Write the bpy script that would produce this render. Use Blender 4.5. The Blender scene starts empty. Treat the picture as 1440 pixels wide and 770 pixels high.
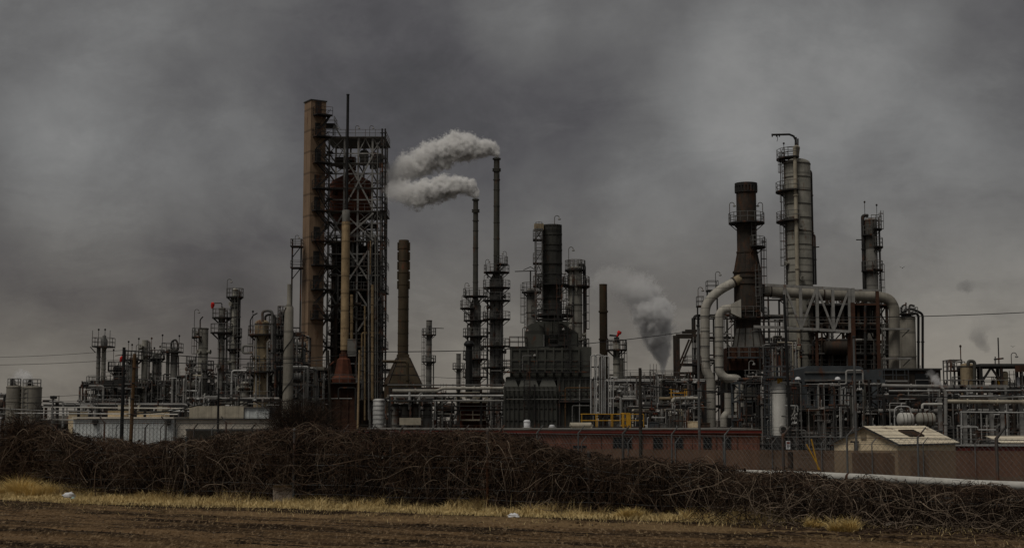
import bpy, math, random
import numpy as np
from mathutils import Vector, noise as mnoise

RND = random.Random(11)
rad = math.radians
PI = math.pi
COL = bpy.context.scene.collection

# ---------------------------------------------------------------- measuring
# pixel readings on the 1440 x 770 photograph turned into metres at a chosen distance
FPX, HORIZON = 2000.0, 590.0
PITCH = math.atan((HORIZON - 385.0) / FPX)
CP, SP = math.cos(PITCH), math.sin(PITCH)
CZ = 2.2            # eye height
GZ = -1.6           # level of the refinery yard


def pt(px, py, D):
    a, b, c = px - 720.0, FPX * CP - (385.0 - py) * SP, FPX * SP + (385.0 - py) * CP
    return (a * D / b, D, CZ + c * D / b)


def X(px, D, py=500):
    return pt(px, py, D)[0]


def Z(py, D):
    return pt(720, py, D)[2]


# ---------------------------------------------------------------- mesh builder
class MB:
    def __init__(s):
        s.v, s.f = [], []

    def add(s, vs, fs):
        b = len(s.v)
        s.v += [tuple(v) for v in vs]
        s.f += [tuple(b + i for i in f) for f in fs]
        return s

    def bx(s, x0, x1, y0, y1, z0, z1):
        return s.add([(x0, y0, z0), (x1, y0, z0), (x1, y1, z0), (x0, y1, z0), (x0, y0, z1), (x1, y0, z1), (x1, y1, z1), (x0, y1, z1)],
                     [(3, 2, 1, 0), (4, 5, 6, 7), (0, 1, 5, 4), (1, 2, 6, 5), (2, 3, 7, 6), (3, 0, 4, 7)])

    def bar(s, p, q, w, h=None):
        h = h or w
        p, q = Vector(p), Vector(q)
        d = q - p
        if d.length < 1e-5:
            return s
        d.normalize()
        up = Vector((0, 0, 1)) if abs(d.z) < 0.9 else Vector((0, 1, 0))
        a = d.cross(up).normalized() * (w / 2)
        b = a.cross(d).normalized() * (h / 2)
        vs = [p - a - b, p + a - b, p + a + b, p - a + b, q - a - b, q + a - b, q + a + b, q - a + b]
        return s.add(vs, [(3, 2, 1, 0), (4, 5, 6, 7), (0, 1, 5, 4), (1, 2, 6, 5), (2, 3, 7, 6), (3, 0, 4, 7)])

    def tube(s, pts, r, n=8, cap=True):
        pts = [Vector(p) for p in pts]
        k = len(pts)
        rs = list(r) if isinstance(r, (list, tuple)) else [r] * k
        t0 = (pts[1] - pts[0]).normalized()
        a = t0.cross(Vector((0, 0, 1)) if abs(t0.z) < 0.9 else Vector((0, 1, 0))).normalized()
        vs, fs = [], []
        for i in range(k):
            if i == 0:
                t = t0
            elif i == k - 1:
                t = (pts[i] - pts[i - 1]).normalized()
            else:
                t = ((pts[i + 1] - pts[i]).normalized() + (pts[i] - pts[i - 1]).normalized())
                t = t.normalized() if t.length > 1e-6 else (pts[i] - pts[i - 1]).normalized()
            a = (a - t * a.dot(t))
            a = a.normalized() if a.length > 1e-6 else t.orthogonal().normalized()
            b = t.cross(a)
            m = 1.0
            if 0 < i < k - 1:
                c = (pts[i] - pts[i - 1]).normalized().dot(t)
                m = 1.0 / max(c, 0.7)
            for j in range(n):
                an = 2 * PI * j / n
                vs.append(pts[i] + (a * math.cos(an) + b * math.sin(an)) * rs[i] * (m if m < 1.2 else 1.2))
        for i in range(k - 1):
            for j in range(n):
                j2 = (j + 1) % n
                fs.append((i * n + j, i * n + j2, (i + 1) * n + j2, (i + 1) * n + j))
        if cap:
            fs.append(tuple(range(n))[::-1])
            fs.append(tuple((k - 1) * n + j for j in range(n)))
        return s.add(vs, fs)

    def lathe(s, cx, cy, prof, n=24, a0=0.0, a1=360.0):
        full = abs(a1 - a0) >= 359.9
        cols = n if full else n + 1
        vs, fs = [], []
        for r, z in prof:
            for j in range(cols):
                an = rad(a0 + (a1 - a0) * j / n)
                vs.append((cx + r * math.cos(an), cy + r * math.sin(an), z))
        for i in range(len(prof) - 1):
            for j in range(n):
                j2 = (j + 1) % cols
                fs.append((i * cols + j, i * cols + j2, (i + 1) * cols + j2, (i + 1) * cols + j))
        if full:
            if prof[0][0] > 1e-4:
                fs.append(tuple(range(n))[::-1])
            if prof[-1][0] > 1e-4:
                fs.append(tuple((len(prof) - 1) * n + j for j in range(n)))
        return s.add(vs, fs)

    def ring(s, cx, cy, z, r, dr, dz, n=24):
        return s.lathe(cx, cy, [(r, z), (r + dr, z), (r + dr, z + dz), (r, z + dz), (r, z)], n) if False else \
            s._ring(cx, cy, z, r, dr, dz, n)

    def _ring(s, cx, cy, z, r, dr, dz, n):
        vs, fs = [], []
        prof = [(r, z), (r + dr, z), (r + dr, z + dz), (r, z + dz)]
        for q, zz in prof:
            for j in range(n):
                an = 2 * PI * j / n
                vs.append((cx + q * math.cos(an), cy + q * math.sin(an), zz))
        for i in range(4):
            i2 = (i + 1) % 4
            for j in range(n):
                j2 = (j + 1) % n
                fs.append((i * n + j, i * n + j2, i2 * n + j2, i2 * n + j))
        return s.add(vs, fs)

    def sector(s, cx, cy, r0, r1, z0, z1, a0, a1, n=16):
        vs, fs = [], []
        for j in range(n + 1):
            an = rad(a0 + (a1 - a0) * j / n)
            c, q = math.cos(an), math.sin(an)
            vs += [(cx + r0 * c, cy + r0 * q, z0), (cx + r1 * c, cy + r1 * q, z0), (cx + r1 * c, cy + r1 * q, z1), (cx + r0 * c, cy + r0 * q, z1)]
        for j in range(n):
            for i in range(4):
                i2 = (i + 1) % 4
                fs.append((j * 4 + i, j * 4 + i2, (j + 1) * 4 + i2, (j + 1) * 4 + i))
        fs.append((3, 2, 1, 0))
        fs.append(tuple(n * 4 + i for i in range(4)))
        return s.add(vs, fs)

    def prism(s, poly, y0, y1):
        """polygon in x,z swept along y"""
        n = len(poly)
        vs = [(x, y0, z) for x, z in poly] + [(x, y1, z) for x, z in poly]
        fs = [tuple(range(n)), tuple(range(n, 2 * n))[::-1]] + [(i, i + n, (i + 1) % n + n, (i + 1) % n) for i in range(n)]
        return s.add(vs, fs)

    def prismx(s, poly, x0, x1):
        """polygon in y,z swept along x"""
        n = len(poly)
        vs = [(x0, y, z) for y, z in poly] + [(x1, y, z) for y, z in poly]
        fs = [tuple(range(n))[::-1], tuple(range(n, 2 * n))] + [(i, (i + 1) % n, (i + 1) % n + n, i + n) for i in range(n)]
        return s.add(vs, fs)

    def build(s, name, m, parent=None, smooth=35):
        if not s.v:
            return None
        ox = parent_origin(parent) if parent is not None else Vector((0, 0, 0))
        me = bpy.data.meshes.new(name)
        me.from_pydata([(a - ox.x, b - ox.y, c - ox.z) for a, b, c in s.v], [], s.f)
        if smooth:
            me.polygons.foreach_set('use_smooth', [True] * len(me.polygons))
            me.set_sharp_from_angle(angle=rad(smooth))
        me.materials.append(M[m] if isinstance(m, str) else m)
        me.update()
        o = bpy.data.objects.new(name, me)
        COL.objects.link(o)
        if parent is not None:
            o.parent = parent
        return o


def parent_origin(p):
    v = Vector((0, 0, 0))
    while p is not None:
        v = v + Vector(p.location)
        p = p.parent
    return v


def tag(o, label=None, cat=None, group=None, kind=None):
    if label:
        o['label'] = label
    if cat:
        o['category'] = cat
    if group:
        o['group'] = group
    if kind:
        o['kind'] = kind
    return o


def thing(name, label, cat, loc, group=None):
    o = bpy.data.objects.new(name, None)
    o.empty_display_size = 0.5
    COL.objects.link(o)
    o.location = loc
    return tag(o, label, cat, group, 'thing')


def np_mesh(name, verts, quads, m, parent=None):
    me = bpy.data.meshes.new(name)
    verts = np.asarray(verts, dtype=np.float32)
    quads = np.asarray(quads, dtype=np.int32)
    k = quads.shape[1]
    me.vertices.add(len(verts))
    me.vertices.foreach_set('co', verts.ravel())
    me.loops.add(quads.size)
    me.loops.foreach_set('vertex_index', quads.ravel())
    me.polygons.add(len(quads))
    me.polygons.foreach_set('loop_start', np.arange(0, quads.size, k, dtype=np.int32))
    me.update(calc_edges=True)
    me.materials.append(M[m])
    o = bpy.data.objects.new(name, me)
    COL.objects.link(o)
    if parent is not None:
        o.parent = parent
    return o


# ---------------------------------------------------------------- materials
M = {}


class NT:
    def __init__(s, nt):
        s.nt = nt

    def n(s, t, **kw):
        x = s.nt.nodes.new(t)
        for k, v in kw.items():
            setattr(x, k, v)
        return x

    def l(s, a, b):
        s.nt.links.new(a, b)

    def val(s, sock, v):
        if hasattr(v, 'is_linked') or isinstance(v, bpy.types.NodeSocket):
            s.l(v, sock)
        else:
            sock.default_value = v

    def math(s, op, a, b=None, c=None, clamp=False):
        x = s.n('ShaderNodeMath', operation=op, use_clamp=clamp)
        s.val(x.inputs[0], a)
        if b is not None:
            s.val(x.inputs[1], b)
        if c is not None:
            s.val(x.inputs[2], c)
        return x.outputs[0]

    def noise(s, vec, scale, detail=4, rough=0.55):
        x = s.n('ShaderNodeTexNoise')
        s.l(vec, x.inputs['Vector'])
        x.inputs['Scale'].default_value = scale
        x.inputs['Detail'].default_value = detail
        x.inputs['Roughness'].default_value = rough
        return x.outputs['Fac']

    def vmul(s, vec, m):
        x = s.n('ShaderNodeVectorMath', operation='MULTIPLY')
        s.l(vec, x.inputs[0])
        x.inputs[1].default_value = m
        return x.outputs[0]

    def mapr(s, v, a, b, c=0.0, d=1.0, smooth=False):
        x = s.n('ShaderNodeMapRange', interpolation_type='SMOOTHSTEP' if smooth else 'LINEAR')
        s.l(v, x.inputs[0])
        for i, q in enumerate((a, b, c, d)):
            x.inputs[i + 1].default_value = q
        return x.outputs[0]

    def mix(s, f, a, b, mode='MIX'):
        x = s.n('ShaderNodeMix', data_type='RGBA', blend_type=mode)
        s.val(x.inputs[0], f)
        for sock, v in ((x.inputs[6], a), (x.inputs[7], b)):
            if isinstance(v, tuple):
                sock.default_value = (v[0], v[1], v[2], 1)
            else:
                s.l(v, sock)
        return x.outputs[2]


def pm(name, base, var=0.3, rough=0.75, metal=0.0, rust=0.0, streak=0.35, seam=0.0, bump=0.25, rustcol=(0.075, 0.03, 0.014), scale=0.8, corr=None, vseam=0.0):
    m = bpy.data.materials.new(name)
    m.use_nodes = True
    t = NT(m.node_tree)
    b = m.node_tree.nodes['Principled BSDF']
    g = t.n('ShaderNodeNewGeometry')
    pos = g.outputs['Position']
    n1 = t.noise(pos, scale, 6, 0.62)
    c = t.mix(t.mapr(n1, 0.3, 0.7), tuple(q * (1 - var) for q in base), tuple(min(q * (1 + var), 0.9) for q in base))
    if streak:
        st = t.noise(t.vmul(pos, (2.6, 2.6, 0.16)), 1.0, 5, 0.65)
        c = t.mix(t.mapr(st, 0.42, 0.72, 0.0, streak), c, tuple(q * 0.42 for q in base))
    if rust:
        r1 = t.noise(t.vmul(pos, (1.0, 1.0, 0.45)), 0.9, 9, 0.72)
        r2 = t.noise(pos, 6.0, 3)
        rc = t.mix(t.mapr(r2, 0.3, 0.7), rustcol, tuple(q * 1.9 for q in rustcol))
        c = t.mix(t.mapr(r1, 0.62 - 0.3 * rust, 0.74 - 0.3 * rust), c, rc)
    if seam or vseam:
        sp = t.n('ShaderNodeSeparateXYZ')
        t.l(pos, sp.inputs[0])
        if seam:
            fr = t.math('FRACT', t.math('DIVIDE', sp.outputs[2], seam))
            c = t.mix(t.math('MULTIPLY', t.math('LESS_THAN', fr, 0.1), 0.6), c, tuple(q * 0.35 for q in base))
        if vseam:
            fr = t.math('FRACT', t.math('DIVIDE', sp.outputs[0], vseam))
            c = t.mix(t.math('MULTIPLY', t.math('LESS_THAN', fr, 0.08), 0.5), c, tuple(q * 0.35 for q in base))
    t.l(c, b.inputs['Base Color'])
    b.inputs['Roughness'].default_value = rough
    b.inputs['Metallic'].default_value = metal
    try:
        b.inputs['Specular IOR Level'].default_value = 0.25
    except KeyError:
        pass
    if bump:
        bp = t.n('ShaderNodeBump')
        bp.inputs['Strength'].default_value = bump
        bp.inputs['Distance'].default_value = 0.06
        t.l(t.noise(pos, 5.0, 5), bp.inputs['Height'])
        t.l(bp.outputs[0], b.inputs['Normal'])
    M[name] = m
    return m


pm('shell_grey', (0.17, 0.165, 0.15), rust=0.25, seam=2.4)
pm('shell_light', (0.30, 0.29, 0.25), rust=0.12, seam=1.9, streak=0.5)
pm('shell_dark', (0.085, 0.082, 0.072), rust=0.3)
pm('shell_tan', (0.27, 0.215, 0.135), rust=0.25, streak=0.5)
pm('shell_olive', (0.075, 0.073, 0.062), rust=0.12, streak=0.5)
pm('concrete', (0.25, 0.232, 0.195), streak=0.5, rust=0.0, scale=0.5, seam=3.1)
pm('concrete_dark', (0.13, 0.12, 0.10), streak=0.5, rust=0.1, scale=0.8)
pm('beige_clad', (0.265, 0.182, 0.12), streak=0.6, rust=0.07, scale=0.4, seam=3.3, var=0.15)
pm('beige_pipe', (0.36, 0.26, 0.145), streak=0.5, rust=0.2, seam=2.6)
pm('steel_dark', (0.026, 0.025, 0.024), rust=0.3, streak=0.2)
pm('steel_grey', (0.12, 0.118, 0.112), rust=0.25, streak=0.2)
pm('steel_pale', (0.27, 0.265, 0.25), rust=0.2, streak=0.3)
pm('galvanised', (0.46, 0.46, 0.445), rust=0.1, streak=0.35, metal=0.25, rough=0.55)
pm('steel_blue', (0.062, 0.070, 0.076), rust=0.2, streak=0.35)
pm('heater_black', (0.072, 0.073, 0.063), rust=0.05, streak=0.35, var=.2, rough=0.6, seam=4.0)
pm('stack_black', (0.045, 0.045, 0.04), rust=0.08, streak=0.4, seam=4.0)
pm('black_paint', (0.013, 0.013, 0.013), rust=0.1, rough=0.6)
pm('rust_steel', (0.065, 0.030, 0.018), var=0.5, rust=0.5, rustcol=(0.05, 0.022, 0.012), streak=0.6)
pm('rust_vessel', (0.15, 0.052, 0.026), var=0.45, rust=0.3, rustcol=(0.07, 0.03, 0.017), streak=0.6)
pm('rust_red', (0.095, 0.030, 0.015), var=0.5, rust=0.35, rustcol=(0.06, 0.024, 0.014), streak=0.6)
pm('rust_black', (0.040, 0.032, 0.025), var=0.4, rust=0.4, rustcol=(0.05, 0.026, 0.015), streak=0.6)
pm('brown_stack', (0.058, 0.043, 0.024), var=0.25, rust=0.25, streak=0.5)
pm('cladding', (0.43, 0.41, 0.36), rust=0.1, streak=0.6, seam=1.15, var=0.15, metal=0.1)
pm('white_paint', (0.5, 0.49, 0.45), rust=0.2, streak=0.45, var=0.12)
pm('vessel_white', (0.62, 0.61, 0.57), rust=0.0, streak=0.3, var=0.08)
pm('cream_paint', (0.40, 0.36, 0.28), rust=0.1, streak=0.3)
pm('yellow_paint', (0.55, 0.30, 0.03), rust=0.15, streak=0.3)
pm('red_paint', (0.55, 0.02, 0.015), rust=0.0, streak=0.1)
pm('brick_red', (0.19, 0.078, 0.05), var=0.35, streak=0.6, scale=1.5, bump=0.3)
pm('red_siding', (0.24, 0.06, 0.05), var=0.15, streak=0.4, scale=1.0)
pm('red_trim', (0.16, 0.026, 0.018), var=0.25, streak=0.3)
pm('shed_cream', (0.78, 0.64, 0.43), var=0.12, streak=0.35, scale=1.2)
pm('shed_roof', (0.74, 0.66, 0.51), var=0.16, streak=0.3, scale=1.2, rust=0.08)
pm('blue_siding', (0.64, 0.67, 0.66), var=0.1, streak=0.35, scale=0.8)
pm('pale_wall', (0.70, 0.64, 0.54), var=0.14, streak=0.4, rust=0.05)
pm('roof_dark', (0.05, 0.05, 0.048), var=0.3)
pm('glass_dark', (0.012, 0.014, 0.016), var=0.2, rough=0.2, streak=0.0, bump=0.0)
pm('wood_pole', (0.115, 0.066, 0.03), var=0.35, streak=0.6, rough=0.9, scale=2.0)
pm('wood_dark', (0.035, 0.03, 0.024), var=0.35, streak=0.6, rough=0.9, scale=2.0)
pm('wood_pale', (0.33, 0.24, 0.14), var=0.25, streak=0.5, rough=0.9, scale=2.0)
pm('fence_steel', (0.115, 0.117, 0.115), var=0.3, rust=0.3, streak=0.3)
pm('fence_dark', (0.07, 0.065, 0.06), var=0.3, rust=0.4, streak=0.3)
pm('cable_black', (0.02, 0.02, 0.02), var=0.1, streak=0, bump=0)
pm('tarp_tan', (0.165, 0.106, 0.07), var=0.16, streak=0.35, rough=0.95, scale=1.0)
_t = NT(M['tarp_tan'].node_tree)        # loosely woven cloth: a third of it is open holes
_mx, _tr = _t.n('ShaderNodeMixShader'), _t.n('ShaderNodeBsdfTransparent')
_mx.inputs[0].default_value = .82
_t.l(_tr.outputs[0], _mx.inputs[1])
_t.l(M['tarp_tan'].node_tree.nodes['Principled BSDF'].outputs[0], _mx.inputs[2])
_t.l(_mx.outputs[0], M['tarp_tan'].node_tree.nodes['Material Output'].inputs[0])
pm('bark_dark', (0.036, 0.025, 0.018), var=0.4, streak=0.3, rough=0.95, scale=4.0)
pm('vine_brown', (0.022, 0.0135, 0.0085), var=0.5, streak=0, rough=0.95, scale=2.5, bump=0)
pm('vine_red', (0.085, 0.052, 0.033), var=0.4, streak=0, rough=0.95, scale=2.5, bump=0)
pm('vine_pale', (0.12, 0.082, 0.055), var=0.4, streak=0, rough=0.95, scale=2.5, bump=0)
pm('vine_grey', (0.24, 0.185, 0.135), var=0.4, streak=0, rough=0.95, scale=2.5, bump=0)
pm('leaf_dead', (0.022, 0.014, 0.009), var=0.6, streak=0, rough=0.95, scale=6, bump=0)
pm('plastic_white', (0.70, 0.71, 0.72), var=0.12, streak=0.1, rough=0.5)
pm('plastic_teal', (0.30, 0.50, 0.50), var=0.2, streak=0, rough=0.5)
pm('cardboard', (0.42, 0.36, 0.30), var=0.2, streak=0.2)
pm('stone', (0.16, 0.12, 0.085), var=0.4, streak=0, scale=4)
pm('bird_black', (0.02, 0.02, 0.02), streak=0, bump=0)
pm('far_bark', (0.09, 0.075, 0.065), streak=0, bump=0)


# ---------------------------------------------------------------- plant hardware
def railing(deck, path, z, h=1.1, closed=False, r=0.034, m='steel_grey', spacing=1.3):
    mb = MB()
    pts = [Vector((p[0], p[1], z)) for p in path]
    if closed:
        pts.append(pts[0])
    for k in (0.5, 1.0):
        mb.tube([p + Vector((0, 0, h * k)) for p in pts], r, 4)
    for a, b in zip(pts[:-1], pts[1:]):
        n = max(1, int((b - a).length / spacing + 0.5))
        for i in range(n):
            p = a.lerp(b, i / n)
            mb.bar(p, p + Vector((0, 0, h)), r * 2)
    mb.bar(pts[-1], pts[-1] + Vector((0, 0, h)), r * 2)
    return mb.build('railing', m, deck)


def ring_platform(th, cx, cy, r, z, w, a0=0, a1=360, m='steel_dark', rail=1.1, rm='steel_grey', brackets=True):
    mb = MB()
    mb.sector(cx, cy, r * 0.97, r + w, z - 0.16, z, a0, a1, 20)
    if brackets:
        n = max(2, int((a1 - a0) / 50))
        for i in range(n + 1):
            an = rad(a0 + 4 + (a1 - a0 - 8) * i / n)
            c, q = math.cos(an), math.sin(an)
            mb.bar((cx + r * c, cy + r * q, z - 0.12 - w * 0.8), (cx + (r + w * 0.92) * c, cy + (r + w * 0.92) * q, z - 0.12), 0.09)
    d = mb.build('platform', m, th)
    n = max(5, int((a1 - a0) / 24))
    path = [(cx + (r + w - 0.05) * math.cos(rad(a0 + (a1 - a0) * i / n)), cy + (r + w - 0.05) * math.sin(rad(a0 + (a1 - a0) * i / n))) for i in range(n + 1)]
    if a1 - a0 < 359:
        path = [(cx + r * math.cos(rad(a0)), cy + r * math.sin(rad(a0)))] + path + [(cx + r * math.cos(rad(a1)), cy + r * math.sin(rad(a1)))]
    railing(d, path, z, rail, m=rm, spacing=1.0)
    return d


def rect_platform(th, x0, x1, y0, y1, z, m='steel_dark', rail=1.1, rm='steel_grey', t=0.18, name='platform', sides=4):
    mb = MB()
    mb.bx(x0, x1, y0, y1, z - t, z)
    d = mb.build(name, m, th)
    if rail:
        path = [(x0 + .04, y1 - .04), (x0 + .04, y0 + .04), (x1 - .04, y0 + .04), (x1 - .04, y1 - .04)]
        railing(d, path, z, rail, closed=sides == 4, m=rm)
    return d


def ladder(th, x, y, z0, z1, ang=270, m='steel_grey', cage=True, w=0.5):
    """ang: the way it faces, 270 is towards the camera"""
    mb = MB()
    c, s = math.cos(rad(ang)), math.sin(rad(ang))
    sx, sy = -s, c
    for k in (-1, 1):
        mb.bar((x + sx * k * w / 2, y + sy * k * w / 2, z0), (x + sx * k * w / 2, y + sy * k * w / 2, z1), 0.07)
    z = z0 + 0.3
    while z < z1:
        mb.bar((x - sx * w / 2, y - sy * w / 2, z), (x + sx * w / 2, y + sy * w / 2, z), 0.05)
        z += 0.45
    if cage and z1 - z0 > 3.2:
        z = z0 + 2.3
        hoop = []
        while z <= z1 + 0.9:
            pts = []
            for i in range(7):
                a = rad(-90 + 30 * i)
                fx, fy = math.cos(a) * 0.62, math.sin(a) * 0.4
                pts.append((x + c * fx + sx * fy, y + s * fx + sy * fy, z))
            mb.tube(pts, 0.03, 4)
            z += 1.0
        for i in (1, 3, 5):
            a = rad(-90 + 30 * i)
            fx, fy = math.cos(a) * 0.62, math.sin(a) * 0.4
            q = (x + c * fx + sx * fy, y + s * fx + sy * fy)
            mb.bar((q[0], q[1], z0 + 2.3), (q[0], q[1], z1 + 0.9), 0.05)
    return mb.build('ladder', m, th)


def lamp(th, x, y, z, h=1.9, d=1, m='steel_grey'):
    mb = MB()
    pts = [(x, y, z), (x, y, z + h)]
    for i in range(1, 6):
        a = PI - PI * i / 5
        pts.append((x + d * (0.28 + 0.28 * math.cos(a)), y, z + h + 0.28 * math.sin(a)))
    mb.tube(pts, 0.045, 5)
    o = mb.build('lamp_post', m, th)
    hb = MB()
    hb.lathe(x + d * 0.56, y, [(0.03, z + h + 0.02), (0.17, z + h - 0.1), (0.17, z + h - 0.22), (0.0, z + h - 0.26)], 10)
    hb.build('lamp_head', 'steel_pale', o)


def whip(th, x, y, z, h, r=0.035, m='steel_dark', ball=False):
    mb = MB()
    mb.tube([(x, y, z), (x, y, z + h)], r, 5)
    if ball:
        mb.lathe(x, y, [(0.0, z + h - 0.05), (0.12, z + h + 0.03), (0.12, z + h + 0.2), (0, z + h + 0.28)], 8)
    mb.build('antenna', m, th)


def pipe(th, pts, r, m='steel_pale', n=10, bend=None, name='pipe', flanges=True):
    """a pipe through pts with rounded elbows"""
    P3 = [Vector(p) for p in pts]
    bend = bend or r * 2.6
    out = [P3[0]]
    for i in range(1, len(P3) - 1):
        a, b, c = P3[i - 1], P3[i], P3[i + 1]
        u, v = (a - b), (c - b)
        k = min(bend, u.length * 0.48, v.length * 0.48)
        u.normalize()
        v.normalize()
        p, q = b + u * k, b + v * k
        for j in range(6):
            t = j / 5
            out.append(p * (1 - t) ** 2 + b * 2 * t * (1 - t) + q * t * t)
    out.append(P3[-1])
    mb = MB()
    mb.tube(out, r, n)
    if flanges:
        for a, b in zip(P3[:-1], P3[1:]):
            L = (b - a).length
            d = (b - a).normalized()
            if L > 6 * r + 1.2:
                for f in ([0.5] if L < 8 else [0.22, 0.55, 0.83]):
                    c = a + d * (L * f)
                    mb.tube([c - d * 0.06, c + d * 0.06], r * 1.28 + 0.02, n)
    return mb.build(name, m, th)


def vessel_shell(mb, cx, cy, r, z0, z1, dome=True, n=28, rings=0, skirt=0.0, sharp=0.55, bands=None):
    prof = [(r, z0), (r, z1)]
    if dome:
        for i in range(1, 7):
            a = PI / 2 * i / 6
            prof.append((r * math.cos(a) if i < 6 else 0.0, z1 + r * sharp * math.sin(a)))
    mb.lathe(cx, cy, prof, n)
    if rings:
        b = bands or mb
        z = z1 - 0.15
        while z > z0 + 0.3:
            b.ring(cx, cy, z, r - 0.01, 0.05, 0.13, n)
            z -= rings


COLUMNS = {}


def column(label, D, px, wpx, ytop, m, name='process_column', cat='process column', dome=True, rings=2.4, plats=(), ladders=(), downs=(), lamps=(), whips=(), group=None,
           pyref=None, sharp=0.55, zb=None, cap=None, nozzles=0, pm_='steel_dark', dy=0.0):
    Dm = D + dy
    x = X(px, Dm, pyref if pyref else (ytop + 520) / 2)
    r = wpx * Dm / FPX / 2
    z1 = Z(ytop, Dm) - (r * sharp if dome else 0)
    zb = GZ if zb is None else zb
    th = thing(name, label, cat, (x, Dm, zb), group)
    mb = MB()
    bb = MB()
    vessel_shell(mb, x, Dm, r, zb - 0.1, z1, dome, rings=rings, sharp=sharp, bands=bb)
    sh = mb.build('shell', m, th)
    bm_ = 'shell_dark' if m in ('shell_light', 'shell_grey', 'shell_tan') else m
    if wpx >= 16:
        for i in range(0, len(bb.v), 112):      # every ring has 4 x 28 points
            one = MB()
            one.v = bb.v[i:i + 112]
            one.f = bb.f[:112]
            one.build('band', bm_, sh)
    else:
        bb.build('band', bm_, sh)
    K = Dm / FPX
    for pl in plats:
        py, l, rr = pl[0], pl[1] * K, pl[2] * K
        z = Z(py, Dm)
        if l > 0 and rr > 0:
            ring_platform(th, x, Dm, r, z, max(l, rr), m=pm_)
        elif l > 0:
            ring_platform(th, x, Dm, r, z, l, 120, 262, m=pm_)
        else:
            ring_platform(th, x, Dm, r, z, rr, -82, 60, m=pm_)
    for la in ladders:
        a, y0, y1 = la
        c, s = math.cos(rad(a)), math.sin(rad(a))
        ladder(th, x + c * (r + 0.22), Dm + s * (r + 0.22), max(Z(y0, Dm), zb), Z(y1, Dm), a)
    for dn in downs:
        dx, rp, y0, y1, mm = dn
        ox = dx * K
        oy = -math.sqrt(max(r * r - ox * ox, 0)) - rp - 0.05 if abs(ox) < r else -0.1
        zt, zl = Z(y0, Dm), max(Z(y1, Dm), zb)
        pipe(th, [(x + ox * 0.3, Dm + oy * 0.2, zt - 0.02), (x + ox, Dm + oy, zt), (x + ox, Dm + oy, zl)], rp, mm)
    for lp in lamps:
        dx, py, h, d = lp
        lamp(th, x + dx * K, Dm - 0.1, Z(py, Dm), h, d)
    for w in whips:
        dx, py, h = w
        whip(th, x + dx * K, Dm - 0.05, Z(py, Dm), h, ball=True)
    rr = random.Random(int(px * 7 + ytop))
    for i in range(nozzles):
        a = rad(rr.uniform(190, 350))
        z = rr.uniform(Z(545, Dm), z1 - 0.6)
        c, s = math.cos(a), math.sin(a)
        nz = MB()
        nz.tube([(x + c * r * .9, Dm + s * r * .9, z), (x + c * (r + .45), Dm + s * (r + .45), z)], 0.2, 10)
        nz.tube([(x + c * (r + .35), Dm + s * (r + .35), z), (x + c * (r + .45), Dm + s * (r + .45), z)], 0.3, 10)
        nz.build('nozzle', m, th)
    if cap:
        cb = MB()
        cb.ring(x, Dm, z1 - cap[0], r - 0.02, cap[1], cap[0], 28)
        cb.build('top_band', cap[2], th)
    th['r_'] = r
    del th['r_']
    return th, x, r, z1


def frame_mesh(xs, ys, zs, w=0.28, brace=0.6, seed=1, beam=None, skip=0.0, front_only=False, bw=0.12):
    """a steel skeleton: posts, beams and diagonal braces"""
    rr = random.Random(seed)
    mb = MB()
    beam = beam or w * 0.85
    for x in xs:
        for y in ys:
            mb.bx(x - w / 2, x + w / 2, y - w / 2, y + w / 2, zs[0], zs[-1] + 0.003)
    for z in zs[1:]:
        for y in ys:
            for a, b in zip(xs[:-1], xs[1:]):
                mb.bar((a + w / 2, y, z - beam / 2), (b - w / 2, y, z - beam / 2), beam * 0.8, beam)
        for x in xs:
            for a, b in zip(ys[:-1], ys[1:]):
                mb.bar((x, a + w / 2, z - beam / 2 - .006), (x, b - w / 2, z - beam / 2 - .006), beam * 0.8, beam)
    for z0, z1 in zip(zs[:-1], zs[1:]):
        for y in ys:
            for a, b in zip(xs[:-1], xs[1:]):
                if rr.random() < brace:
                    k = rr.random()
                    if k < 0.4:
                        mb.bar((a, y - .02, z0), (b, y - .02, z1), bw)
                        mb.bar((a, y + bw, z1), (b, y + bw, z0), bw)
                    elif k < 0.7:
                        mb.bar((a, y, z0), ((a + b) / 2, y, z1 - .2), bw)
                        mb.bar((b, y, z0), ((a + b) / 2, y, z1 - .2), bw)
                    else:
                        mb.bar((a, y, z0), (b, y, z1), bw)
    return mb


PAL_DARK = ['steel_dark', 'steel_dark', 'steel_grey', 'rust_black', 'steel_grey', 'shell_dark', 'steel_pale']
PAL_MID = ['steel_grey', 'steel_dark', 'steel_dark', 'steel_pale', 'shell_dark', 'galvanised', 'rust_black', 'steel_grey', 'steel_dark', 'steel_dark']
PAL_LIGHT = ['galvanised', 'steel_pale', 'steel_grey', 'steel_dark', 'cream_paint', 'steel_grey', 'steel_pale', 'steel_dark']


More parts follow.
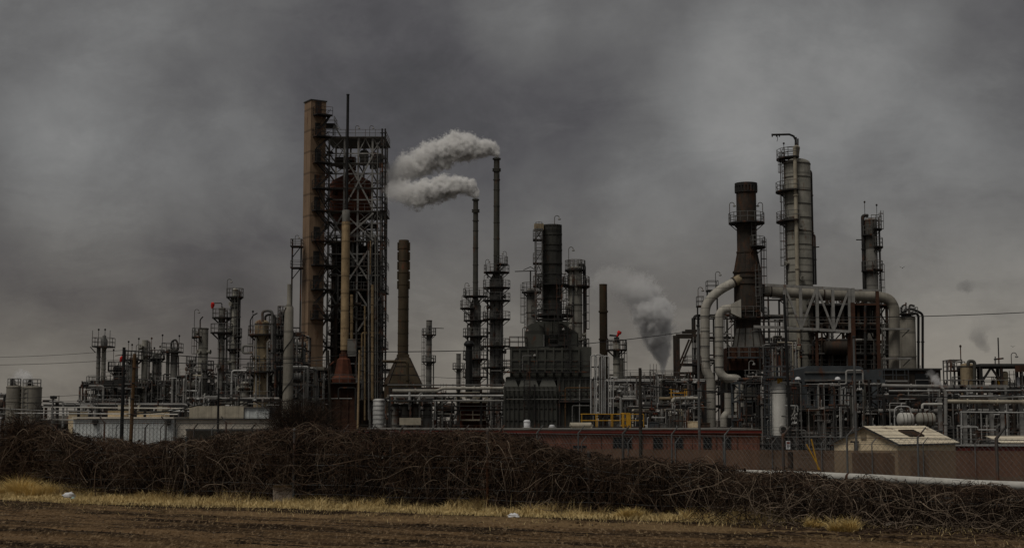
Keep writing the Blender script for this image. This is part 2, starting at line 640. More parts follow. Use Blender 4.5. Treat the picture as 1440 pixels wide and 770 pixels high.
def pipe_rack(label, D, x0, x1, y0, depth=6.0, levels=3, seed=1, pal=PAL_MID, bay=4.5, pipes=5, risers=8, fm='steel_grey', group=None, bulk=True, rmax=0.3, name='pipe_rack', brace=0.35, w=0.25, rsc=1.0, valves=6, fine=1.0):
    """a steel rack carrying pipes, with risers, valves, drums and cabinets under it. y0: photo height of its top"""
    rr = random.Random(seed)
    xa, xb = X(x0, D, 560), X(x1, D, 560)
    zt = Z(y0, D)
    th = thing(name, label, 'pipe rack', ((xa + xb) / 2, D, GZ), group)
    nb = max(1, round((xb - xa) / bay))
    xs = [xa + (xb - xa) * i / nb for i in range(nb + 1)]
    zs = [GZ - 0.1] + [GZ + (zt - GZ) * (i + 1) / levels for i in range(levels)]
    frame_mesh(xs, [D, D + depth], zs, w, brace, seed).build('steel_frame', fm, th)
    for li, z in enumerate(zs[1:]):
        y = D + 0.35
        for k in range(pipes):
            r = rr.choice([0.05, 0.07, 0.09, 0.12, 0.16, rmax])
            a = xa + rr.choice([0, 0, 0, 0.12, 0.3, 0.45]) * (xb - xa)
            b = xb - rr.choice([0, 0, 0, 0.12, 0.3, 0.45]) * (xb - xa)
            pts = [(a, y, z + r), (b, y, z + r)]
            if rr.random() < 0.25 and r < 0.13:
                j = a + (b - a) * rr.uniform(0.25, 0.7)
                up = rr.choice([0.7, 1.0, 1.3])
                pts = [(a, y, z + r), (j, y, z + r), (j, y, z + r + up), (j + 1.6, y, z + r + up), (j + 1.6, y, z + r), (b, y, z + r)] if j + 2 < b else pts
            if rr.random() < 0.35 and z > 2:
                pts.append((b, y, GZ))
            elif rr.random() < 0.3 and z > 2:
                pts.insert(0, (a, y, GZ))
            pipe(th, pts, r, rr.choice(pal), 8)
            y += depth / pipes
    fpal = list(pal) + ['galvanised', 'steel_pale', 'steel_grey']
    if bulk:
        for z in zs[1:]:
            if rr.random() < .75:
                a = xa + rr.uniform(0, .35) * (xb - xa)
                b = xb - rr.uniform(0, .35) * (xb - xa)
                railing(th, [(a, D - .15), (b, D - .15)], z, 1.0, r=.026, m=rr.choice(['steel_grey', 'steel_dark', 'steel_pale']), spacing=1.5)
        for k in range(max(1, int((xb - xa) / 7))):
            x = rr.uniform(xa, xb)
            ladder(th, x, D - .35, GZ if rr.random() < .5 else zs[1], zs[-1] + 1, 270, rr.choice(['steel_grey', 'steel_dark']), cage=rr.random() < .5)
    for k in range(int(risers * 2.4 * fine)):
        r = rr.choice([0.04, 0.05, 0.06, 0.08, 0.11, 0.14]) * rsc
        x = rr.uniform(xa + .3, xb - .3)
        y = D - rr.uniform(0.25, 0.8)
        za, zb = rr.uniform(GZ, zs[1]), rr.choice(zs[1:]) + rr.uniform(-0.6, 0.5)
        if zb - za < 1:
            zb = za + 1.5
        s = rr.choice([-1, 1])
        L = rr.uniform(0.8, 3.5)
        pts = [(x + s * L, y, za), (x, y, za), (x, y, zb), (x - s * rr.uniform(.5, 2), y, zb)]
        if rr.random() < 0.4:
            pts = [(x, y, GZ), (x, y, zb), (x, D + 1.2, zb)]
        pipe(th, pts, r, rr.choice(fpal if r < .075 else pal), 7, flanges=r > .07)
    for k in range(int(valves * 1.8)):
        x, z = rr.uniform(xa, xb), rr.choice(zs[1:]) + rr.uniform(-1.3, 0.6)
        y = D - 0.45
        vb = MB()
        vb.tube([(x, y, z - 0.5), (x, y, z + 0.25)], 0.05, 6)
        vb.tube([(x - 0.02, y, z + 0.25), (x + 0.02, y, z + 0.25)], 0.2, 10)
        vb.tube([(x - .22, y, z - .35), (x - .1, y, z - .4), (x + .1, y, z - .4), (x + .22, y, z - .35)], [.18, .1, .1, .18], 8)
        vb.build('valve', rr.choice(['steel_pale', 'rust_red', 'steel_dark', 'galvanised', 'galvanised'] if rr.random() < .5 else pal), th)
    if bulk:
        for z in zs[1:-1]:
            x = xa + rr.uniform(.3, 1.5)
            while x < xb - 1.5:
                y = D + depth * rr.uniform(.45, .8)
                mb = MB()
                hgt = rr.uniform(.5, .85) * (zs[2] - zs[1] if len(zs) > 2 else 2)
                if rr.random() < .5:
                    L = rr.uniform(1.0, 2.6)
                    r = hgt * .4
                    mb.tube([(x, y, z + r + .3), (x + .15, y, z + r + .3), (x + L - .15, y, z + r + .3), (x + L, y, z + r + .3)], [r * .5, r, r, r * .5], 12)
                    mb.bx(x + L * .3, x + L * .7, y - r * .5, y + r * .5, z, z + .3)
                    mb.build('exchanger', rr.choice(PAL_DARK), th)
                    x += L
                else:
                    L = rr.uniform(.6, 1.6)
                    mb.bx(x, x + L, y, y + 1.2, z + .01, z + hgt)
                    mb.build('cabinet', rr.choice(['steel_dark', 'rust_black', 'shell_dark', 'steel_dark']), th)
                    x += L
                x += rr.uniform(.2, 1.6)
        x = xa + 0.4
        while x < xb - 2:
            k = rr.random()
            hgt = rr.uniform(1.3, min(3.2, (zt - GZ) * 0.75))
            y = D + depth * rr.uniform(0.35, 0.7)
            if k < 0.35:
                mb = MB()
                r = rr.uniform(0.5, 0.95)
                vessel_shell(mb, x + r, y, r, GZ, GZ + hgt, True, 16)
                mb.build('drum', rr.choice(PAL_DARK + ['shell_grey', 'steel_pale']), th)
                x += 2 * r + rr.uniform(0.3, 1.5)
            elif k < 0.65:
                L = rr.uniform(2.0, 3.6)
                r = rr.uniform(0.4, 0.7)
                zc = GZ + rr.uniform(1.2, 2.6)
                mb = MB()
                mb.tube([(x, y, zc), (x + .18, y, zc), (x + L - .18, y, zc), (x + L, y, zc)], [r * .55, r, r, r * .55], 14)
                for q in (0.25, 0.75):
                    mb.bx(x + L * q - .12, x + L * q + .12, y - r * .7, y + r * .7, GZ, zc - r * 0.7)
                mb.build('exchanger', rr.choice(PAL_DARK + ['shell_grey']), th)
                x += L + rr.uniform(0.3, 1.2)
            else:
                L = rr.uniform(1.2, 2.8)
                mb = MB()
                mb.bx(x, x + L, y, y + 1.6, GZ, GZ + hgt)
                mb.bx(x - .06, x + L + .06, y - .06, y + 1.66, GZ + hgt, GZ + hgt + .1)
                mb.build('cabinet', rr.choice(['steel_dark', 'rust_black', 'steel_grey', 'steel_blue', 'shell_dark']), th)
                x += L + rr.uniform(0.2, 1.0)
    return th


def pp(th, D, pts, rpx, m, n=10, bend=None, name='pipe', flanges=True):
    """a pipe through photo readings (px, py, optional extra distance) at distance D, rpx its radius in photo pixels"""
    P3 = [pt(q[0], q[1], D + (q[2] if len(q) > 2 else 0)) for q in pts]
    P3 = [(a, b, max(c, GZ)) for a, b, c in P3]
    return pipe(th, P3, rpx * D / FPX, m, n, bend, name, flanges)

# ================================================================ THE REFINERY, from the left edge of the view to the right
# ---- twin silos
D = 150.0
K = D / FPX
for i, (a, b, yt, lab) in enumerate(((9, 29.5, 543, 'grey steel silo with roof handrail, the one at the very edge of the yard'),
                                     (30.5, 58, 544, 'wider seamed grey silo with roof handrail beside the bush-covered dead stump'))):
    xc, r = X((a + b) / 2, D, 560), (b - a) * K / 2
    th = thing('silo', lab, 'silo', (xc, D, GZ), 'grey silos')
    z1 = Z(yt, D)
    mb = MB()
    mb.lathe(xc, D, [(r, GZ - .1), (r, z1), (r * 0.97, z1 + .03), (0.0, z1 + 0.35)], 30)
    for z in (z1 - .12, z1 - 1.6, z1 - 3.2):
        mb.ring(xc, D, z, r - .01, .05, .1, 30)
    mb.build('shell', 'concrete', th)
    d = MB()
    d.lathe(xc, D - r * .55, [(.28, z1 + .1), (.28, z1 + .55), (.16, z1 + .75), (0, z1 + .8)], 10)
    d.build('vent_cap', 'steel_dark', th)
    railing(th, [(xc + (r - .1) * math.cos(rad(q)), D + (r - .1) * math.sin(rad(q))) for q in range(0, 360, 36)], z1 + .02, 0.8, True, m='steel_pale', spacing=3)
    ladder(th, xc + (r * .95 if i == 0 else -r * .3), D - r * .3 - (.1 if i == 0 else r * .68), GZ, z1, 270, 'steel_grey', cage=False)

# ---- low pipework beyond the silos and in front of the first unit
pipe_rack('low pipe rack showing in the gap beside the two grey silos', 156, -60, 12, 556, 4, 3, 5, PAL_LIGHT, 4, 5, 4, w=.2)
pipe_rack('long low rack of pale pipes crossing in front of the twin column unit', 142, 60, 262, 570, 3.0, 2, 21, PAL_LIGHT, 4.5, 6, 14, fm='steel_dark', bulk=True, w=.16, rmax=.14)
pipe_rack('dense dark pipe rack at the foot of the twin capped columns', 186, 112, 205, 543, 8, 4, 31, PAL_MID, 3.2, 6, 22, rmax=.24, w=.22, valves=14)
pipe_rack('dense pipe rack under the flat topped grey columns', 188, 203, 250, 540, 8, 4, 32, PAL_MID, 2.4, 6, 18, rmax=.22, w=.2, valves=10)
pipe_rack('tall pale steel framework of the unit beside the lone side-platform column', 184, 242, 300, 529, 7, 4, 33, PAL_LIGHT, 1.9, 4, 16, fm='steel_pale', rmax=.2, w=.24, valves=8, brace=.15)
pipe_rack('crowded rack between the windsock columns and the yellow domed vessel', 184, 296, 356, 524, 8, 4, 34, PAL_MID, 3, 6, 22, rmax=.24, w=.22, valves=12)
pipe_rack('crowded rack under the yellow domed vessel', 182, 350, 432, 516, 9, 5, 35, PAL_MID, 2.8, 6, 26, rmax=.24, w=.22, valves=14)

pipe_rack('dark open process deck of pipes standing behind the twin column and capped columns', 204, 116, 238, 537, 10, 5, 36, PAL_DARK + ['steel_grey', 'galvanised'], 3, 6, 30, fm='steel_dark', rmax=.2, w=.2, valves=14)
pipe_rack('dark open process deck of pipes standing behind the lone side-platform column', 206, 236, 330, 541, 10, 5, 37, PAL_DARK + ['steel_grey', 'galvanised'], 3, 6, 26, fm='steel_dark', rmax=.2, w=.2, valves=12)
pipe_rack('tall dark rack packed with lines between the yellow dome and the beige tower', 200, 366, 424, 470, 8, 8, 38, PAL_DARK + ['steel_grey'], 2.6, 4, 34, fm='steel_dark', rmax=.18, w=.2, valves=16)
pipe_rack('low front rack of thin pale lines at the foot of the windsock columns', 168, 262, 392, 562, 3, 3, 39, PAL_MID, 3.2, 5, 34, fm='steel_dark', rmax=.12, w=.15, valves=18)
column('slim grey column rising between the low vessels and the bare wooden pole', 196, 181, 6, 512, 'shell_grey', dome=True, plats=((524, 4, 4),), nozzles=2, pyref=530)
column('narrow dark column half lost in the framework right behind the lone tan column', 200, 268, 6, 505, 'shell_dark', dome=True, plats=((512, 4, 4), (530, 4, 4)), nozzles=2, pyref=530)
column('squat pale drum column low between the windsock columns and the yellow dome', 181, 344, 12, 536, 'shell_light', dome=True, plats=((545, 4, 4),), nozzles=2, pyref=550)

# ---- twin capped column
D = 190.0
K = D / FPX
th = thing('twin_column', 'pair of slim joined columns under one wide railed platform with two whip aerials', 'process column', (X(142, D), D, GZ))
for px, w, yt, m in ((138.6, 5.6, 486, 'shell_grey'), (146.0, 6.2, 488, 'shell_light')):
    x, r = X(px, D), w * K / 2
    mb = MB()
    vessel_shell(mb, x, D, r, GZ - .1, Z(yt, D), False, 18, rings=1.4)
    mb.build('shell', m, th)
rect_platform(th, X(132.5, D), X(158, D), D - 1.3, D + 1.3, Z(486.5, D))
rect_platform(th, X(126.5, D), X(148, D), D - 1.4, D + 1.2, Z(541, D))
mb = MB()
mb.lathe(X(146, D), D, [(.45, Z(486, D)), (.45, Z(478, D)), (.25, Z(475, D)), (.25, Z(472, D)), (0, Z(470, D))], 14)
mb.build('vent_head', 'steel_grey', th)
for a, h in ((133, 2.0), (157.5, 2.0)):
    whip(th, X(a, D), D - 1.2, Z(486, D), h)
for a in (140.5, 149.5):
    whip(th, X(a, D), D - .9, Z(486, D), 2.0, ball=True)
mb = MB()
for s in (-1, 1):
    mb.bar((X(142, D) + s * .5, D - .8, Z(496, D)), (X(142, D) + s * 1.15, D - 1.1, Z(488, D)), .1)
mb.build('bracket', 'steel_dark', th)

column('squat vessel with a railed crown platform standing behind the twin column', 192, 166, 13, 513, 'shell_grey', plats=((520, 8, 8),), whips=((-7, 520, 2.6), (7, 520, 1.9)), lamps=((3, 520, 1.4, 1),), pyref=530)
D = 189
th = thing('pipe_bridge', 'dark solid girder bridge linking the twin column to the next vessels', 'bridge', (X(163, D), D, GZ))
mb = MB()
mb.bx(X(146, D), X(183, D), D - .9, D + .9, Z(540, D), Z(534, D))
mb.build('girder', 'steel_dark', th)
mb = MB()
for a in (148, 164, 181):
    mb.bx(X(a, D) - .15, X(a, D) + .15, D - .2, D + .2, GZ - .1, Z(540, D) + .01)
mb.build('leg_frame', 'steel_dark', th)
railing(th, [(X(146, D), D - .85), (X(183, D), D - .85)], Z(534, D), 1.0)

t, x, r, z1 = column('slim column with bracketed platform just beside the bare wooden pole', 187, 188, 12, 500, 'shell_grey', dome=True, plats=((505, 6, 7),), whips=((-8, 505, 2.2), (-3, 505, 1.8)), lamps=((3, 503, 1.5, 1),), ladders=((250, 560, 507),), pyref=520)
column('plain pale cylinder column with a flat bare top between two platform columns', 187.5, 203.8, 8.8, 478, 'shell_light', dome=False, rings=0, downs=((6.5, .12, 480, 548, 'steel_grey'),), plats=((545, 6, 6), (500, 0, 5)), whips=((-9, 505, 2.6), (9, 498, 2.0)), nozzles=4, pyref=500)
column('shorter column with rows of valves piled above its railed platform', 190, 220.5, 12, 495, 'shell_grey', plats=((503.5, 5, 5),), ladders=((300, 560, 505),), whips=((-4, 503, 1.2), (4, 503, 1.4)), nozzles=5, downs=((-4.5, .1, 498, 545, 'steel_pale'), (5, .14, 500, 545, 'steel_grey')), pyref=520)
D = 190
K = D / FPX
th = thing('twin_column', 'two joined columns with a domed relief valve cluster above their platform', 'process column', (X(242, D), D, GZ))
for px, w in ((236.2, 5), (245, 10)):
    mb = MB()
    vessel_shell(mb, X(px, D), D, w * K / 2, GZ - .1, Z(491, D), True, 18, rings=1.8)
    mb.build('shell', 'shell_grey', th)
rect_platform(th, X(230, D), X(255, D), D - 1.3, D + 1.2, Z(494, D))
for pts, rp, m in (((( 241, 490), (241, 480), (247, 477), (250, 482), (250, 492)), 1.3, 'steel_dark'), (((244, 491), (244, 477), (248, 477)), .8, 'steel_grey'), (((251, 530), (251, 500), (247, 500)), .8, 'steel_dark')):
    pp(th, D - .5, pts, rp, m)
for a, h in ((231, 2.0), (254.5, 1.9)):
    whip(th, X(a, D), D - 1.2, Z(494, D), h, ball=True)
for s in (-1, 1):
    mb = MB()
    mb.bar((X(242, D) + s * .75, D - .8, Z(505, D)), (X(242, D) + s * 1.1, D - 1.1, Z(495, D)), .1)
    mb.build('bracket', 'steel_dark', th)

column('lone tan grey column with a side platform and a curved vent pipe on top', 186, 285.5, 13.5, 461, 'shell_light', dome=False, rings=3.3,
       plats=((473, 9.5, 0), (522, 12, 0), (519, 0, 9)), lamps=((-13, 472, 3.2, 1),), ladders=((195, 522, 473),),
       downs=((-5.5, .13, 462, 472, 'steel_dark'),), nozzles=3, pyref=500)
D = 186
pp(t := thing('vent_pipe', 'hooked dark vent pipe rising from the lone side-platform column', 'pipe', (X(281.5, D), D, Z(461, D))), D - .2, ((281.5, 463), (281.5, 449), (285.5, 445)), .9, 'steel_dark', name='riser')

# ---- windsock columns
t, x, r, z1 = column('column with two wide dark platforms and the red windsock on its arm', 184, 311.5, 9.4, 431, 'shell_grey', dome=True, rings=2.6,
                     plats=((446, 9, 5), (467, 10, 11)), ladders=((20, 505, 468), (330, 466, 447)), downs=((7.5, .13, 436, 560, 'steel_grey'), (-3, .1, 470, 560, 'steel_pale')), nozzles=4, pyref=480)
D = 184
pp(t, D - .4, ((312, 433), (312, 426), (302, 426)), .7, 'steel_dark', name='davit')
th = thing('windsock', 'small bright red windsock at the end of a column top arm', 'windsock', (X(299, D - .4), D - .4, Z(428, D)))
mb = MB()
mb.tube([pt(300.8, 425.6, D - .4), pt(299.5, 426.6, D - .4), pt(298.8, 430, D - .4), pt(298.5, 433.5, D - .4)], [.12, .26, .24, .13], 12)
mb.build('sock', 'red_paint', th)
mb = MB()
mb.tube([pt(303, 426, D - .4), pt(300.4, 425.8, D - .4)], .05, 6)
mb.build('swivel', 'steel_dark', th)
column('tallest of the slim columns, with a small crown platform and a full height side pipe', 190, 329.5, 8.2, 405, 'shell_light', dome=True, rings=1.2,
       plats=((417, 8, 8), (490, 3, 6), (473, 0, 7)), downs=((6.8, .16, 409, 575, 'steel_dark'), (-5.2, .1, 420, 560, 'steel_grey')), lamps=((-11, 416, 2.0, 1),), nozzles=3, ladders=((300, 472, 418), (330, 560, 475)), pyref=460)

th = thing('windsock', 'tiny red windsock half hidden behind the black utility pole', 'windsock', (X(170.6, 188), 188, Z(508, 188)))
mb = MB()
mb.tube([pt(172, 500.5, 188), pt(171, 503, 188), pt(170.3, 506, 188), pt(169.6, 508.5, 188)], [.1, .24, .2, .1], 10)
mb.build('sock', 'red_paint', th)
mb = MB()
mb.tube([pt(162, 522, 188), pt(173, 496, 188)], .04, 5)
mb.build('stay_pole', 'steel_dark', th)

# ---- domed vessel with its tangle of pipes
D = 180
t, x, r, z1 = column('broad tank column with a dull yellow dome wrapped in arching pipes', D, 368, 20, 449, 'shell_tan', rings=3.0, plats=((470, 9, 6), (522, 10, 10)), ladders=((200, 520, 472),), nozzles=6, pyref=480, whips=((-13, 470, 2.8),))
for pts, rp, m in ((((352, 468), (352, 450), (356, 443), (362, 440)), .9, 'steel_dark'), (((369, 452), (369, 438), (376, 436), (383, 438), (383, 470), (383, 520)), 2.0, 'steel_grey'),
                   (((373, 450), (373, 444), (380, 441), (387, 444), (387, 560)), 1.6, 'steel_dark'), (((356, 486), (342, 486), (341, 491), (342, 496), (356, 496)), 1.7, 'shell_grey'),
                   (((360, 560), (360, 475)), 1.2, 'steel_pale'), (((376, 560), (376, 480), (380, 478)), 1.0, 'steel_pale'), (((365, 560), (365, 500), (352, 500), (352, 540)), .8, 'steel_grey')):
    pp(t, D - 1.3, pts, rp, m)
column('narrow column crowded with platforms between the yellow dome and the tapered grey stack', 186, 388, 9, 444, 'shell_grey', plats=((455, 6, 6), (470, 5, 8), (490, 6, 8), (508, 6, 8)), nozzles=5, downs=((7, .14, 447, 560, 'steel_dark'),), pyref=480, whips=((5, 446, 1.2),))
column('short thick column half hidden by the tapered grey stack', 189, 400, 9, 436, 'shell_dark', plats=((442, 5, 6), (465, 6, 6), (487, 5, 6)), nozzles=3, downs=((-6, .2, 438, 480, 'steel_grey'),), pyref=480)

# ---- tapered grey stack
D = 168
K = D / FPX
x = X(406.3, D, 450)
th = thing('tapered_stack', 'pale grey concrete stack that widens downward with a spiral cable', 'chimney', (x, D, GZ))
mb = MB()
mb.lathe(x, D, [(7.6 * K, GZ - .1), (6.9 * K, Z(500, D)), (6.2 * K, Z(432, D)), (3.2 * K, Z(427, D)), (3.0 * K, Z(399.5, D)), (2.5 * K, Z(399.4, D)), (2.4 * K, Z(405, D)), (0, Z(405, D))], 26)
mb.build('shell', 'concrete', th)
mb = MB()
pts = []
for i in range(60):
    q = i / 59
    zz = Z(560, D) + (Z(432, D) - Z(560, D)) * q
    a = rad(160 + 800 * q)
    rr = (7.3 - 1.0 * q) * K + .04
    pts.append((x + rr * math.cos(a), D + rr * math.sin(a), zz))
mb.tube(pts, .045, 4)
mb.build('spiral_cable', 'cable_black', th)

# ---- catalytic cracker: beige lift shaft
D = 216.0
K = D / FPX
cx, cy = X(436.5, D, 350), D - 1.5
th = thing('lift_tower', 'tall blank beige tower with a lit narrow side and door landings up its other face', 'tower', (cx, cy, GZ))
ztop = Z(144, D)
A, B_ = Vector((-1.32, 2.1)), Vector((2.15, 1.35))
zs = [GZ - .1, ztop]
c0 = Vector((cx, cy))
cor = [c0, c0 + B_, c0 + A + B_, c0 + A]
mb = MB()
mb.add([(p.x, p.y, z) for z in zs for p in cor], [(3, 2, 1, 0), (4, 5, 6, 7), (0, 1, 5, 4), (1, 2, 6, 5), (2, 3, 7, 6), (3, 0, 4, 7)])
mb.build('shaft', 'beige_clad', th)
mb = MB()
e = [(c0 + (A + B_) / 2) + (p - (c0 + (A + B_) / 2)) * 1.09 for p in cor]
mb.add([(p.x, p.y, z) for z in (ztop, ztop + .18) for p in e], [(3, 2, 1, 0), (4, 5, 6, 7), (0, 1, 5, 4), (1, 2, 6, 5), (2, 3, 7, 6), (3, 0, 4, 7)])
mb.build('roof', 'roof_dark', th)
bn = Vector((B_.y, -B_.x)).normalized()
bu = B_.normalized()
for k, py in enumerate((163.5, 193.5, 230, 266, 297, 339, 373, 407, 448)):
    z = Z(py, D)
    o = c0 + bu * .35
    q = [o, o + bu * 2.6, o + bu * 2.6 + bn * 1.5, o + bn * 1.5]
    mb = MB()
    mb.add([(p.x, p.y, zz) for zz in (z - .2, z) for p in q], [(0, 1, 2, 3), (7, 6, 5, 4), (4, 5, 1, 0), (5, 6, 2, 1), (6, 7, 3, 2), (7, 4, 0, 3)])
    d = mb.build('landing', 'steel_dark', th)
    railing(d, [q[0], q[3], q[2]], z, 1.15, m='steel_dark')
    mb = MB()
    a, b = o + bu * .35 + bn * .03, o + bu * 1.35 + bn * .03
    mb.add([(p.x + bn.x * w, p.y + bn.y * w, zz) for zz in (z, z + 2.1) for p, w in ((a, 0), (b, 0), (b, .06), (a, .06))],
           [(0, 1, 2, 3), (7, 6, 5, 4), (4, 5, 1, 0), (5, 6, 2, 1), (6, 7, 3, 2), (7, 4, 0, 3)])
    mb.build('door', 'steel_dark', th)
    if k > 0:
        # a flight of stairs back up to the landing above
        zt = Z((163.5, 193.5, 230, 266, 297, 339, 373, 407, 448)[k - 1], D)
        mb = MB()
        for w in (.55, 1.25):
            s0, s1 = (o + bu * .3, o + bu * 2.4) if k % 2 else (o + bu * 2.4, o + bu * .3)
            zz = z
            nfl = max(1, round((zt - z) / 2.6))
            for f in range(nfl):
                za, zb = z + (zt - z) * f / nfl, z + (zt - z) * (f + 1) / nfl
                p0, p1 = (s0, s1) if f % 2 == 0 else (s1, s0)
                mb.bar((p0.x + bn.x * w, p0.y + bn.y * w, za), (p1.x + bn.x * w, p1.y + bn.y * w, zb - .1), .06, .2)
                mb.bar((p0.x + bn.x * w, p0.y + bn.y * w, za + 1.0), (p1.x + bn.x * w, p1.y + bn.y * w, zb + .9), .05)
        mb.build('stair', 'steel_dark', th)

# ---- catalytic cracker: open steel structure
D = 219.0
K = D / FPX
xs = [X(v, D, 300) for v in (462, 483.5, 503, 523, 537)]
ys = [D, D + 8.4]
lev = [193, 215, 230, 243.5, 264.5, 280, 297, 313, 330, 339, 356, 374, 386, 407, 428, 448, 468, 487, 510, 535, 562]
th = thing('steel_structure', 'tall open steel skeleton tower of many floors around the rusty cracker vessel', 'tower', ((xs[0] + xs[-1]) / 2, D + 4, GZ))
zl = [GZ - .1] + [Z(v, D) for v in lev[::-1]]
frame_mesh(xs, ys, zl, .27, .3, 6, beam=.2, bw=.12).build('steel_frame', 'steel_pale', th)
mb = MB()
for (a, b, ya, yb) in ((483.5, 525, 217, 295), (483.5, 525, 341, 405), (462, 483.5, 299, 336), (483.5, 525, 300, 338), (503, 540, 410, 466), (462, 483.5, 410, 446)):
    pa, pb = pt(a, (ya + yb) / 2, D - .3), pt(b, (ya + yb) / 2, D - .3)
    za, zb = Z(ya, D), Z(yb, D)
    mb.bar((pa[0], pa[1], za), (pb[0], pb[1], zb), .24)
    mb.bar((pa[0], pa[1] - .05, zb), (pb[0], pb[1] - .05, za), .24)
mb.build('cross_brace', 'steel_pale', th)
for i, py in enumerate((193, 230, 264.5, 297, 339, 374, 407, 448, 487)):
    z = Z(py, D) + .04
    mb = MB()
    y1 = D + 8.6
    if py in (264.5, 230):
        mb.bx(xs[0] - .6, xs[1], D - .5, D + 2.2, z - .1, z)
        mb.bx(xs[1] + .002, xs[4] + .5, D - .5, D + .6, z - .1, z)
    elif py in (193, 297, 407, 487):
        mb.bx(xs[0] - .6, xs[4] + .5, D - .5, y1, z - .1, z)
    else:
        mb.bx(xs[0] - .6, xs[2], D - .5, D + 5, z - .1, z)
        mb.bx(xs[2] + .002, xs[4] + .5, D - .5, D + 1.4, z - .1, z)
    dk = mb.build('floor_deck', 'steel_grey', th)
    railing(dk, [(xs[0] - .55, D + 8), (xs[0] - .55, D - .45), (xs[4] + .45, D - .45), (xs[4] + .45, D + 8)], z, 1.1, m='steel_grey', spacing=1.6)
rr = random.Random(4)
for i in range(40):         # equipment standing on the floors
    py = rr.choice((230, 339, 374, 407, 448, 487, 510))
    z = Z(py, D) + .05
    x = rr.uniform(xs[0] + .3, xs[-1] - 1.4)
    y = D + rr.uniform(1.0, 6.5)
    mb = MB()
    if rr.random() < .5:
        r, h = rr.uniform(.35, .8), rr.uniform(1.2, 2.6)
        vessel_shell(mb, x + r, y, r, z, z + h, True, 12)
        mb.build('drum', rr.choice(['shell_dark', 'rust_black', 'steel_dark', 'steel_grey']), th)
    else:
        mb.bx(x, x + rr.uniform(.8, 2.2), y, y + 1.4, z, z + rr.uniform(.9, 2.2))
        mb.build('cabinet', rr.choice(['steel_dark', 'rust_black', 'steel_dark']), th)
for i in range(48):         # process lines
    x = rr.uniform(xs[0], xs[-1])
    y = D + rr.choice((-.6, .6, 3.4, 6.0, 8.0))
    a = rr.choice(lev[7:])
    b = rr.choice([q for q in lev if q > a] + [590])
    m = rr.choice(['steel_dark', 'steel_grey', 'rust_black', 'steel_dark', 'beige_pipe', 'steel_grey'])
    pts = [(x, y, max(GZ, Z(b, D))), (x, y, Z(a, D))]
    if rr.random() < .6:
        pts.append((min(xs[-1], max(xs[0], x + rr.choice((-1, 1)) * rr.uniform(1, 4))), y, Z(a, D)))
    pipe(th, pts, rr.choice((.1, .14, .2, .28)), m, 8)
for a, y0, y1, rp, m in ((537.5, 181, 590, 1.2, 'steel_dark'), (541.8, 181, 590, 1.1, 'steel_dark'), (531, 200, 590, .9, 'steel_grey'), (534.5, 216, 590, .8, 'steel_dark'),
                         (523.7, 400, 562, 1.9, 'beige_pipe'), (494.5, 414, 500, 2.1, 'beige_pipe'), (513, 430, 590, 1.2, 'beige_pipe'), (528, 330, 590, 1.0, 'shell_grey'), (518.5, 352, 590, 1.1, 'steel_pale')):
    pp(th, D - 1.2, ((a, y1), (a, y0)), rp, m)
ladder(th, X(540.5, D - 1.0, 300), D - 1.0, GZ, Z(190, D), 0, 'steel_dark', cage=False)
mb = MB()
for py in range(190, 580, 18):
    mb.bx(X(532, D - 1.2), X(544, D - 1.2, py), D - 1.45, D - 1.25, Z(py, D), Z(py, D) + .14)
mb.build('pipe_clamp_frame', 'steel_dark', th)
for px, py in ((470, 193), (500, 193), (520, 193)):
    lamp(th, X(px, D, 200), D - .3, Z(py, D), 1.5, 1)
for i, (a, dy, rr_, y0, m) in enumerate(((468, 3.0, .8, 344, 'rust_black'), (476, 6.4, .7, 318, 'steel_dark'), (488, 2.2, .55, 342, 'shell_dark'), (512, 2.6, .8, 346, 'rust_black'), (519, 5.8, .75, 330, 'steel_dark'), (529, 3.4, .6, 352, 'rust_black'),
                                        (506, 6.8, .9, 365, 'shell_dark'), (481, 4.4, 1.0, 402, 'rust_black'), (523, 1.6, .5, 410, 'shell_dark'))):
    mb = MB()
    vessel_shell(mb, X(a, D), D + dy, rr_, GZ, Z(y0, D), True, 16, rings=2.2)
    mb.build('riser_duct', m, th)
for py in (313, 356, 386, 428, 468, 510, 535):
    z = Z(py, D) + .04
    mb = MB()
    mb.bx(xs[0] + .2, xs[1] + .6, D + .3, D + 8.0, z - .1, z)
    mb.bx(xs[2], xs[3] + .5, D + .5, D + 7.0, z - .1, z)
    dk = mb.build('grating', 'steel_dark', th)
    railing(dk, [(xs[0] + .2, D + .35), (xs[1] + .6, D + .35)], z, 1.0, m='steel_grey', spacing=1.3)
# switchback stair at the corner of the skeleton
for i in range(len(lev) - 1):
    za, zb = Z(lev[i + 1], D), Z(lev[i], D)
    if i > 18:
        break
    mb = MB()
    xa, xb = X(448, D), X(461, D)
    p, q = ((xa, xb) if i % 2 else (xb, xa))
    for w in (-.55, .15):
        mb.bar((p, D - 1.0 + w, za), (q, D - 1.0 + w, zb - .05), .06, .22)
        mb.bar((p, D - 1.0 + w, za + 1), (q, D - 1.0 + w, zb + .95), .05)
    mb.bx(q - .5, q + .5, D - 1.7, D + .4, zb - .1, zb)
    mb.build('stair', 'steel_grey', th)
# top access deck and stair towards the lift tower
rect_platform(th, X(456, D, 190), X(472, D, 190), D - 1.5, D + 2, Z(176, D), rm='steel_grey')
mb = MB()
for w in (-1.2, -.4):
    mb.bar((X(470, D, 180), D + w, Z(176, D)), (X(480, D, 190), D + w, Z(193, D)), .08, .24)
    mb.bar((X(470, D, 180), D + w, Z(168, D)), (X(480, D, 190), D + w, Z(184, D)), .05)
for a in (457, 471):
    mb.bx(X(a, D, 185) - .1, X(a, D, 185) + .1, D - 1.4, D - 1.2, Z(193, D), Z(176, D) - .18)
mb.build('stair', 'steel_grey', th)

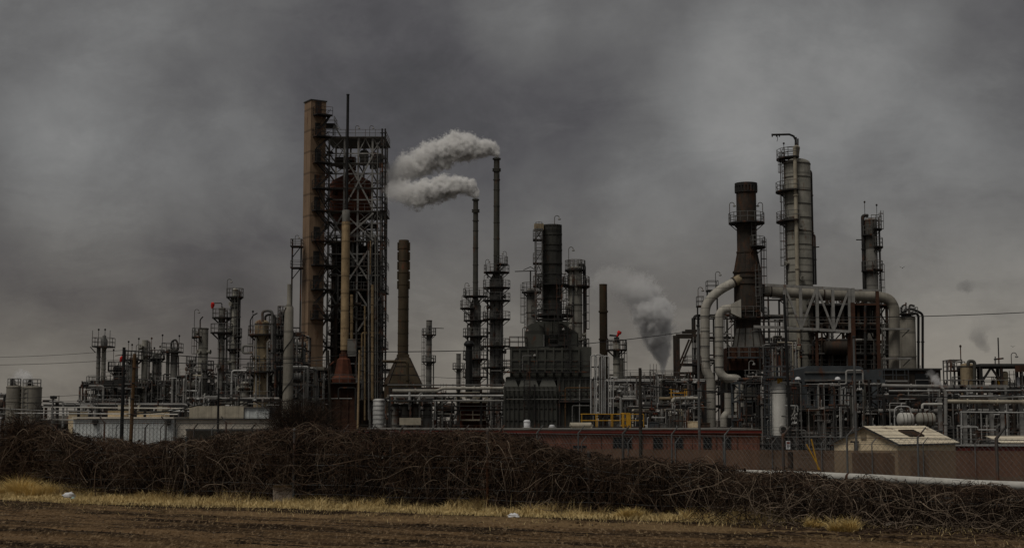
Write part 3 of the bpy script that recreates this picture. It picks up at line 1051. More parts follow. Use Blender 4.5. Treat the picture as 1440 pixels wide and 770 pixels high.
# rusty reactor vessel held in the skeleton
D = 223.2
K = D / FPX
x = X(494, D, 275)
th = thing('reactor_vessel', 'fat rust brown bottle shaped vessel caged high in the steel skeleton', 'vessel', (x, D, Z(296, D)))
mb = MB()
mb.lathe(x, D, [(7 * K, Z(338, D)), (9 * K, Z(332, D)), (27 * K, Z(302, D)), (30.2 * K, Z(296, D)), (30.3 * K, Z(260, D)), (27 * K, Z(255, D)), (9 * K, Z(245, D)), (4.6 * K, Z(241, D)), (4.4 * K, Z(221, D)), (0, Z(220.5, D))], 36)
for py in (262, 276, 290):
    mb.ring(x, D, Z(py, D), 30.2 * K, .1, .25, 36)
mb.build('shell', 'rust_vessel', th)
for i in range(5):
    a = rad(200 + 32 * i)
    mb = MB()
    c, s = math.cos(a), math.sin(a)
    z = Z(268 + (i % 3) * 8, D)
    mb.tube([(x + c * 29 * K, D + s * 29 * K, z), (x + c * 35 * K, D + s * 35 * K, z)], .3, 10)
    mb.build('nozzle', 'rust_steel', th)
th = thing('regenerator_vessel', 'dark lower vessel of the cracker behind the bracing, below the rusty bottle vessel', 'vessel', (X(500, 223, 430), 223.4, GZ))
x = X(502, 223.4, 430)
mb = MB()
mb.lathe(x, 223.4, [(.9, GZ), (1.0, Z(520, D)), (22 * K, Z(490, D)), (22 * K, Z(375, D)), (12 * K, Z(355, D)), (5 * K, Z(340, D)), (0, Z(340, D) + .1)], 30)
mb.build('shell', 'rust_black', th)

# black mast
D = 213.5
th = thing('vent_stack', 'thin black pipe stack poking highest above the steel skeleton', 'chimney', (X(488, D, 200), D, GZ))
mb = MB()
mb.lathe(X(488.3, D, 220), D, [(.21, GZ - .1), (.21, Z(134, D)), (.25, Z(134, D)), (.25, Z(132.6, D)), (.16, Z(132.6, D)), (.16, Z(134, D)), (0, Z(134, D))], 12)
mb.build('shell', 'black_paint', th)
mb = MB()
for py in range(200, 560, 24):
    mb.bx(X(488.3, D, 220) - .06, X(488.3, D, 220) + .06, D + .2, D + 5.6, Z(py, D), Z(py, D) + .12)
mb.build('bracket', 'steel_dark', th)

# big beige standpipe
D = 211.5
K = D / FPX
th = thing('standpipe', 'broad beige clad standpipe in front of the steel skeleton', 'pipe', (X(485.5, D, 400), D, Z(500, D)))
mb = MB()
x = X(485.5, D, 400)
mb.lathe(x, D, [(5.7 * K, Z(492, D)), (5.9 * K, Z(312, D)), (5.3 * K, Z(312, D)), (5.2 * K, Z(297, D)), (4.0 * K, Z(296, D)), (0, Z(296, D))], 22)
mb.build('shell', 'beige_pipe', th)
mb = MB()
mb.lathe(x, D, [(5.4 * K, Z(312, D)), (5.45 * K, Z(296.5, D)), (5.0 * K, Z(295.5, D))], 22)
mb.build('top_band', 'shell_grey', th)
pipe(th, [(x, D, Z(491, D)), (x, D, Z(500, D)), (x, D + 4, Z(508, D))], 5.0 * K, 'rust_steel')

# rust red hopper furnace under the standpipe
D = 207
K = D / FPX
th = thing('hopper', 'rust red faceted hopper on a dark red casing at the foot of the standpipe', 'hopper', (X(483, D), D, GZ))
x = X(483, D, 520)
mb = MB()
mb.lathe(x, D, [(17 * K, Z(540, D)), (16.5 * K, Z(531, D)), (13 * K, Z(528, D)), (9 * K, Z(505, D)), (6 * K, Z(503, D)), (6 * K, Z(497, D)), (0, Z(497, D))], 8)
mb.build('cone', 'rust_red', th, smooth=0)
mb = MB()
mb.bx(X(459, D), X(503, D), D - 2, D + 3, GZ - .1, Z(540, D))
for a in (459, 470, 481, 492, 503):
    mb.bx(X(a, D) - .12, X(a, D) + .12, D - 2.2, D - 2, GZ - .1, Z(540, D) + .1)
mb.build('casing', 'rust_steel', th)
rect_platform(th, X(456, D), X(506, D), D - 3, D + 3, Z(540, D) + .2)
for pts, rp, m in ((((462, 585), (462, 515), (470, 508)), 1.1, 'rust_red'), (((476, 560), (476, 545), (500, 545), (500, 590)), 1.3, 'steel_dark'), (((455, 560), (495, 560)), .7, 'steel_pale')):
    pp(th, D - 2.7, pts, rp, m)
th = thing('control_cabinet', 'pale grey box hung on the front of the steel skeleton beside the standpipe', 'cabinet', (X(495.5, 210), 210, Z(501, 210)))
mb = MB()
mb.bx(X(489.5, 210), X(501.5, 210), 209, 210.5, Z(501, 210), Z(478, 210))
mb.bx(X(489.2, 210), X(501.8, 210), 208.95, 210.6, Z(478, 210), Z(477, 210))
mb.build('box', 'shell_grey', th)
mb = MB()
for a in (490.5, 500.5):
    mb.bx(X(a, 210) - .08, X(a, 210) + .08, 209.4, 209.6, GZ, Z(501, 210))
mb.build('leg_frame', 'steel_dark', th)

# concrete table and landings left of the beige tower
D = 206
th = thing('table_structure', 'grey concrete table deck on posts at the foot of the beige tower', 'structure', (X(433, D), D, GZ))
mb = MB()
mb.bx(X(411, D), X(456, D), D, D + 6, Z(520, D), Z(515.5, D))
mb.build('deck_slab', 'concrete', th)
mb = MB()
for a in (413, 426, 440, 454):
    for b in (.4, 5.6):
        mb.bx(X(a, D) - .3, X(a, D) + .3, D + b - .3, D + b + .3, GZ - .1, Z(520, D))
mb.build('post_frame', 'steel_dark', th)
railing(th, [(X(411, D), D + .1), (X(456, D), D + .1)], Z(515.5, D), 1.0)
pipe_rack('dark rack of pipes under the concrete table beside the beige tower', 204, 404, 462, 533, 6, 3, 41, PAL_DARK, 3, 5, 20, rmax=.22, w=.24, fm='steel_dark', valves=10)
D = 215
th = thing('access_gantry', 'dark two deck gantry on one post hung on the outer side of the beige tower', 'gantry', (X(413, D), D, GZ))
for py in (346, 376):
    rect_platform(th, X(409.5, D, py), X(425.5, D, py), D - 1, D + 1, Z(py, D), rail=1.0)
mb = MB()
for a in (410.5, 423):
    mb.bx(X(a, D, 400) - .11, X(a, D, 400) + .11, D - .2, D + .02, GZ, Z(336, D))
mb.bar(pt(411, 392, D), pt(422, 378, D), .12)
mb.bar(pt(411, 362, D), pt(422, 348, D), .12)
mb.build('post_frame', 'steel_dark', th)
lamp(th, X(415, D, 345), D, Z(346, D), 1.4, 1)

# ---- brown flared stack
D = 196.0
K = D / FPX
x = X(567.2, D, 430)
th = thing('flared_stack', 'dark brown stack standing on a wide flared four sided base', 'chimney', (x, D, GZ))
mb = MB()
mb.lathe(x, D, [(7.6 * K, Z(500, D)), (7.4 * K, Z(339, D)), (7.0 * K, Z(337.5, D)), (5.8 * K, Z(337.5, D)), (5.8 * K, Z(342, D)), (0, Z(342, D))], 24)
mb.build('shell', 'brown_stack', th)
for i in range(5):
    ya, yb = 341 + i * 13.5, 352 + i * 13.5
    for s in (-1, 1):
        mb = MB()
        c = x + s * 7.45 * K
        mb.bx(min(c, c + s * .14), max(c, c + s * .14), D - .35, D + .35, Z(yb, D), Z(ya, D))
        mb.build('fin', 'brown_stack', th)
mb = MB()
for i in range(9):
    mb.ring(x, D, Z(350 + i * 17, D), 7.4 * K, .05, .12, 24)
mb.build('seam_band', 'brown_stack', th)
mb = MB()
prof = [(11 * K, Z(498, D)), (11.5 * K, Z(503, D)), (33 * K, Z(540, D)), (33 * K, GZ - .1)]
vs, fs = [], []
for r, z in prof:
    for a in (45, 135, 225, 315):
        vs.append((x + r * math.cos(rad(a + 12)), D + r * math.sin(rad(a + 12)), z))
for i in range(3):
    for j in range(4):
        fs.append((i * 4 + j, (i + 1) * 4 + j, (i + 1) * 4 + (j + 1) % 4, i * 4 + (j + 1) % 4))
fs.append((0, 1, 2, 3))
mb.add(vs, fs)
mb.build('flared_base', 'brown_stack', th, smooth=0)
mb = MB()
for j in range(4):
    mb.bar(vs[4 + j], vs[8 + j], .16)
    mb.bar(vs[8 + j], vs[8 + (j + 1) % 4], .18)
    for f in (.33, .66):
        p, q = Vector(vs[4 + j]).lerp(Vector(vs[8 + j]), f), Vector(vs[4 + (j + 1) % 4]).lerp(Vector(vs[8 + (j + 1) % 4]), f)
        mb.bar(p, q, .12)
        p, q = Vector(vs[4 + j]).lerp(Vector(vs[4 + (j + 1) % 4]), f), Vector(vs[8 + j]).lerp(Vector(vs[8 + (j + 1) % 4]), f)
        mb.bar(p, q, .1)
mb.build('base_rib', 'rust_black', th)
pp(th, D - 3.4, ((538, 508), (573, 508), (573, 560)), 2.2, 'brown_stack', bend=.4)

# ---- far columns between the stacks
column('far slim column with a thin jib arm and two narrow platforms', 262, 603.2, 8, 450, 'shell_grey', dome=False, rings=2.2, plats=((470, 4, 6), (508, 5, 6)), ladders=((190, 560, 470),), downs=((6.5, .12, 503, 560, 'steel_grey'),), pyref=500)
D = 262
th = thing('jib_arm', 'thin dark jib arm on the far slim column', 'crane arm', (X(604, D), D, Z(463, D)))
mb = MB()
mb.tube([pt(602, 460.5, D - .6), pt(624, 461.5, D - .6)], .07, 6)
mb.build('boom', 'steel_dark', th)
mb = MB()
mb.tube([pt(604, 466, D - .6), pt(604, 458, D - .6)], .09, 6)
mb.build('mast', 'steel_dark', th)
column('small distant column with one wide platform seen beside the first steaming tower', 290, 644.8, 6.4, 497, 'shell_grey', dome=False, rings=2.4, plats=((518, 5.5, 5.5),), ladders=((0, 560, 518),), pyref=520)

# ---- two steaming towers
def steam_tower(label, D, px, wc, ws, ytop, yc0, yc1, plats, lad, seed):
    K = D / FPX
    x = X(px, D, 470)
    th = thing('steam_tower', label, 'process column', (x, D, GZ))
    mb = MB()
    vessel_shell(mb, x, D, wc * K / 2, GZ - .1, Z(yc1, D), False, 24, rings=2.9)
    mb.lathe(x, D, [(wc * K / 2, Z(yc1, D)), (ws * K / 2, Z(yc0, D)), (ws * K / 2 - .05, Z(yc0, D) + .2)], 24)
    mb.build('column_shell', 'shell_grey', th)
    mb = MB()
    r = ws * K / 2
    mb.lathe(x, D, [(r, Z(yc0, D)), (r * .96, Z(ytop + 2, D)), (r * 1.35, Z(ytop + 2, D)), (r * 1.35, Z(ytop, D)), (r * .75, Z(ytop, D)), (r * .75, Z(ytop + 6, D)), (0, Z(ytop + 6, D))], 18)
    for q in (16, 18.5, 31):
        mb.ring(x, D, Z(ytop + q, D), r * .95, .22 if q < 30 else .1, .16, 18)
    z = Z(ytop + 45, D)
    while z > Z(yc0, D):
        mb.ring(x, D, z, r * .95, .06, .12, 18)
        z -= 2.6
    st = mb.build('stack', 'shell_olive', th)
    for (py, l, rr_) in plats:
        w = max(l, rr_) * K
        rad_ = (wc if py > yc1 else ws) * K / 2
        if l and rr_:
            ring_platform(th, x, D, rad_, Z(py, D), w)
        elif l:
            ring_platform(th, x, D, rad_, Z(py, D), w, 110, 265)
        else:
            ring_platform(th, x, D, rad_, Z(py, D), w, -85, 70)
        if random.Random(py).random() < .7:
            lamp(th, x - rad_ - w * .8 if l else x + rad_ + w * .8, D - .2, Z(py, D), 1.7, 1 if l else -1)
    for (a, y0, y1) in lad:
        ladder(th, x + math.cos(rad(a)) * (wc * K / 2 + .25), D + math.sin(rad(a)) * (wc * K / 2 + .25), Z(y0, D), Z(y1, D), a)
    q = random.Random(seed)
    for i in range(9):
        a = rad(q.uniform(195, 345))
        z = Z(q.uniform(yc1 + 8, 545), D)
        mb = MB()
        c, s = math.cos(a), math.sin(a)
        R0 = wc * K / 2
        mb.tube([(x + c * R0 * .9, D + s * R0 * .9, z), (x + c * (R0 + .5), D + s * (R0 + .5), z)], .22, 10)
        mb.tube([(x + c * (R0 + .38), D + s * (R0 + .38), z), (x + c * (R0 + .52), D + s * (R0 + .52), z)], .34, 10)
        mb.build('nozzle', 'shell_dark', th)
    for dx, rp, y0, y1 in ((-wc * .5 - 3, .13, yc1 + 25, 545), (wc * .28, .12, yc1 + 20, 560), (-wc * .2, .1, yc1 + 40, 545)):
        ox = dx * K
        oy = -.2 if abs(ox) > wc * K / 2 else -math.sqrt((wc * K / 2) ** 2 - ox * ox) - .2
        pipe(th, [(x + ox * .2, D + oy * .4, Z(y0, D)), (x + ox, D + oy, Z(y0, D)), (x + ox, D + oy, Z(y1, D))], rp, 'steel_grey')
    return th


steam_tower('shorter of the two steaming towers, thin stack on a column ringed with platforms', 214, 668.5, 15.5, 7.4, 280, 419, 430,
            ((416, 14, 5), (433, 14, 0), (450, 9, 9), (472, 10, 9), (504, 10, 9), (529, 10, 8)), ((215, 450, 417), (320, 500, 473), (230, 545, 505)), 3)
steam_tower('taller of the two steaming towers, its thin stack reaching above everything around it', 222, 698.2, 19, 8.6, 222.5, 384, 393,
            ((371, 0, 12), (382.5, 14, 14), (404, 10, 9), (422, 10, 10), (448, 10, 10), (486, 10, 10), (516, 12, 10)), ((300, 421, 384), (240, 485, 449), (310, 545, 487), (0, 382, 360)), 5)

# ---- black vent stack with red brown plinth building
D = 182
K = D / FPX
x = X(659.5, D, 520)
th = thing('black_stack', 'stubby black stack with a flanged mushroom cap above the red railed plinth', 'chimney', (x, D, Z(556, D)))
mb = MB()
mb.lathe(x, D, [(5.0 * K, Z(560, D)), (4.6 * K, Z(487, D)), (7.4 * K, Z(485, D)), (7.4 * K, Z(482.8, D)), (4.4 * K, Z(479, D)), (0, Z(478.5, D))], 18)
mb.build('shell', 'black_paint', th)
D = 178
th = thing('plant_building', 'small rust red plinth building with cream handrails around two levels', 'building', (X(663, D), D, GZ))
mb = MB()
mb.bx(X(644, D), X(683, D), D, D + 6, GZ - .1, Z(566, D))
for a in (644, 654, 664, 674, 683):
    mb.bx(X(a, D) - .08, X(a, D) + .08, D - .12, D - .003, GZ - .1, Z(566, D) - .01)
mb.build('wall', 'rust_red', th)
rect_platform(th, X(642, D), X(685, D), D - 1.4, D + 6.2, Z(565.5, D) + .14, rm='cream_paint', m='cream_paint')
rect_platform(th, X(648, D), X(683, D), D - 1.6, D - .15, Z(589, D), rm='cream_paint', m='cream_paint')
ladder(th, X(661, D), D - .3, GZ, Z(566, D), 270, 'rust_red', cage=False)
mb = MB()
mb.bx(X(672, D), X(679, D), D - .06, D - .003 + .03, GZ, Z(578, D))
mb.build('door', 'rust_black', th)

# ---- long white header pipes between the two halves of the plant
D = 172
th = thing('pipe_rack', 'long rack of pale header pipes crossing between the brown stack and the black heater', 'pipe rack', (X(635, D), D, GZ))
for pts, rp, m in ((((552, 549), (616, 549), (622, 545.5), (712, 545.5)), 2.3, 'cladding'), (((548, 556), (640, 556), (712, 556)), 1.5, 'galvanised'), (((545, 563), (712, 563)), 1.2, 'steel_pale'),
                   (((576, 575), (576, 549)), 1.8, 'galvanised'), (((590, 590), (590, 553), (600, 549)), 1.4, 'steel_pale'), (((612, 563), (612, 590)), 1.0, 'galvanised'), (((548, 570), (712, 571)), .8, 'steel_dark'), (((545, 541), (712, 541)), 1.0, 'steel_grey')):
    pp(th, D, pts, rp, m)
xs = [X(a, D) for a in (548, 580, 612, 644, 676, 710)]
frame_mesh(xs, [D + .6, D + 4], [GZ - .1, Z(575, D), Z(551.5, D), Z(544, D)], .22, .25, 3).build('steel_frame', 'steel_dark', th)
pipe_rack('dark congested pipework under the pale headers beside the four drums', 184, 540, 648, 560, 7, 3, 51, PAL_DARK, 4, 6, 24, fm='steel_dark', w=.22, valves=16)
pipe_rack('dark congested pipework beyond the red railed plinth', 188, 676, 716, 556, 7, 3, 52, PAL_DARK, 3, 5, 14, fm='steel_dark', w=.22, valves=8)
pipe_rack('tall dark rack behind the foot of the steel skeleton', 232, 440, 560, 520, 8, 5, 53, PAL_DARK, 4, 6, 20, fm='steel_dark', valves=8)

column('silvery banded drum standing beside the foot of the steel skeleton', 176, 532.8, 16.5, 560, 'galvanised', name='storage_drum', cat='drum', dome=True, rings=.55, sharp=.25, pyref=580)
for i, (px, w, lab) in enumerate(((556, 12, 'nearest to the silvery banded drum'), (569, 13, 'behind the pale green panel'), (585, 13, 'at the end of the pale green panel'), (601, 12, 'closest to the red railed plinth'))):
    column('grey upright drum under a canopy, ' + lab, 173, px, w, 567, 'shell_grey', name='storage_drum', cat='drum', group='four upright drums', rings=1.2, sharp=.2, pyref=585)
D = 172
th = thing('canopy', 'flat dark canopy roof over the four upright drums', 'canopy', (X(578, D), D, GZ))
mb = MB()
mb.bx(X(549, D), X(609, D), D - 1.6, D + 2.6, Z(567, D) + .25, Z(565, D) + .25)
mb.build('roof', 'roof_dark', th)
mb = MB()
for a in (549.5, 578.5, 608.5):
    mb.bx(X(a, D) - .08, X(a, D) + .08, D - 1.5, D - 1.3, GZ, Z(567, D) + .25)
mb.build('post_frame', 'steel_dark', th)
D = 160
th = thing('wall_panel', 'pale green panel screen standing in front of the four drums', 'panel', (X(577, D), D, GZ))
mb = MB()
mb.bx(X(562.5, D), X(592.5, D), D, D + .2, Z(597, D), Z(587, D))
mb.build('sheet', 'cream_paint', th)
mb = MB()
for a in (564, 577, 591):
    mb.bx(X(a, D) - .06, X(a, D) + .06, D + .2, D + .32, GZ, Z(587.5, D))
mb.build('post_frame', 'steel_dark', th)

# ---- black fired heater
D = 160.0
K = D / FPX
hx = lambda a, py=540: X(a, D, py)
hz = lambda py: Z(py, D)
th = thing('fired_heater', 'massive black ribbed furnace block topped by a thick banded black stack', 'furnace', (hx(770), D, GZ))
Y1 = D + 10
mb = MB()
for a, b in ((708, 728.3), (729.7, 757.3), (758.7, 782.5)):
    # wall bay whose shoulders lean in on every side towards the body
    i_ = 5 * K
    za, zb_ = hz(543), hz(529)
    lo = [(hx(a), D), (hx(b), D), (hx(b), D + 6), (hx(a), D + 6)]
    hi = [(hx(a) + i_, D + .55), (hx(b) - i_, D + .55), (hx(b) - i_, D + 6), (hx(a) + i_, D + 6)]
    vs = [(x, y, GZ - .1) for x, y in lo] + [(x, y, za) for x, y in lo] + [(x, y, zb_) for x, y in hi]
    mb.add(vs, [(q, (q + 1) % 4, (q + 1) % 4 + 4, q + 4) for q in range(4)] + [(q + 4, (q + 1) % 4 + 4, (q + 1) % 4 + 8, q + 8) for q in range(4)] + [(8, 9, 10, 11)])
mb.bx(hx(711), hx(781.5), D + .8, Y1, GZ - .1, hz(529.6))
fb = mb.build('firebox', 'heater_black', th, smooth=0)
mb = MB()
for a in (710, 715.5, 722, 728.5, 736, 743, 750, 757.5, 764, 770, 776, 782.5):
    mb.bx(hx(a) - .07, hx(a) + .07, D - .2, D - .003, GZ - .1, hz(543))
for py in (556, 573, 590):
    mb.bx(hx(709.5), hx(783), D - .1, D - .004, hz(py) - .08, hz(py) + .08)
mb.build('buckstay_rib', 'stack_black', fb)
mb = MB()
mb.bx(hx(784.5), hx(831), D + .6, Y1, GZ - .1, hz(529))
for a in (785, 792, 800, 808, 816, 824, 830.5):
    mb.bx(hx(a) - .1, hx(a) + .1, D + .42, D + .597, GZ - .1, hz(529.5))
mb.bx(hx(784), hx(832), D + .4, D + .597, hz(562) - .12, hz(562) + .12)
mb.build('side_casing', 'heater_black', th, smooth=0)
mb = MB()
mb.bx(hx(717), hx(816), D + 1.2, Y1 - 1, hz(531), hz(487))
for a in (719, 731, 743, 755, 767, 779, 791, 803, 815):
    mb.bx(hx(a) - .09, hx(a) + .09, D + 1.0, D + 1.197, hz(531), hz(487.5))
for py in (490, 505, 518):
    mb.bx(hx(718.5), hx(815.5), D + 1.06, D + 1.196, hz(py) - .1, hz(py) + .1)
mb.build('convection_box', 'heater_black', th, smooth=0)
mb = MB()
mb.bx(hx(800), hx(833), D + 1.4, Y1 - .8, hz(529), hz(486.5))
mb.build('side_duct_box', 'heater_black', th, smooth=0)
mb = MB()
mb.bx(hx(741), hx(813), D + 3.6, Y1 - 2.2, hz(488.5), hz(468))
for a in (741, 755, 770, 785, 799, 813):
    mb.bx(hx(a) - .09, hx(a) + .09, D + 3.45, D + 3.597, hz(486.5), hz(468.5))
mb.bx(hx(740.5), hx(813.5), D + 3.48, D + 3.596, hz(477) - .09, hz(477) + .09)
mb.build('upper_tier', 'heater_black', th, smooth=0)
mb = MB()
mb.bx(hx(753), hx(801), D + 4.0, Y1 - 2.6, hz(468.5), hz(448))
for a in (753, 765, 777, 789, 801):
    mb.bx(hx(a) - .08, hx(a) + .08, D + 3.86, D + 3.997, hz(468.2), hz(448.5))
mb.build('top_tier', 'heater_black', th, smooth=0)
# transition elbows and cone up to the stack
mb = MB()
mb.prism([(hx(739), hz(488)), (hx(739), hz(463)), (hx(742), hz(456)), (hx(748), hz(452)), (hx(757), hz(452)), (hx(766), hz(458)), (hx(766), hz(488))], D + 3, Y1 - 2)
mb.build('elbow_duct', 'heater_black', th, smooth=0)
mb = MB()
mb.prism([(hx(786), hz(488)), (hx(786), hz(452)), (hx(792), hz(452)), (hx(814), hz(465)), (hx(814), hz(488))], D + 3, Y1 - 2)
mb.bx(hx(813) + .2, hx(815), D + 2.9, Y1 - 1.9, hz(488), hz(465))
mb.build('sloped_duct', 'heater_black', th, smooth=0)
sx, sy = X(776.5, D + 6, 380), D + 6
Ks = sy / FPX
zz = lambda py: Z(py, sy)
mb = MB()
mb.lathe(sx, sy, [(17 * Ks, zz(489)), (17 * Ks, zz(470)), (14 * Ks, zz(444)), (13.4 * Ks, zz(440)), (13.4 * Ks, zz(319)), (13.9 * Ks, zz(319)), (13.9 * Ks, zz(316.5)), (12.6 * Ks, zz(316.5)), (12.6 * Ks, zz(324)), (0, zz(324))], 34)
for py in (331, 345, 353, 372, 386, 420, 436):
    mb.ring(sx, sy, zz(py), 13.3 * Ks, .08, .22, 34)
mb.build('stack', 'stack_black', th)
for i in range(14):
    pass
mb = MB()
for i in range(16):
    a = rad(i * 22.5)
    for q0, q1 in ((319, 345), (345, 400), (402, 440)):
        mb.bx(sx + math.cos(a) * 13.45 * Ks - .035, sx + math.cos(a) * 13.45 * Ks + .035, sy + math.sin(a) * 13.45 * Ks - .035, sy + math.sin(a) * 13.45 * Ks + .035, zz(q1), zz(q0))
mb.build('stack_rib', 'stack_black', th)
ring_platform(th, sx, sy, 13.4 * Ks, zz(400), .95, rm='steel_dark')
ring_platform(th, sx, sy, 14.5 * Ks, zz(443), 1.3, rm='steel_dark')
rect_platform(th, hx(704), hx(830), D - .1, D + .95, hz(521.5), rm='steel_dark', sides=3)
rect_platform(th, hx(716), hx(742), D + 1.0, D + 3, hz(486), rm='steel_dark')
rect_platform(th, hx(772), hx(800), D + 1.0, D + 3, hz(483), rm='steel_dark')
rect_platform(th, hx(757), hx(800), D + 1.6, D + 3, hz(446), rm='steel_dark', sides=3)
rect_platform(th, hx(786), hx(832), D - .5, D + .4, hz(563), rm='steel_dark')
for a, y0, y1, f in ((783, 472, 434, 270), (798, 520, 470, 270), (741, 600, 523, 270), (787, 446, 400, 270)):
    ladder(th, hx(a, y1), D + (.7 if y0 < 530 else -.6), hz(y0), hz(y1), f, 'steel_dark')
for a, py in ((735, 486), (786, 484), (783, 443), (793, 446), (745, 521)):
    lamp(th, hx(a, py), D + 1.0, hz(py), 1.9, 1, 'steel_dark')
lamp(th, sx + .3, sy, zz(317), .9, 1)
for pts, rp, m in ((((705, 521), (690, 521)), .8, 'steel_grey'), (((795, 600), (795, 545), (830, 545)), .9, 'wood_pole'), (((752, 600), (752, 540)), 1.1, 'steel_dark'), (((712, 548), (782, 548)), .5, 'steel_grey'),
                   (((712, 561), (830, 561)), .7, 'steel_grey'), (((787, 600), (787, 530)), 1.2, 'steel_dark'), (((805, 600), (805, 570), (829, 570)), .9, 'steel_grey'), (((815, 600), (815, 540)), .7, 'steel_pale'),
                   (((735, 520), (735, 500), (748, 500)), .8, 'steel_grey'), (((765, 488), (765, 470)), .9, 'steel_grey')):
    pp(th, D - .35, pts, rp, m)

# scaffold-like service tower clinging to the black stack
D2 = 165
th = thing('service_tower', 'slim caged service tower with a tan box at its top clinging to the black stack', 'tower', (X(757.5, D2), D2, Z(450, D2)))
xs = [X(752.5, D2, 380), X(763, D2, 380)]
frame_mesh(xs, [D2 - .6, D2 + .6], [Z(v, D2) for v in (452, 436, 420, 402, 386, 370, 352, 337, 322)], .1, .5, 2, bw=.07).build('steel_frame', 'steel_grey', th)
for py in (402, 370, 337):
    rect_platform(th, xs[0] - .25, xs[1], D2 - .9, D2 + .7, Z(py, D2), t=.12)
mb = MB()
mb.bx(xs[0] - .1, xs[0] + 1.0, D2 - .5, D2 + .5, Z(324, D2), Z(315, D2))
mb.build('hood_box', 'shell_tan', th)
ladder(th, (xs[0] + xs[1]) / 2, D2 - .75, Z(450, D2), Z(324, D2), 270)
whip(th, xs[0], D2 - .9, Z(402, D2), 2.0, ball=True)

t, x, r, z1 = column('round topped grey column half hidden behind the black stack, with a jib on its crown', 174, 747.5, 14, 405, 'shell_grey', rings=2.6, plats=((410, 7, 4),), ladders=((200, 480, 410),), pyref=440)
D2 = 173
mb = MB()
mb.tube([pt(746, 410, D2), pt(746, 380, D2)], .09, 6)
mb.tube([pt(724, 381.5, D2), pt(754, 380.5, D2)], .06, 6)
mb.tube([pt(736, 379.5, D2), pt(746, 375, D2), pt(754, 380, D2)], .045, 5)
mb.build('jib', 'steel_dark', t)
t, x, r, z1 = column('tall weathered grey column directly beyond the black stack, railed all around its top', 172, 809, 19.5, 374, 'shell_light', dome=True, sharp=.3, rings=2.2, plats=((379, 4, 5), (402, 7, 0), (402, 0, 11), (489, 0, 10)),
                      ladders=((200, 450, 402), (0, 489, 402)), downs=((13, .2, 372, 500, 'steel_dark'), (-4, .1, 382, 470, 'steel_grey')), lamps=((-9, 378, 2.4, 1), (-8, 402, 1.6, -1)), nozzles=5, pyref=430)
mb = MB()
for i in range(10):
    a = rad(i * 36)
    mb.bar((x + math.cos(a) * r, 172 + math.sin(a) * r, z1 - .6), (x + math.cos(a) * r, 172 + math.sin(a) * r, z1 + 1.0), .07)
mb.ring(x, 172, z1 + .95, r - .04, .08, .08, 20)
mb.ring(x, 172, z1 + .5, r - .04, .08, .08, 20)
mb.build('crown_railing', 'steel_pale', t)

D = 176.0
K = D / FPX
x = X(848.5, D, 450)
th = thing('rusty_stack', 'plain rusty brown stack with no platforms between the black heater and the grey plume', 'chimney', (x, D, GZ))
mb = MB()
mb.lathe(x, D, [(6.0 * K, GZ - .1), (5.5 * K, Z(401, D)), (5.7 * K, Z(401, D)), (5.7 * K, Z(399.4, D)), (5.0 * K, Z(399.4, D)), (5.0 * K, Z(404, D)), (0, Z(404, D))], 22)
for py in (439, 478, 503):
    mb.ring(x, D, Z(py, D), 5.4 * K, .12, .2, 22)
mb.build('shell', 'brown_stack', th)

# looping white pipes at the side of the heater
D = 152
th = thing('pipe_bank', 'bank of slender white pipes looping over at the top beside the black heater', 'pipework', (X(842, D), D, GZ))
for i, (a, b, yt) in enumerate(((831, 839, 499), (836.5, 846, 498), (843, 851, 500), (848.5, 856, 500.5))):
    pp(th, D + i * .35, ((a, 582), (a, yt), (b, yt), (b, 582)), .95, 'galvanised', bend=.3, flanges=False)
for a, yt in ((859, 530), (862.5, 532)):
    pp(th, D, ((a, 582), (a, yt), (868, yt)), .7, 'galvanised', flanges=False)
mb = MB()
for py in (515, 545, 570):
    mb.bx(X(829.5, D), X(858, D), D + 1.5, D + 1.62, Z(py, D) - .07, Z(py, D) + .07)
mb.bx(X(844, D) - .1, X(844, D) + .1, D + 1.63, D + 1.8, GZ, Z(512, D))
mb.build('support_frame', 'steel_dark', th)

# yellow railed walkway
D = 128
th = thing('walkway', 'bright yellow handrailed walkway with a caged ladder in front of the white pipe bank', 'walkway', (X(858, D), D, GZ))
rect_platform(th, X(817, D), X(905, D), D, D + 2.0, Z(600, D), m='steel_dark', rm='yellow_paint', rail=1.15)
rect_platform(th, X(872, D), X(884, D), D - 1.3, D - .05, Z(596.5, D), m='yellow_paint', rm='yellow_paint', rail=1.0)
for a in (874, 880, 883):
    mb = MB()
    mb.bx(X(a, D) - .07, X(a, D) + .07, D - 1.6, D - 1.46, Z(606, D), Z(581, D))
    mb.build('gate_post', 'yellow_paint', th)
mb = MB()
for a in (820, 840, 860, 880, 902):
    mb.bx(X(a, D) - .1, X(a, D) + .1, D + .9, D + 1.1, GZ - .05, Z(600, D) - .18)
mb.build('leg_frame', 'steel_dark', th)

# column with the red beacon
t, x, r, z1 = column('pale column with a wide railed top deck and a red beacon on a short arm', 168, 867, 9.5, 477, 'shell_light', dome=True, rings=2.6, plats=((491, 7.5, 10),), ladders=((350, 560, 492),), nozzles=2, pyref=510)
D = 168
mb = MB()
mb.tube([pt(866, 478, D), pt(868, 472, D), pt(857, 471, D)], .12, 6)
mb.bx(X(864, D), X(870.5, D), D - .5, D + .5, Z(479, D), Z(474, D))
mb.build('davit', 'steel_dark', t)
th = thing('beacon_lamp', 'small red beacon on the arm above the pale column deck', 'lamp', pt(870, 470, D - .2))
mb = MB()
mb.tube([pt(868, 473, D - .2), pt(870.5, 467.5, D - .2)], [.1, .2], 8)
mb.tube([pt(870.2, 468.5, D - .2), pt(872, 465.5, D - .2)], [.28, .24], 10)
mb.build('lens', 'red_paint', th)
column('thin dark pipe column standing against the pale beacon column', 166, 874.5, 5.5, 503, 'shell_dark', dome=False, rings=3.5, pyref=540)

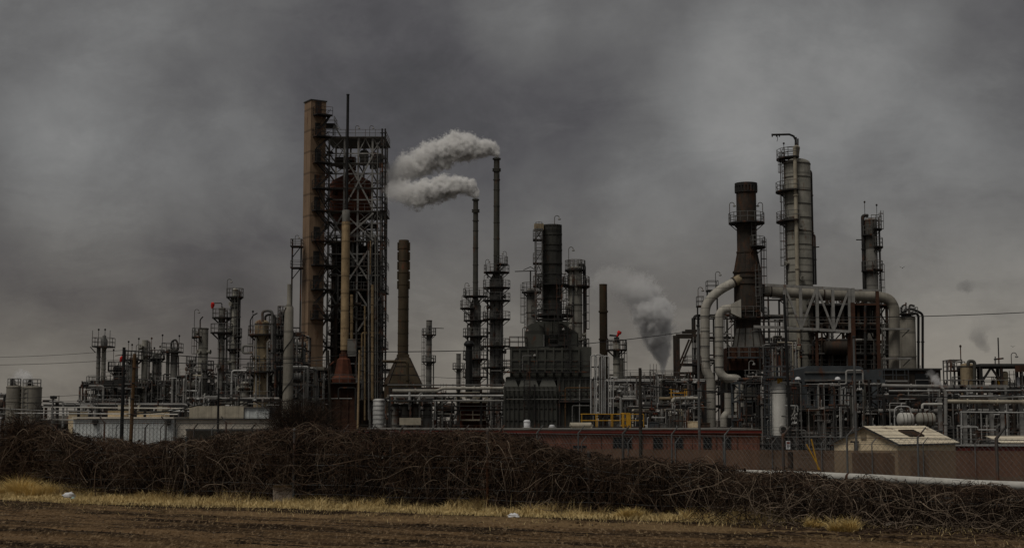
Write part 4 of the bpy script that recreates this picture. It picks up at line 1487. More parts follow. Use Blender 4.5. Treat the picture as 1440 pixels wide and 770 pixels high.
pipe_rack('big open pipe rack with bent silver lines left of the twin silver ducts', 158, 854, 992, 536, 8, 4, 61, PAL_DARK + ['galvanised', 'steel_pale'], 3.4, 6, 34, fm='steel_dark', w=.22, valves=24, rmax=.22)
pipe_rack('lower dark pipe rack between the yellow walkway and the silver ducts', 140, 886, 990, 572, 4, 2, 62, PAL_MID, 3.5, 5, 18, fm='steel_dark', w=.2, valves=10)
pipe_rack('crowded dark rack tucked behind the rusty stack and beacon column', 182, 836, 990, 531, 6, 4, 63, PAL_DARK, 4, 5, 16, fm='steel_dark', valves=8)
D = 150
th = thing('bent_pipe', 'fat silver clad pipe that bends from level to straight down above the brick roof', 'pipe', (X(944, D), D, GZ))
pp(th, D, ((985, 559.5), (946, 559.5), (941, 601)), 2.6, 'cladding', 14)
mb = MB()
q = pt(941, 600, D)
mb.lathe(q[0], D, [(.62, GZ), (.62, q[2] - .25), (.2, q[2] + .35), (0, q[2] + .35)], 14)
mb.build('cone_foot', 'white_paint', th)
th = thing('tan_pipe', 'stubby tan pipe with a yellow railed deck over it', 'pipe', (X(945, D), D + 1.5, GZ))
pp(th, D + 1.5, ((927, 560), (958, 560), (958, 600)), 2.2, 'shell_tan', 12)
rect_platform(th, X(944, D), X(967, D), D + .8, D + 2.6, Z(556.5, D), m='yellow_paint', rm='yellow_paint', rail=.75)
th = thing('cream_pipe', 'long level cream pipe running low through the dark rack', 'pipe', (X(925, D), D - .8, GZ))
pp(th, D - .8, ((890, 600), (890, 575), (960, 576), (960, 600)), 1.4, 'cream_paint', 10)
for i, (a, b, y0, m, lab) in enumerate(((913, 926, 594, 'steel_blue', 'small dark teal cabinet standing just above the brick roof line'), (927, 937, 596, 'steel_grey', 'grey squat cabinet beside the cone foot of the bent pipe'),
                                        (968, 981, 593, 'shed_cream', 'tan double door cabinet above the brick roof'), (986, 997, 595, 'rust_black', 'rust brown open cabinet beside the thick duct leg'))):
    Dq = 136
    th = thing('equipment_cabinet', lab, 'cabinet', (X((a + b) / 2, Dq), Dq, GZ), 'cabinets behind the brick building')
    mb = MB()
    mb.bx(X(a, Dq), X(b, Dq), Dq, Dq + 1.2, GZ - .05, Z(y0, Dq))
    mb.bx(X(a, Dq) - .05, X(b, Dq) + .05, Dq - .05, Dq + 1.25, Z(y0, Dq), Z(y0, Dq) + .07)
    mb.build('body', m, th)
    mb = MB()
    c = X((a + b) / 2, Dq)
    mb.bx(X(a, Dq) + .08, c - .03, Dq - .05, Dq - .003, GZ + .1, Z(y0, Dq) - .08)
    mb.bx(c + .03, X(b, Dq) - .08, Dq - .05, Dq - .003, GZ + .1, Z(y0, Dq) - .08)
    mb.build('double_door', m, th)

# gantry crane frame
D = 164
th = thing('hoist_gantry', 'brown steel hoist gantry with hanging blocks and braced legs left of the silver ducts', 'gantry', (X(970, D), D, GZ))
mb = MB()
for a in (953.5, 986):
    for y in (D, D + 3):
        mb.bx(X(a, D) - .2, X(a, D) + .2, y - .2, y + .2, GZ, Z(470, D))
for y in (D, D + 3):
    mb.bx(X(951, D), X(990, D), y - .22, y + .22, Z(473.5, D), Z(469.5, D) + .01)
    mb.bx(X(964, D), X(984, D), y - .15, y + .15, Z(466.5, D), Z(463, D))
    mb.bar((X(955, D), y, Z(520, D)), (X(974, D), y, Z(475, D)), .2)
    mb.bx(X(951, D), X(988, D), y - .12, y + .12, Z(513, D), Z(510.5, D))
    mb.bx(X(953, D), X(986, D), y - .12, y + .12, Z(525, D), Z(522.5, D))
    mb.bar((X(957, D), y, Z(545, D)), (X(971, D), y, Z(524, D)), .18)
    mb.bar((X(985, D), y, Z(545, D)), (X(971, D), y, Z(524, D)), .18)
mb.build('steel_frame', 'rust_black', th)
rect_platform(th, X(965, D), X(985, D), D - .6, D + 3.4, Z(511, D), rail=.9)
for a in (975, 979.5):
    mb = MB()
    mb.tube([pt(a, 473, D - .3), pt(a, 483, D - .3)], .04, 5)
    mb.bx(X(a, D) - .13, X(a, D) + .13, D - .45, D - .15, Z(489, D), Z(482, D))
    mb.tube([pt(a, 488, D - .3), pt(a, 506, D - .3)], .07, 6)
    mb.build('hoist_block', 'steel_pale', th)

# cooling unit where the plume starts
D = 196
th = thing('vent_unit', 'low dark unit with two short funnels where the grey plume rises', 'vent', (X(930, D), D, GZ))
mb = MB()
mb.bx(X(915, D), X(947, D), D, D + 5, GZ - .1, Z(531, D))
for a in (917, 925, 933, 941):
    mb.bx(X(a, D) - .08, X(a, D) + .08, D - .1, D - .003, GZ, Z(531, D))
mb.build('casing', 'steel_dark', th)
for a in (927.5, 933):
    mb = MB()
    x = X(a, D)
    mb.lathe(x, D + 2, [(.42, Z(531, D)), (.3, Z(529, D)), (.34, Z(526, D)), (.25, Z(526, D)), (.22, Z(528, D)), (0, Z(528, D))], 14)
    mb.build('funnel', 'steel_dark', th)
lamp(th, X(913, D), D, Z(533, D), 1.0, 1)
railing(th, [(X(915, D), D + .1), (X(947, D), D + .1)], Z(531, D) + .01, .9)

# ---- rusted flue stack with the silver ducts
D = 165.0
K = D / FPX
x = X(1051, D, 380)
th = thing('rusted_flue_stack', 'thick rust streaked flue stack with a dark collar, flaring out above the silver ducts', 'chimney', (x, D, GZ))
zf = lambda py: Z(py, D)
mb = MB()
mb.lathe(x, D, [(17.5 * K, zf(463)), (17.5 * K, zf(438)), (19.3 * K, zf(437)), (19.3 * K, zf(384)), (14 * K, zf(355)), (14 * K, zf(270)), (14 * K, zf(263)), (13 * K, zf(257.5)), (11.5 * K, zf(257.5)), (11.5 * K, zf(264)), (0, zf(264))], 36)
for py in (384, 391, 400, 437):
    mb.ring(x, D, zf(py), 19.2 * K, .12, .22, 36)
for py in (356, 318):
    mb.ring(x, D, zf(py), 13.9 * K, .1, .2, 36)
mb.build('shell', 'rust_black', th)
mb = MB()
mb.lathe(x, D, [(23 * K, zf(489)), (17.7 * K, zf(462)), (17.0 * K, zf(462))], 36)
mb.build('skirt_cone', 'shell_grey', th)
mb = MB()
mb.ring(x, D, zf(271), 14 * K, .16, .12, 30)
mb.ring(x, D, zf(262), 14 * K, .16, .35, 30)
for i in range(20):
    a = rad(i * 18)
    mb.bx(x + math.cos(a) * 14.6 * K - .12, x + math.cos(a) * 14.6 * K + .12, D + math.sin(a) * 14.6 * K - .12, D + math.sin(a) * 14.6 * K + .12, zf(271) + .1, zf(262) + .02)
mb.build('collar', 'steel_dark', th)
mb = MB()
for i in range(12):
    a = rad(i * 30 + 8)
    c, s = math.cos(a), math.sin(a)
    mb.bar((x + c * 23.3 * K, D + s * 23.3 * K, zf(488)), (x + c * 17.8 * K, D + s * 17.8 * K, zf(462)), .1)
    mb.bar((x + c * 19.6 * K, D + s * 19.6 * K, zf(384)), (x + c * 14.2 * K, D + s * 14.2 * K, zf(356)), .1)
mb.build('stiffener_rib', 'rust_black', th)
ring_platform(th, x, D, 14 * K, zf(313), .95)
ring_platform(th, x, D, 14 * K, zf(347), 1.0, -80, 75)
ring_platform(th, x, D, 19.4 * K, zf(446), .6, 180, 350)
for dx, d in ((-24, 1), (23, -1)):
    lamp(th, x + dx * K, D - .1, zf(313), 2.1, d)
ladder(th, x + .6, D - 14 * K - .25, zf(347), zf(313), 270)
ladder(th, x + 19 * K, D - .4, zf(440), zf(347), 0)
ladder(th, x + .9, D - 19.5 * K - .25, zf(446), zf(385), 270)

th = thing('furnace_casing', 'rust brown boxy furnace casing carrying the rusted flue stack', 'furnace', (x, D, GZ))
mb = MB()
mb.bx(X(1021, D), X(1076, D), D - 2.3, D + 5, zf(521), zf(489))
for a in (1021.5, 1030, 1039, 1048, 1057, 1066, 1075.5):
    mb.bx(X(a, D) - .08, X(a, D) + .08, D - 2.46, D - 2.303, zf(521), zf(489.5))
mb.build('casing', 'rust_steel', th, smooth=0)
mb = MB()
mb.bx(X(1077, D), X(1101, D), D - 1.2, D + 4, zf(514), zf(491))
mb.bx(X(1076.5, D), X(1101.5, D), D - 1.4, D + 4, zf(491), zf(489))
mb.build('side_box', 'rust_red', th, smooth=0)
mb = MB()
for a in (1023, 1041, 1060, 1074, 1099):
    for y in (D - 1.1, D + 3.8):
        mb.bx(X(a, D) - .2, X(a, D) + .2, y - .2, y + .2, GZ - .1, zf(514) - .01)
mb.build('leg_frame', 'steel_dark', th)
mb = MB()
mb.bx(X(1026, D), X(1058, D), D + .5, D + 4, GZ - .1, zf(521) - .02)
mb.build('lower_box', 'shell_dark', th)
for py, a, b in ((503, 1018, 1078), (535, 1040, 1072), (584, 1038, 1072)):
    rect_platform(th, X(a, D), X(b, D), D - 3.6, D - 2.5, zf(py), m='steel_blue')
ladder(th, X(1072, D), D - 3.7, GZ, zf(490), 270, 'steel_blue')
lamp(th, X(1046, D), D - 3.5, zf(535), 1.9, 1, 'steel_pale')

th = thing('silver_duct', 'outer, taller banded silver duct running from the flue stack to the ground', 'duct', (X(992, D), D, GZ))
pp(th, D - 1.2, ((1041, 392, .4), (1009, 409), (991.5, 428), (991.5, 519), (1000, 533), (1000, 620)), 6.6, 'cladding', 20, bend=2.2, name='duct', flanges=False)
mb = MB()
q, q2 = Vector(pt(1041, 392, D - .8)), Vector(pt(1033, 396.5, D - .9))
mb.tube([q + (q - q2) * .3, q2], 6.9 * K, 20)
mb.build('tan_collar', 'shell_tan', th)
mb = MB()
q3 = Vector(pt(1031, 397.5, D - .93))
mb.tube([q2, q3], 7.6 * K, 20)
mb.build('collar_band', 'rust_black', th)
for py in (445, 466, 487, 508, 552, 575):
    q = pt(991.5 if py < 520 else 1000, py, D - 1.2)
    mb = MB()
    mb.ring(q[0], q[1], q[2], 6.55 * K, .04, .08, 20)
    mb.build('band', 'steel_grey', th)
th = thing('silver_duct', 'inner and shorter of the two banded silver ducts, hooking into a square hood', 'duct', (X(1011, D), D, GZ))
pp(th, D - 2.6, ((1030, 434), (1018, 434), (1011.5, 442), (1011.5, 523), (1020, 532), (1037, 532), (1040, 540), (1040, 590)), 6.2, 'cladding', 20, bend=1.3, name='duct', flanges=False)
mb = MB()
a, b = pt(1027, 434, D - 2.6), pt(1041, 434, D - 2.6)
w0, w1 = 6.2 * K, 13 * K
mb.add([(a[0], a[1] - w0, a[2] - w0), (a[0], a[1] + w0, a[2] - w0), (a[0], a[1] + w0, a[2] + w0), (a[0], a[1] - w0, a[2] + w0),
        (b[0], b[1] - w0 * 1.2, b[2] - w1), (b[0], b[1] + w0 * 1.2, b[2] - w1), (b[0], b[1] + w0 * 1.2, b[2] + w1), (b[0], b[1] - w0 * 1.2, b[2] + w1)],
       [(3, 2, 1, 0), (4, 5, 6, 7), (0, 1, 5, 4), (1, 2, 6, 5), (2, 3, 7, 6), (3, 0, 4, 7)])
mb.build('hood', 'cladding', th, smooth=0)
for py in (460, 480, 500, 516):
    q = pt(1011.5, py, D - 2.6)
    mb = MB()
    mb.ring(q[0], q[1], q[2], 6.15 * K, .04, .08, 20)
    mb.build('band', 'steel_grey', th)
th = thing('short_duct', 'short silver upright duct with a bent foot below the twin silver ducts', 'duct', (X(1024, D), D - 3, GZ))
pp(th, D - 3, ((1024, 551), (1024, 580), (1018, 585), (1018, 600)), 5.2, 'cladding', 18, name='duct', flanges=False)
pp(th, D - 3, ((1035, 548), (1035, 578)), 2.4, 'cladding', 12)
mb = MB()
mb.bx(X(1016, D), X(1034, D), D - 4, D - 2, Z(587, D), Z(583, D))
mb.build('base_plate', 'steel_pale', th)
pipe_rack('dark braced frame standing behind the twin silver ducts', 171, 984, 1046, 442, 6, 6, 64, PAL_DARK, 2.6, 3, 10, fm='steel_dark', w=.2, valves=4, bulk=False, rmax=.18)
for a, py in ((986.5, 430), (1001, 407), (1006, 406)):
    pass
D2 = 170
th = thing('access_gantry', 'small railed landing with hooked lamps beside the top bend of the outer silver duct', 'gantry', (X(994, D2), D2, GZ))
rect_platform(th, X(982, D2), X(991, D2), D2, D2 + 1.5, Z(429, D2))
rect_platform(th, X(996, D2), X(1012, D2), D2, D2 + 1.5, Z(407, D2))
for a, py in ((983, 429), (1008, 407)):
    lamp(th, X(a, D2), D2 + .1, Z(py, D2), 1.9, 1)
mb = MB()
for a, py in ((983, 429), (990, 429), (997, 407), (1011, 407)):
    mb.bx(X(a, D2) - .08, X(a, D2) + .08, D2 + .7, D2 + .86, GZ, Z(py, D2) - .18)
mb.build('post_frame', 'steel_dark', th)

# ---- tallest pale column with its jib
D = 174.0
K = D / FPX
t, x, r, z1 = column('fat pale banded column with a hooked jib crane and standpipe, tallest on this side', D, 1122.5, 37.5, 223, 'shell_light', rings=1.68, sharp=.42,
                     plats=((269, 12, 0), (311, 12, 0), (223, 10, 0)), ladders=((192, 269, 224), (200, 311, 270), (195, 400, 312)), downs=((19.5, .17, 240, 400, 'steel_dark'), (-18.5, .14, 300, 530, 'steel_grey'), (23, .12, 330, 400, 'steel_dark')), nozzles=6, pyref=320)
zf = lambda py: Z(py, D)
pipe(t, [(x - .2, D - 1.2, zf(221)), (x - .2, D - r - .3, zf(211)), (x - 7 * K, D - r - .3, zf(211)), (x - 7 * K, D - r - .3, zf(520))], 2.8 * K, 'cream_paint', 14)
mb = MB()
mb.tube([pt(1119, 240, D), pt(1119, 193, D)], .14, 8)
mb.tube([pt(1122, 240, D - .2), pt(1122, 195, D - .2)], .1, 8)
mb.tube([pt(1119.5, 206, D), pt(1119, 197, D), pt(1116, 191.5, D), pt(1110, 189, D), pt(1085, 189.5, D)], .13, 8)
for a in (1086, 1092, 1096):
    mb.tube([pt(a, 189.5, D), pt(a, 192.5, D)], .08, 6)
mb.tube([pt(1093, 190, D), pt(1093.5, 196, D), pt(1092.5, 199, D)], .035, 5)
mb.build('jib_crane', 'steel_dark', t)
rect_platform(t, X(1101, D, 220), X(1122, D, 220), D - .8, D + .8, zf(221), m='steel_dark')
mb = MB()
for a in (1097, 1103):
    mb.bx(X(a, D, 230) - .05, X(a, D, 230) + .05, D - .3, D - .2, zf(312), zf(215))
mb.build('ladder_rail', 'steel_dark', t)
whip(t, X(1101, D, 200), D - .5, zf(222), 1.6, ball=True)
for py in (348,):
    pp(t, D, ((1141, py), (1152, py - 1)), .8, 'steel_dark')

t, x, r, z1 = column('slimmer dark topped column with a caged ladder side, standing apart near the bird', 182, 1225.5, 17, 307, 'shell_grey', dome=True, sharp=.3, rings=3.4, plats=((322, 0, 7), (347, 0, 8), (379, 0, 7), (330, 5, 0), (380, 6, 0)),
                     ladders=((350, 347, 306), (340, 380, 348), (0, 440, 381)), downs=((-11.5, .22, 303, 520, 'steel_dark'), (12, .09, 310, 500, 'steel_grey')), whips=((-8, 309, 2.2), (9, 309, 1.8)), nozzles=3, pyref=360)
D = 182
mb = MB()
mb.lathe(x, D, [(r + .02, Z(350, D)), (r + .03, Z(312, D)), (r - .1, Z(311, D))], 26)
mb.build('dark_upper_band', 'shell_dark', t)
mb = MB()
for i in range(9):
    a = rad(-100 + i * 25)
    mb.bar((x + math.cos(a) * (r + .6), D + math.sin(a) * (r + .6), Z(322, D)), (x + math.cos(a) * (r + .6), D + math.sin(a) * (r + .6), Z(304, D)), .06)
mb.sector(x, D, r + .55, r + .63, Z(304.5, D), Z(303.7, D), -100, 100)
mb.build('crown_railing', 'steel_grey', t)
pp(t, D - .6, ((1204, 337), (1213, 337)), .8, 'steel_dark')

# ---- truss bridge and the big level duct
D = 160.0
K = D / FPX
zf = lambda py: Z(py, D)
th = thing('truss_bridge', 'pale painted zigzag truss bridge carrying the level duct beside the rusted flue stack', 'bridge', (X(1150, D), D, GZ))
mb = MB()
pn = [1103.5, 1126, 1149, 1171.5, 1194.5]
tp = [(1078, 400.5), (1103.5, 401.8), (1126, 403), (1149, 404.3), (1171.5, 405.5), (1194.5, 406.8)]
bt = [(1060, 459), (1103.5, 460.5), (1126, 461.8), (1149, 463), (1171.5, 464.5), (1194.5, 466)]
for y in (D,):
    for ln in (tp, bt):
        for a, b in zip(ln[:-1], ln[1:]):
            p, q = pt(a[0], a[1], D), pt(b[0], b[1], D)
            mb.bar((p[0], y, p[2]), (q[0], y, q[2]), .22, .3)
    for i, a in enumerate(pn):
        zt, zb_ = zf(tp[i + 1][1]), zf(bt[i + 1][1])
        mb.bx(X(a, D, 430) - .15, X(a, D, 430) + .15, y - .16, y + .16, zb_ - .1, zt + .12)
        if i < 4:
            b = pn[i + 1]
            if i % 2 == 0:
                mb.bar((X(a, D, 430), y, zt), (X(b, D, 430), y, zf(bt[i + 2][1])), .22)
            else:
                mb.bar((X(a, D, 430), y, zb_), (X(b, D, 430), y, zf(tp[i + 2][1])), .22)
mb.build('truss_frame', 'steel_pale', th)
mb = MB()
mb.bx(X(1060, D), X(1195, D), D + .25, D + 1.4, zf(466), zf(464.5))
mb.build('walkway_deck', 'steel_grey', th)
mb = MB()
for a in (1149, 1194.5):
    mb.bx(X(a, D, 430) - .15, X(a, D, 430) + .15, D + .5, D + .8, GZ, zf(466) - .002)
mb.build('leg_frame', 'rust_steel', th)
th = thing('portal_frame', 'pale goalpost frame with one rust brown leg at the end of the truss bridge', 'frame', (X(1218, D), D, GZ))
mb = MB()
mb.bx(X(1199.5, D, 430) - .2, X(1199.5, D, 430) + .2, D - .2, D + .2, zf(425), zf(405))
mb.bx(X(1199.5, D, 430) + .21, X(1237, D, 430), D - .1, D + .1, zf(409), zf(406.5))
mb.build('beam', 'steel_pale', th)
mb = MB()
mb.bx(X(1198.5, D, 430) - .24, X(1198.5, D, 430) + .24, D - .24, D + .24, GZ, zf(425.5))
mb.bx(X(1200, D, 430) + .2, X(1236, D, 430), D - .15, D + .15, zf(429), zf(426.5))
mb.bx(X(1234, D, 430) - .17, X(1234, D, 430) + .17, D - .17, D + .17, GZ, zf(409) - .01)
mb.build('leg_frame', 'rust_steel', th)

D = 166.0
K = D / FPX
th = thing('level_duct', 'long fat tan grey duct running level from the flue stack, elbowing down at its end', 'duct', (X(1170, D), D, GZ))
pp(th, D, ((1072, 409), (1085, 410), (1234, 417), (1250, 420), (1257.5, 432), (1257.5, 522)), 7.6, 'concrete', 22, bend=.9, name='duct', flanges=False)
for a, b in ((1072, 408.5), (1083, 410), (1157, 413.4), (1231, 416.8)):
    q, q2 = Vector(pt(a, b, D)), Vector(pt(a + 2, b + .1, D))
    mb = MB()
    mb.tube([q, q2], 8.0 * K if a > 1075 else 9.2 * K, 22)
    mb.build('band', 'rust_black', th)
for py, w in ((462, 17), (503, 17)):
    rect_platform(th, X(1238, D), X(1277, D), D - 1.4, D - .75, Z(py, D), rail=0, m='steel_pale', t=.2)
    mb = MB()
    mb.bar((X(1266, D), D - 1.0, Z(py + 12, D)), (X(1276, D), D - 1.0, Z(py, D) - .2), .09)
    mb.build('bracket', 'steel_dark', th)
mb = MB()
x = X(1257.5, D)
mb.ring(x, D, Z(521, D), 7.4 * K, .12, .3, 22)
mb.bx(x - .9, x + .9, D - .9, D + .9, GZ, Z(522, D))
mb.build('plinth', 'concrete', th)

# dark reactor deck behind the truss
D = 172.0
zf = lambda py: Z(py, D)
th = thing('steel_structure', 'rust dark open steel structure of decks and bracing seen through and below the truss bridge', 'structure', (X(1190, D), D, GZ))
xs = [X(a, D, 480) for a in (1142, 1164, 1186, 1208, 1232, 1248)]
frame_mesh(xs, [D, D + 6], [GZ - .1] + [zf(v) for v in (545, 518, 497, 478, 455, 428, 414)], .3, .45, 9, bw=.14).build('steel_frame', 'rust_black', th)
for py in (518, 497, 462, 428):
    rect_platform(th, xs[0] - .5, xs[-1] + .3, D - .7, D + 6.2, zf(py) + .03, rail=1.0)
for a, w, y0, y1, m in ((1163, 17, 515, 472, 'rust_black'), (1184, 15, 515, 484, 'rust_steel'), (1212, 18, 515, 452, 'rust_steel'), (1226, 14, 462, 425, 'shell_dark')):
    mb = MB()
    r = w * D / FPX / 2
    vessel_shell(mb, X(a, D), D + 2.2, r, zf(y0) - .02, zf(y1) - r * .55, True, 20, rings=1.2)
    mb.build('drum', m, th)
for i in range(22):
    q = random.Random(100 + i)
    a, b = q.uniform(1140, 1248), q.uniform(1140, 1248)
    ya, yb = q.choice((428, 455, 478, 497)), q.choice((518, 545, 590))
    pp(th, D - q.uniform(.3, 1.2), ((b, ya), (a, ya), (a, yb)), q.choice((.7, 1.0, 1.5, 2)), q.choice(PAL_DARK), 8)
mb = MB()
n_ = 40
for i in range(n_):
    a, b = X(1138 + 98 * i / n_, D), X(1138 + 98 * (i + 1) / n_, D)
    mb.bx(a, b - .01, D + 2.6 - (.08 if i % 2 else 0), D + 2.75, zf(463), zf(424))
mb.build('ribbed_panel', 'steel_dark', th, smooth=0)
mb = MB()
mb.bx(X(1140, D), X(1246, D), D + 4.2, D + 5.8, zf(545), zf(480))
mb.build('inner_casing', 'rust_black', th, smooth=0)
mb = MB()
mb.tube([pt(1158, 489, D - 1.0), pt(1160, 489, D - 1.0), pt(1196, 489, D - 1.0), pt(1198, 489, D - 1.0)], [.5, .85, .85, .5], 16)
mb.build('exchanger', 'rust_black', th)
D = 176
pipe_rack('tall dark rack of lines between the pale banded column and the dark deck structure', 176, 1076, 1146, 415, 6, 7, 65, PAL_DARK, 2.8, 3, 16, fm='steel_dark', w=.22, valves=10, bulk=False, rmax=.2)

# ---- domed tan vessel and its dark loop pipes
D = 170.0
t, x, r, z1 = column('tan dome topped vessel with black loop pipes arching over it near the level duct end', D, 1276.5, 22.5, 443, 'concrete', rings=4.5, sharp=.35, pyref=480, plats=((438, 0, 0.1),) if False else ())
for pts, rp, m in ((((1279, 446), (1279, 440), (1291.5, 441), (1291.5, 520)), 1.8, 'black_paint'), (((1270, 446), (1271, 436), (1283, 434), (1297.5, 441), (1297.5, 520)), 1.8, 'black_paint'), (((1268, 444), (1268, 430), (1274, 428)), 1.2, 'steel_dark'),
                   (((1274, 445), (1274, 425)), 1.0, 'steel_dark'), (((1278, 445), (1279, 428), (1286, 430)), 1.4, 'steel_dark')):
    pp(t, D - .6, pts, rp, m)
rect_platform(t, X(1264, D), X(1289, D), D - 1.2, D + 1.0, Z(441, D), rail=.7, t=.12)

# ---- white vessel on a skirt with the round manway
D = 142.0
K = D / FPX
x = X(1094.5, D, 570)
th = thing('white_vessel', 'smooth white upright vessel with a yellow crown patch and a round manway', 'vessel', (x, D, GZ))
r = 11.3 * K
mb = MB()
vessel_shell(mb, x, D, r, Z(612, D), Z(536, D), True, 32, sharp=.3)
mb.build('shell', 'vessel_white', th)
mb = MB()
mb.lathe(x, D, [(r * 1.06, GZ - .1), (r * 1.06, Z(612, D) + .02), (r * .5, Z(612, D) + .03)], 30)
mb.build('skirt', 'steel_dark', th)
mb = MB()
mb.sector(x, D, r - .02, r + .02, Z(539, D), Z(530.5, D), 255, 292)
mb.build('yellow_patch', 'yellow_paint', th)
mb = MB()
q = pt(1101, 603, D - r * .9)
mb.tube([(q[0], q[1] + .2, q[2]), (q[0], q[1] - .25, q[2])], .42, 18)
o = mb.build('manway', 'steel_pale', th)
mb = MB()
mb.tube([(q[0], q[1] - .25, q[2]), (q[0], q[1] - .33, q[2])], .26, 16)
mb.build('manway_cover', 'steel_dark', o)
rect_platform(th, X(1076, D), X(1112, D), D - 1.4, D + 1.2, Z(529, D), rail=1.0, m='steel_blue', rm='steel_blue')
ladder(th, X(1080.5, D), D - .4, GZ, Z(529, D), 200, 'steel_blue')
pipe_rack('dark blue framed rack of fine lines around the white vessel', 148, 1040, 1132, 536, 5, 4, 66, PAL_MID, 2.6, 5, 30, fm='steel_blue', w=.2, valves=16, rmax=.2)
pipe_rack('pile of cream and silver valve lines on a rack beside the rust red box', 154, 1076, 1128, 486, 3, 2, 67, PAL_LIGHT, 1.8, 3, 16, fm='steel_dark', w=.14, valves=12, rmax=.16, bulk=False)

# ---- blue grey compressor house on its concrete table
D = 140.0
K = D / FPX
zf = lambda py: Z(py, D)
th = thing('compressor_house', 'blue grey steel house with open dark bays on tall concrete legs', 'building', (X(1187, D), D, GZ))
mb = MB()
mb.bx(X(1131, D), X(1213, D), D, D + 7, zf(535), zf(517))
mb.prism([(X(1131, D), zf(517)), (X(1136, D), zf(514)), (X(1208, D), zf(514)), (X(1213, D), zf(517))], D + .1, D + 6.9)
mb.bx(X(1214, D), X(1243, D), D + .6, D + 6, zf(533), zf(519))
mb.build('upper_wall', 'steel_blue', th, smooth=0)
mb = MB()
mb.bx(X(1130.5, D), X(1213.5, D), D - .15, D - .003, zf(523) - .08, zf(523) + .08)
mb.bx(X(1130.5, D), X(1213.5, D), D - .12, D - .004, zf(534.5) - .1, zf(534.5) + .1)
mb.build('ledge_trim', 'steel_grey', th)
mb = MB()
for a in (1132, 1150, 1171, 1192, 1212, 1230, 1242):
    mb.bx(X(a, D) - .22, X(a, D) + .22, D + .3, D + .75, zf(570), zf(535) + (.0 if a < 1214 else .15) - .01)
for a, b in ((1150, 1160), (1171, 1165), (1171, 1181), (1192, 1186), (1192, 1200)):
    mb.bar((X(a, D), D + .5, zf(548)), (X(b, D), D + .5, zf(536)), .16)
mb.build('bay_frame', 'steel_blue', th)
mb = MB()
mb.bx(X(1132, D), X(1243, D), D + 4, D + 6.6, zf(570), zf(536))
mb.build('inner_wall', 'steel_dark', th)
mb = MB()
mb.bx(X(1130, D), X(1244, D), D - .8, D + 7, zf(573), zf(570))
dk = mb.build('deck', 'steel_blue', th)
railing(dk, [(X(1130, D), D - .7), (X(1244, D), D - .7)], zf(570), 1.05, m='steel_blue', spacing=1.2)
for i in range(9):
    q = random.Random(50 + i)
    a = q.uniform(1136, 1206)
    mb = MB()
    xx, h = X(a, D), q.uniform(.8, 1.9)
    if i % 2:
        mb.bx(xx, xx + q.uniform(.5, 1.1), D + 1.2, D + 2.2, zf(570), zf(570) + h)
    else:
        vessel_shell(mb, xx + .4, D + 1.6, .4, zf(570), zf(570) + h, True, 14)
    mb.build('machine', q.choice(['steel_grey', 'steel_blue', 'galvanised', 'steel_dark']), th)
mb = MB()
for i in range(3):
    a = 1184 + i * 4.6
    mb.tube([pt(a, 569, D - .2), pt(a, 545 - (i % 2), D - .2)], .1, 8)
mb.tube([pt(1184, 545, D - .2), pt(1193.5, 544, D - .2)], .1, 8)
mb.build('manifold', 'galvanised', th)
for a in (1122, 1178):
    mb = MB()
    q = pt(a, 532, D - .5)
    mb.lathe(q[0], q[1], [(0, q[2] + .2), (.22, q[2] + .12), (.3, q[2] - .08), (.24, q[2] - .12), (0, q[2] - .1)], 12)
    mb.bar((q[0], q[1], q[2] + .1), (q[0] + .25, q[1] + .6, q[2] - .6), .06)
    mb.build('floodlight', 'plastic_white', th)
th = thing('concrete_table', 'bare concrete table frame of thick legs and cross beams under the blue grey house', 'structure', (X(1169, D), D - 1.5, GZ))
mb = MB()
for a in (1147, 1192):
    for y in (D - 2, D + 3):
        mb.bx(X(a, D) - .32, X(a, D) + .32, y - .32, y + .32, GZ - .1, zf(574))
for py, h in ((605, .45), (577, .3)):
    for y in (D - 2, D + 3):
        mb.bx(X(1147, D) + .321, X(1192, D) - .321, y - .25, y + .25, zf(py) - h, zf(py) + h * .4)
for a in (1147, 1192):
    mb.bx(X(a, D) - .2, X(a, D) + .2, D - 1.7, D + 2.7, zf(577) - .3, zf(577) + .1)
mb.build('concrete_frame', 'concrete_dark', th)
for pts, rp, m in ((((1158, 600), (1158, 580), (1182, 580), (1182, 600)), .9, 'steel_grey'), (((1170, 602), (1170, 576)), .8, 'steel_pale'), (((1160, 590), (1200, 590)), .7, 'steel_grey')):
    pp(th, D - 1.2, pts, rp, m)
pipe_rack('thin dark frame hung with fine lines and valves in front of the blue grey house', 136.5, 1112, 1246, 541, 1.2, 3, 69, PAL_DARK, 3.4, 2, 26, fm='steel_dark', w=.13, valves=22, rmax=.09, bulk=False, brace=.15, rsc=.65)
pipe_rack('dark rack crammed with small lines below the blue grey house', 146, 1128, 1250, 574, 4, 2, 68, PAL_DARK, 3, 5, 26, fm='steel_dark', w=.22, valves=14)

# ---- blocks and racks toward the right edge
D = 150.0
zf = lambda py: Z(py, D)
th = thing('plant_building', 'long low dark brown plant house with a flat roof behind the pale pipe racks', 'building', (X(1290, D), D + 2, GZ))
mb = MB()
mb.bx(X(1246, D), X(1330, D), D + 2, D + 10, GZ - .1, zf(519))
for a in range(1250, 1330, 9):
    mb.bx(X(a, D) - .05, X(a, D) + .05, D + 1.93, D + 1.997, GZ, zf(519.5))
mb.build('wall', 'rust_black', th)
mb = MB()
mb.bx(X(1245, D), X(1331, D), D + 1.7, D + 10.3, zf(519), zf(516.5))
mb.build('roof', 'roof_dark', th)
mb = MB()
mb.bx(X(1293, D), X(1312, D), D + 1.9, D + 1.999, zf(541), zf(524))
mb.build('opening', 'glass_dark', th)
whip(th, X(1309, D), D + 4, zf(516.5), .4)
rect_platform(th, X(1243, D), X(1278, D), D + .2, D + 1.6, zf(534), rm='steel_blue', m='steel_pale')
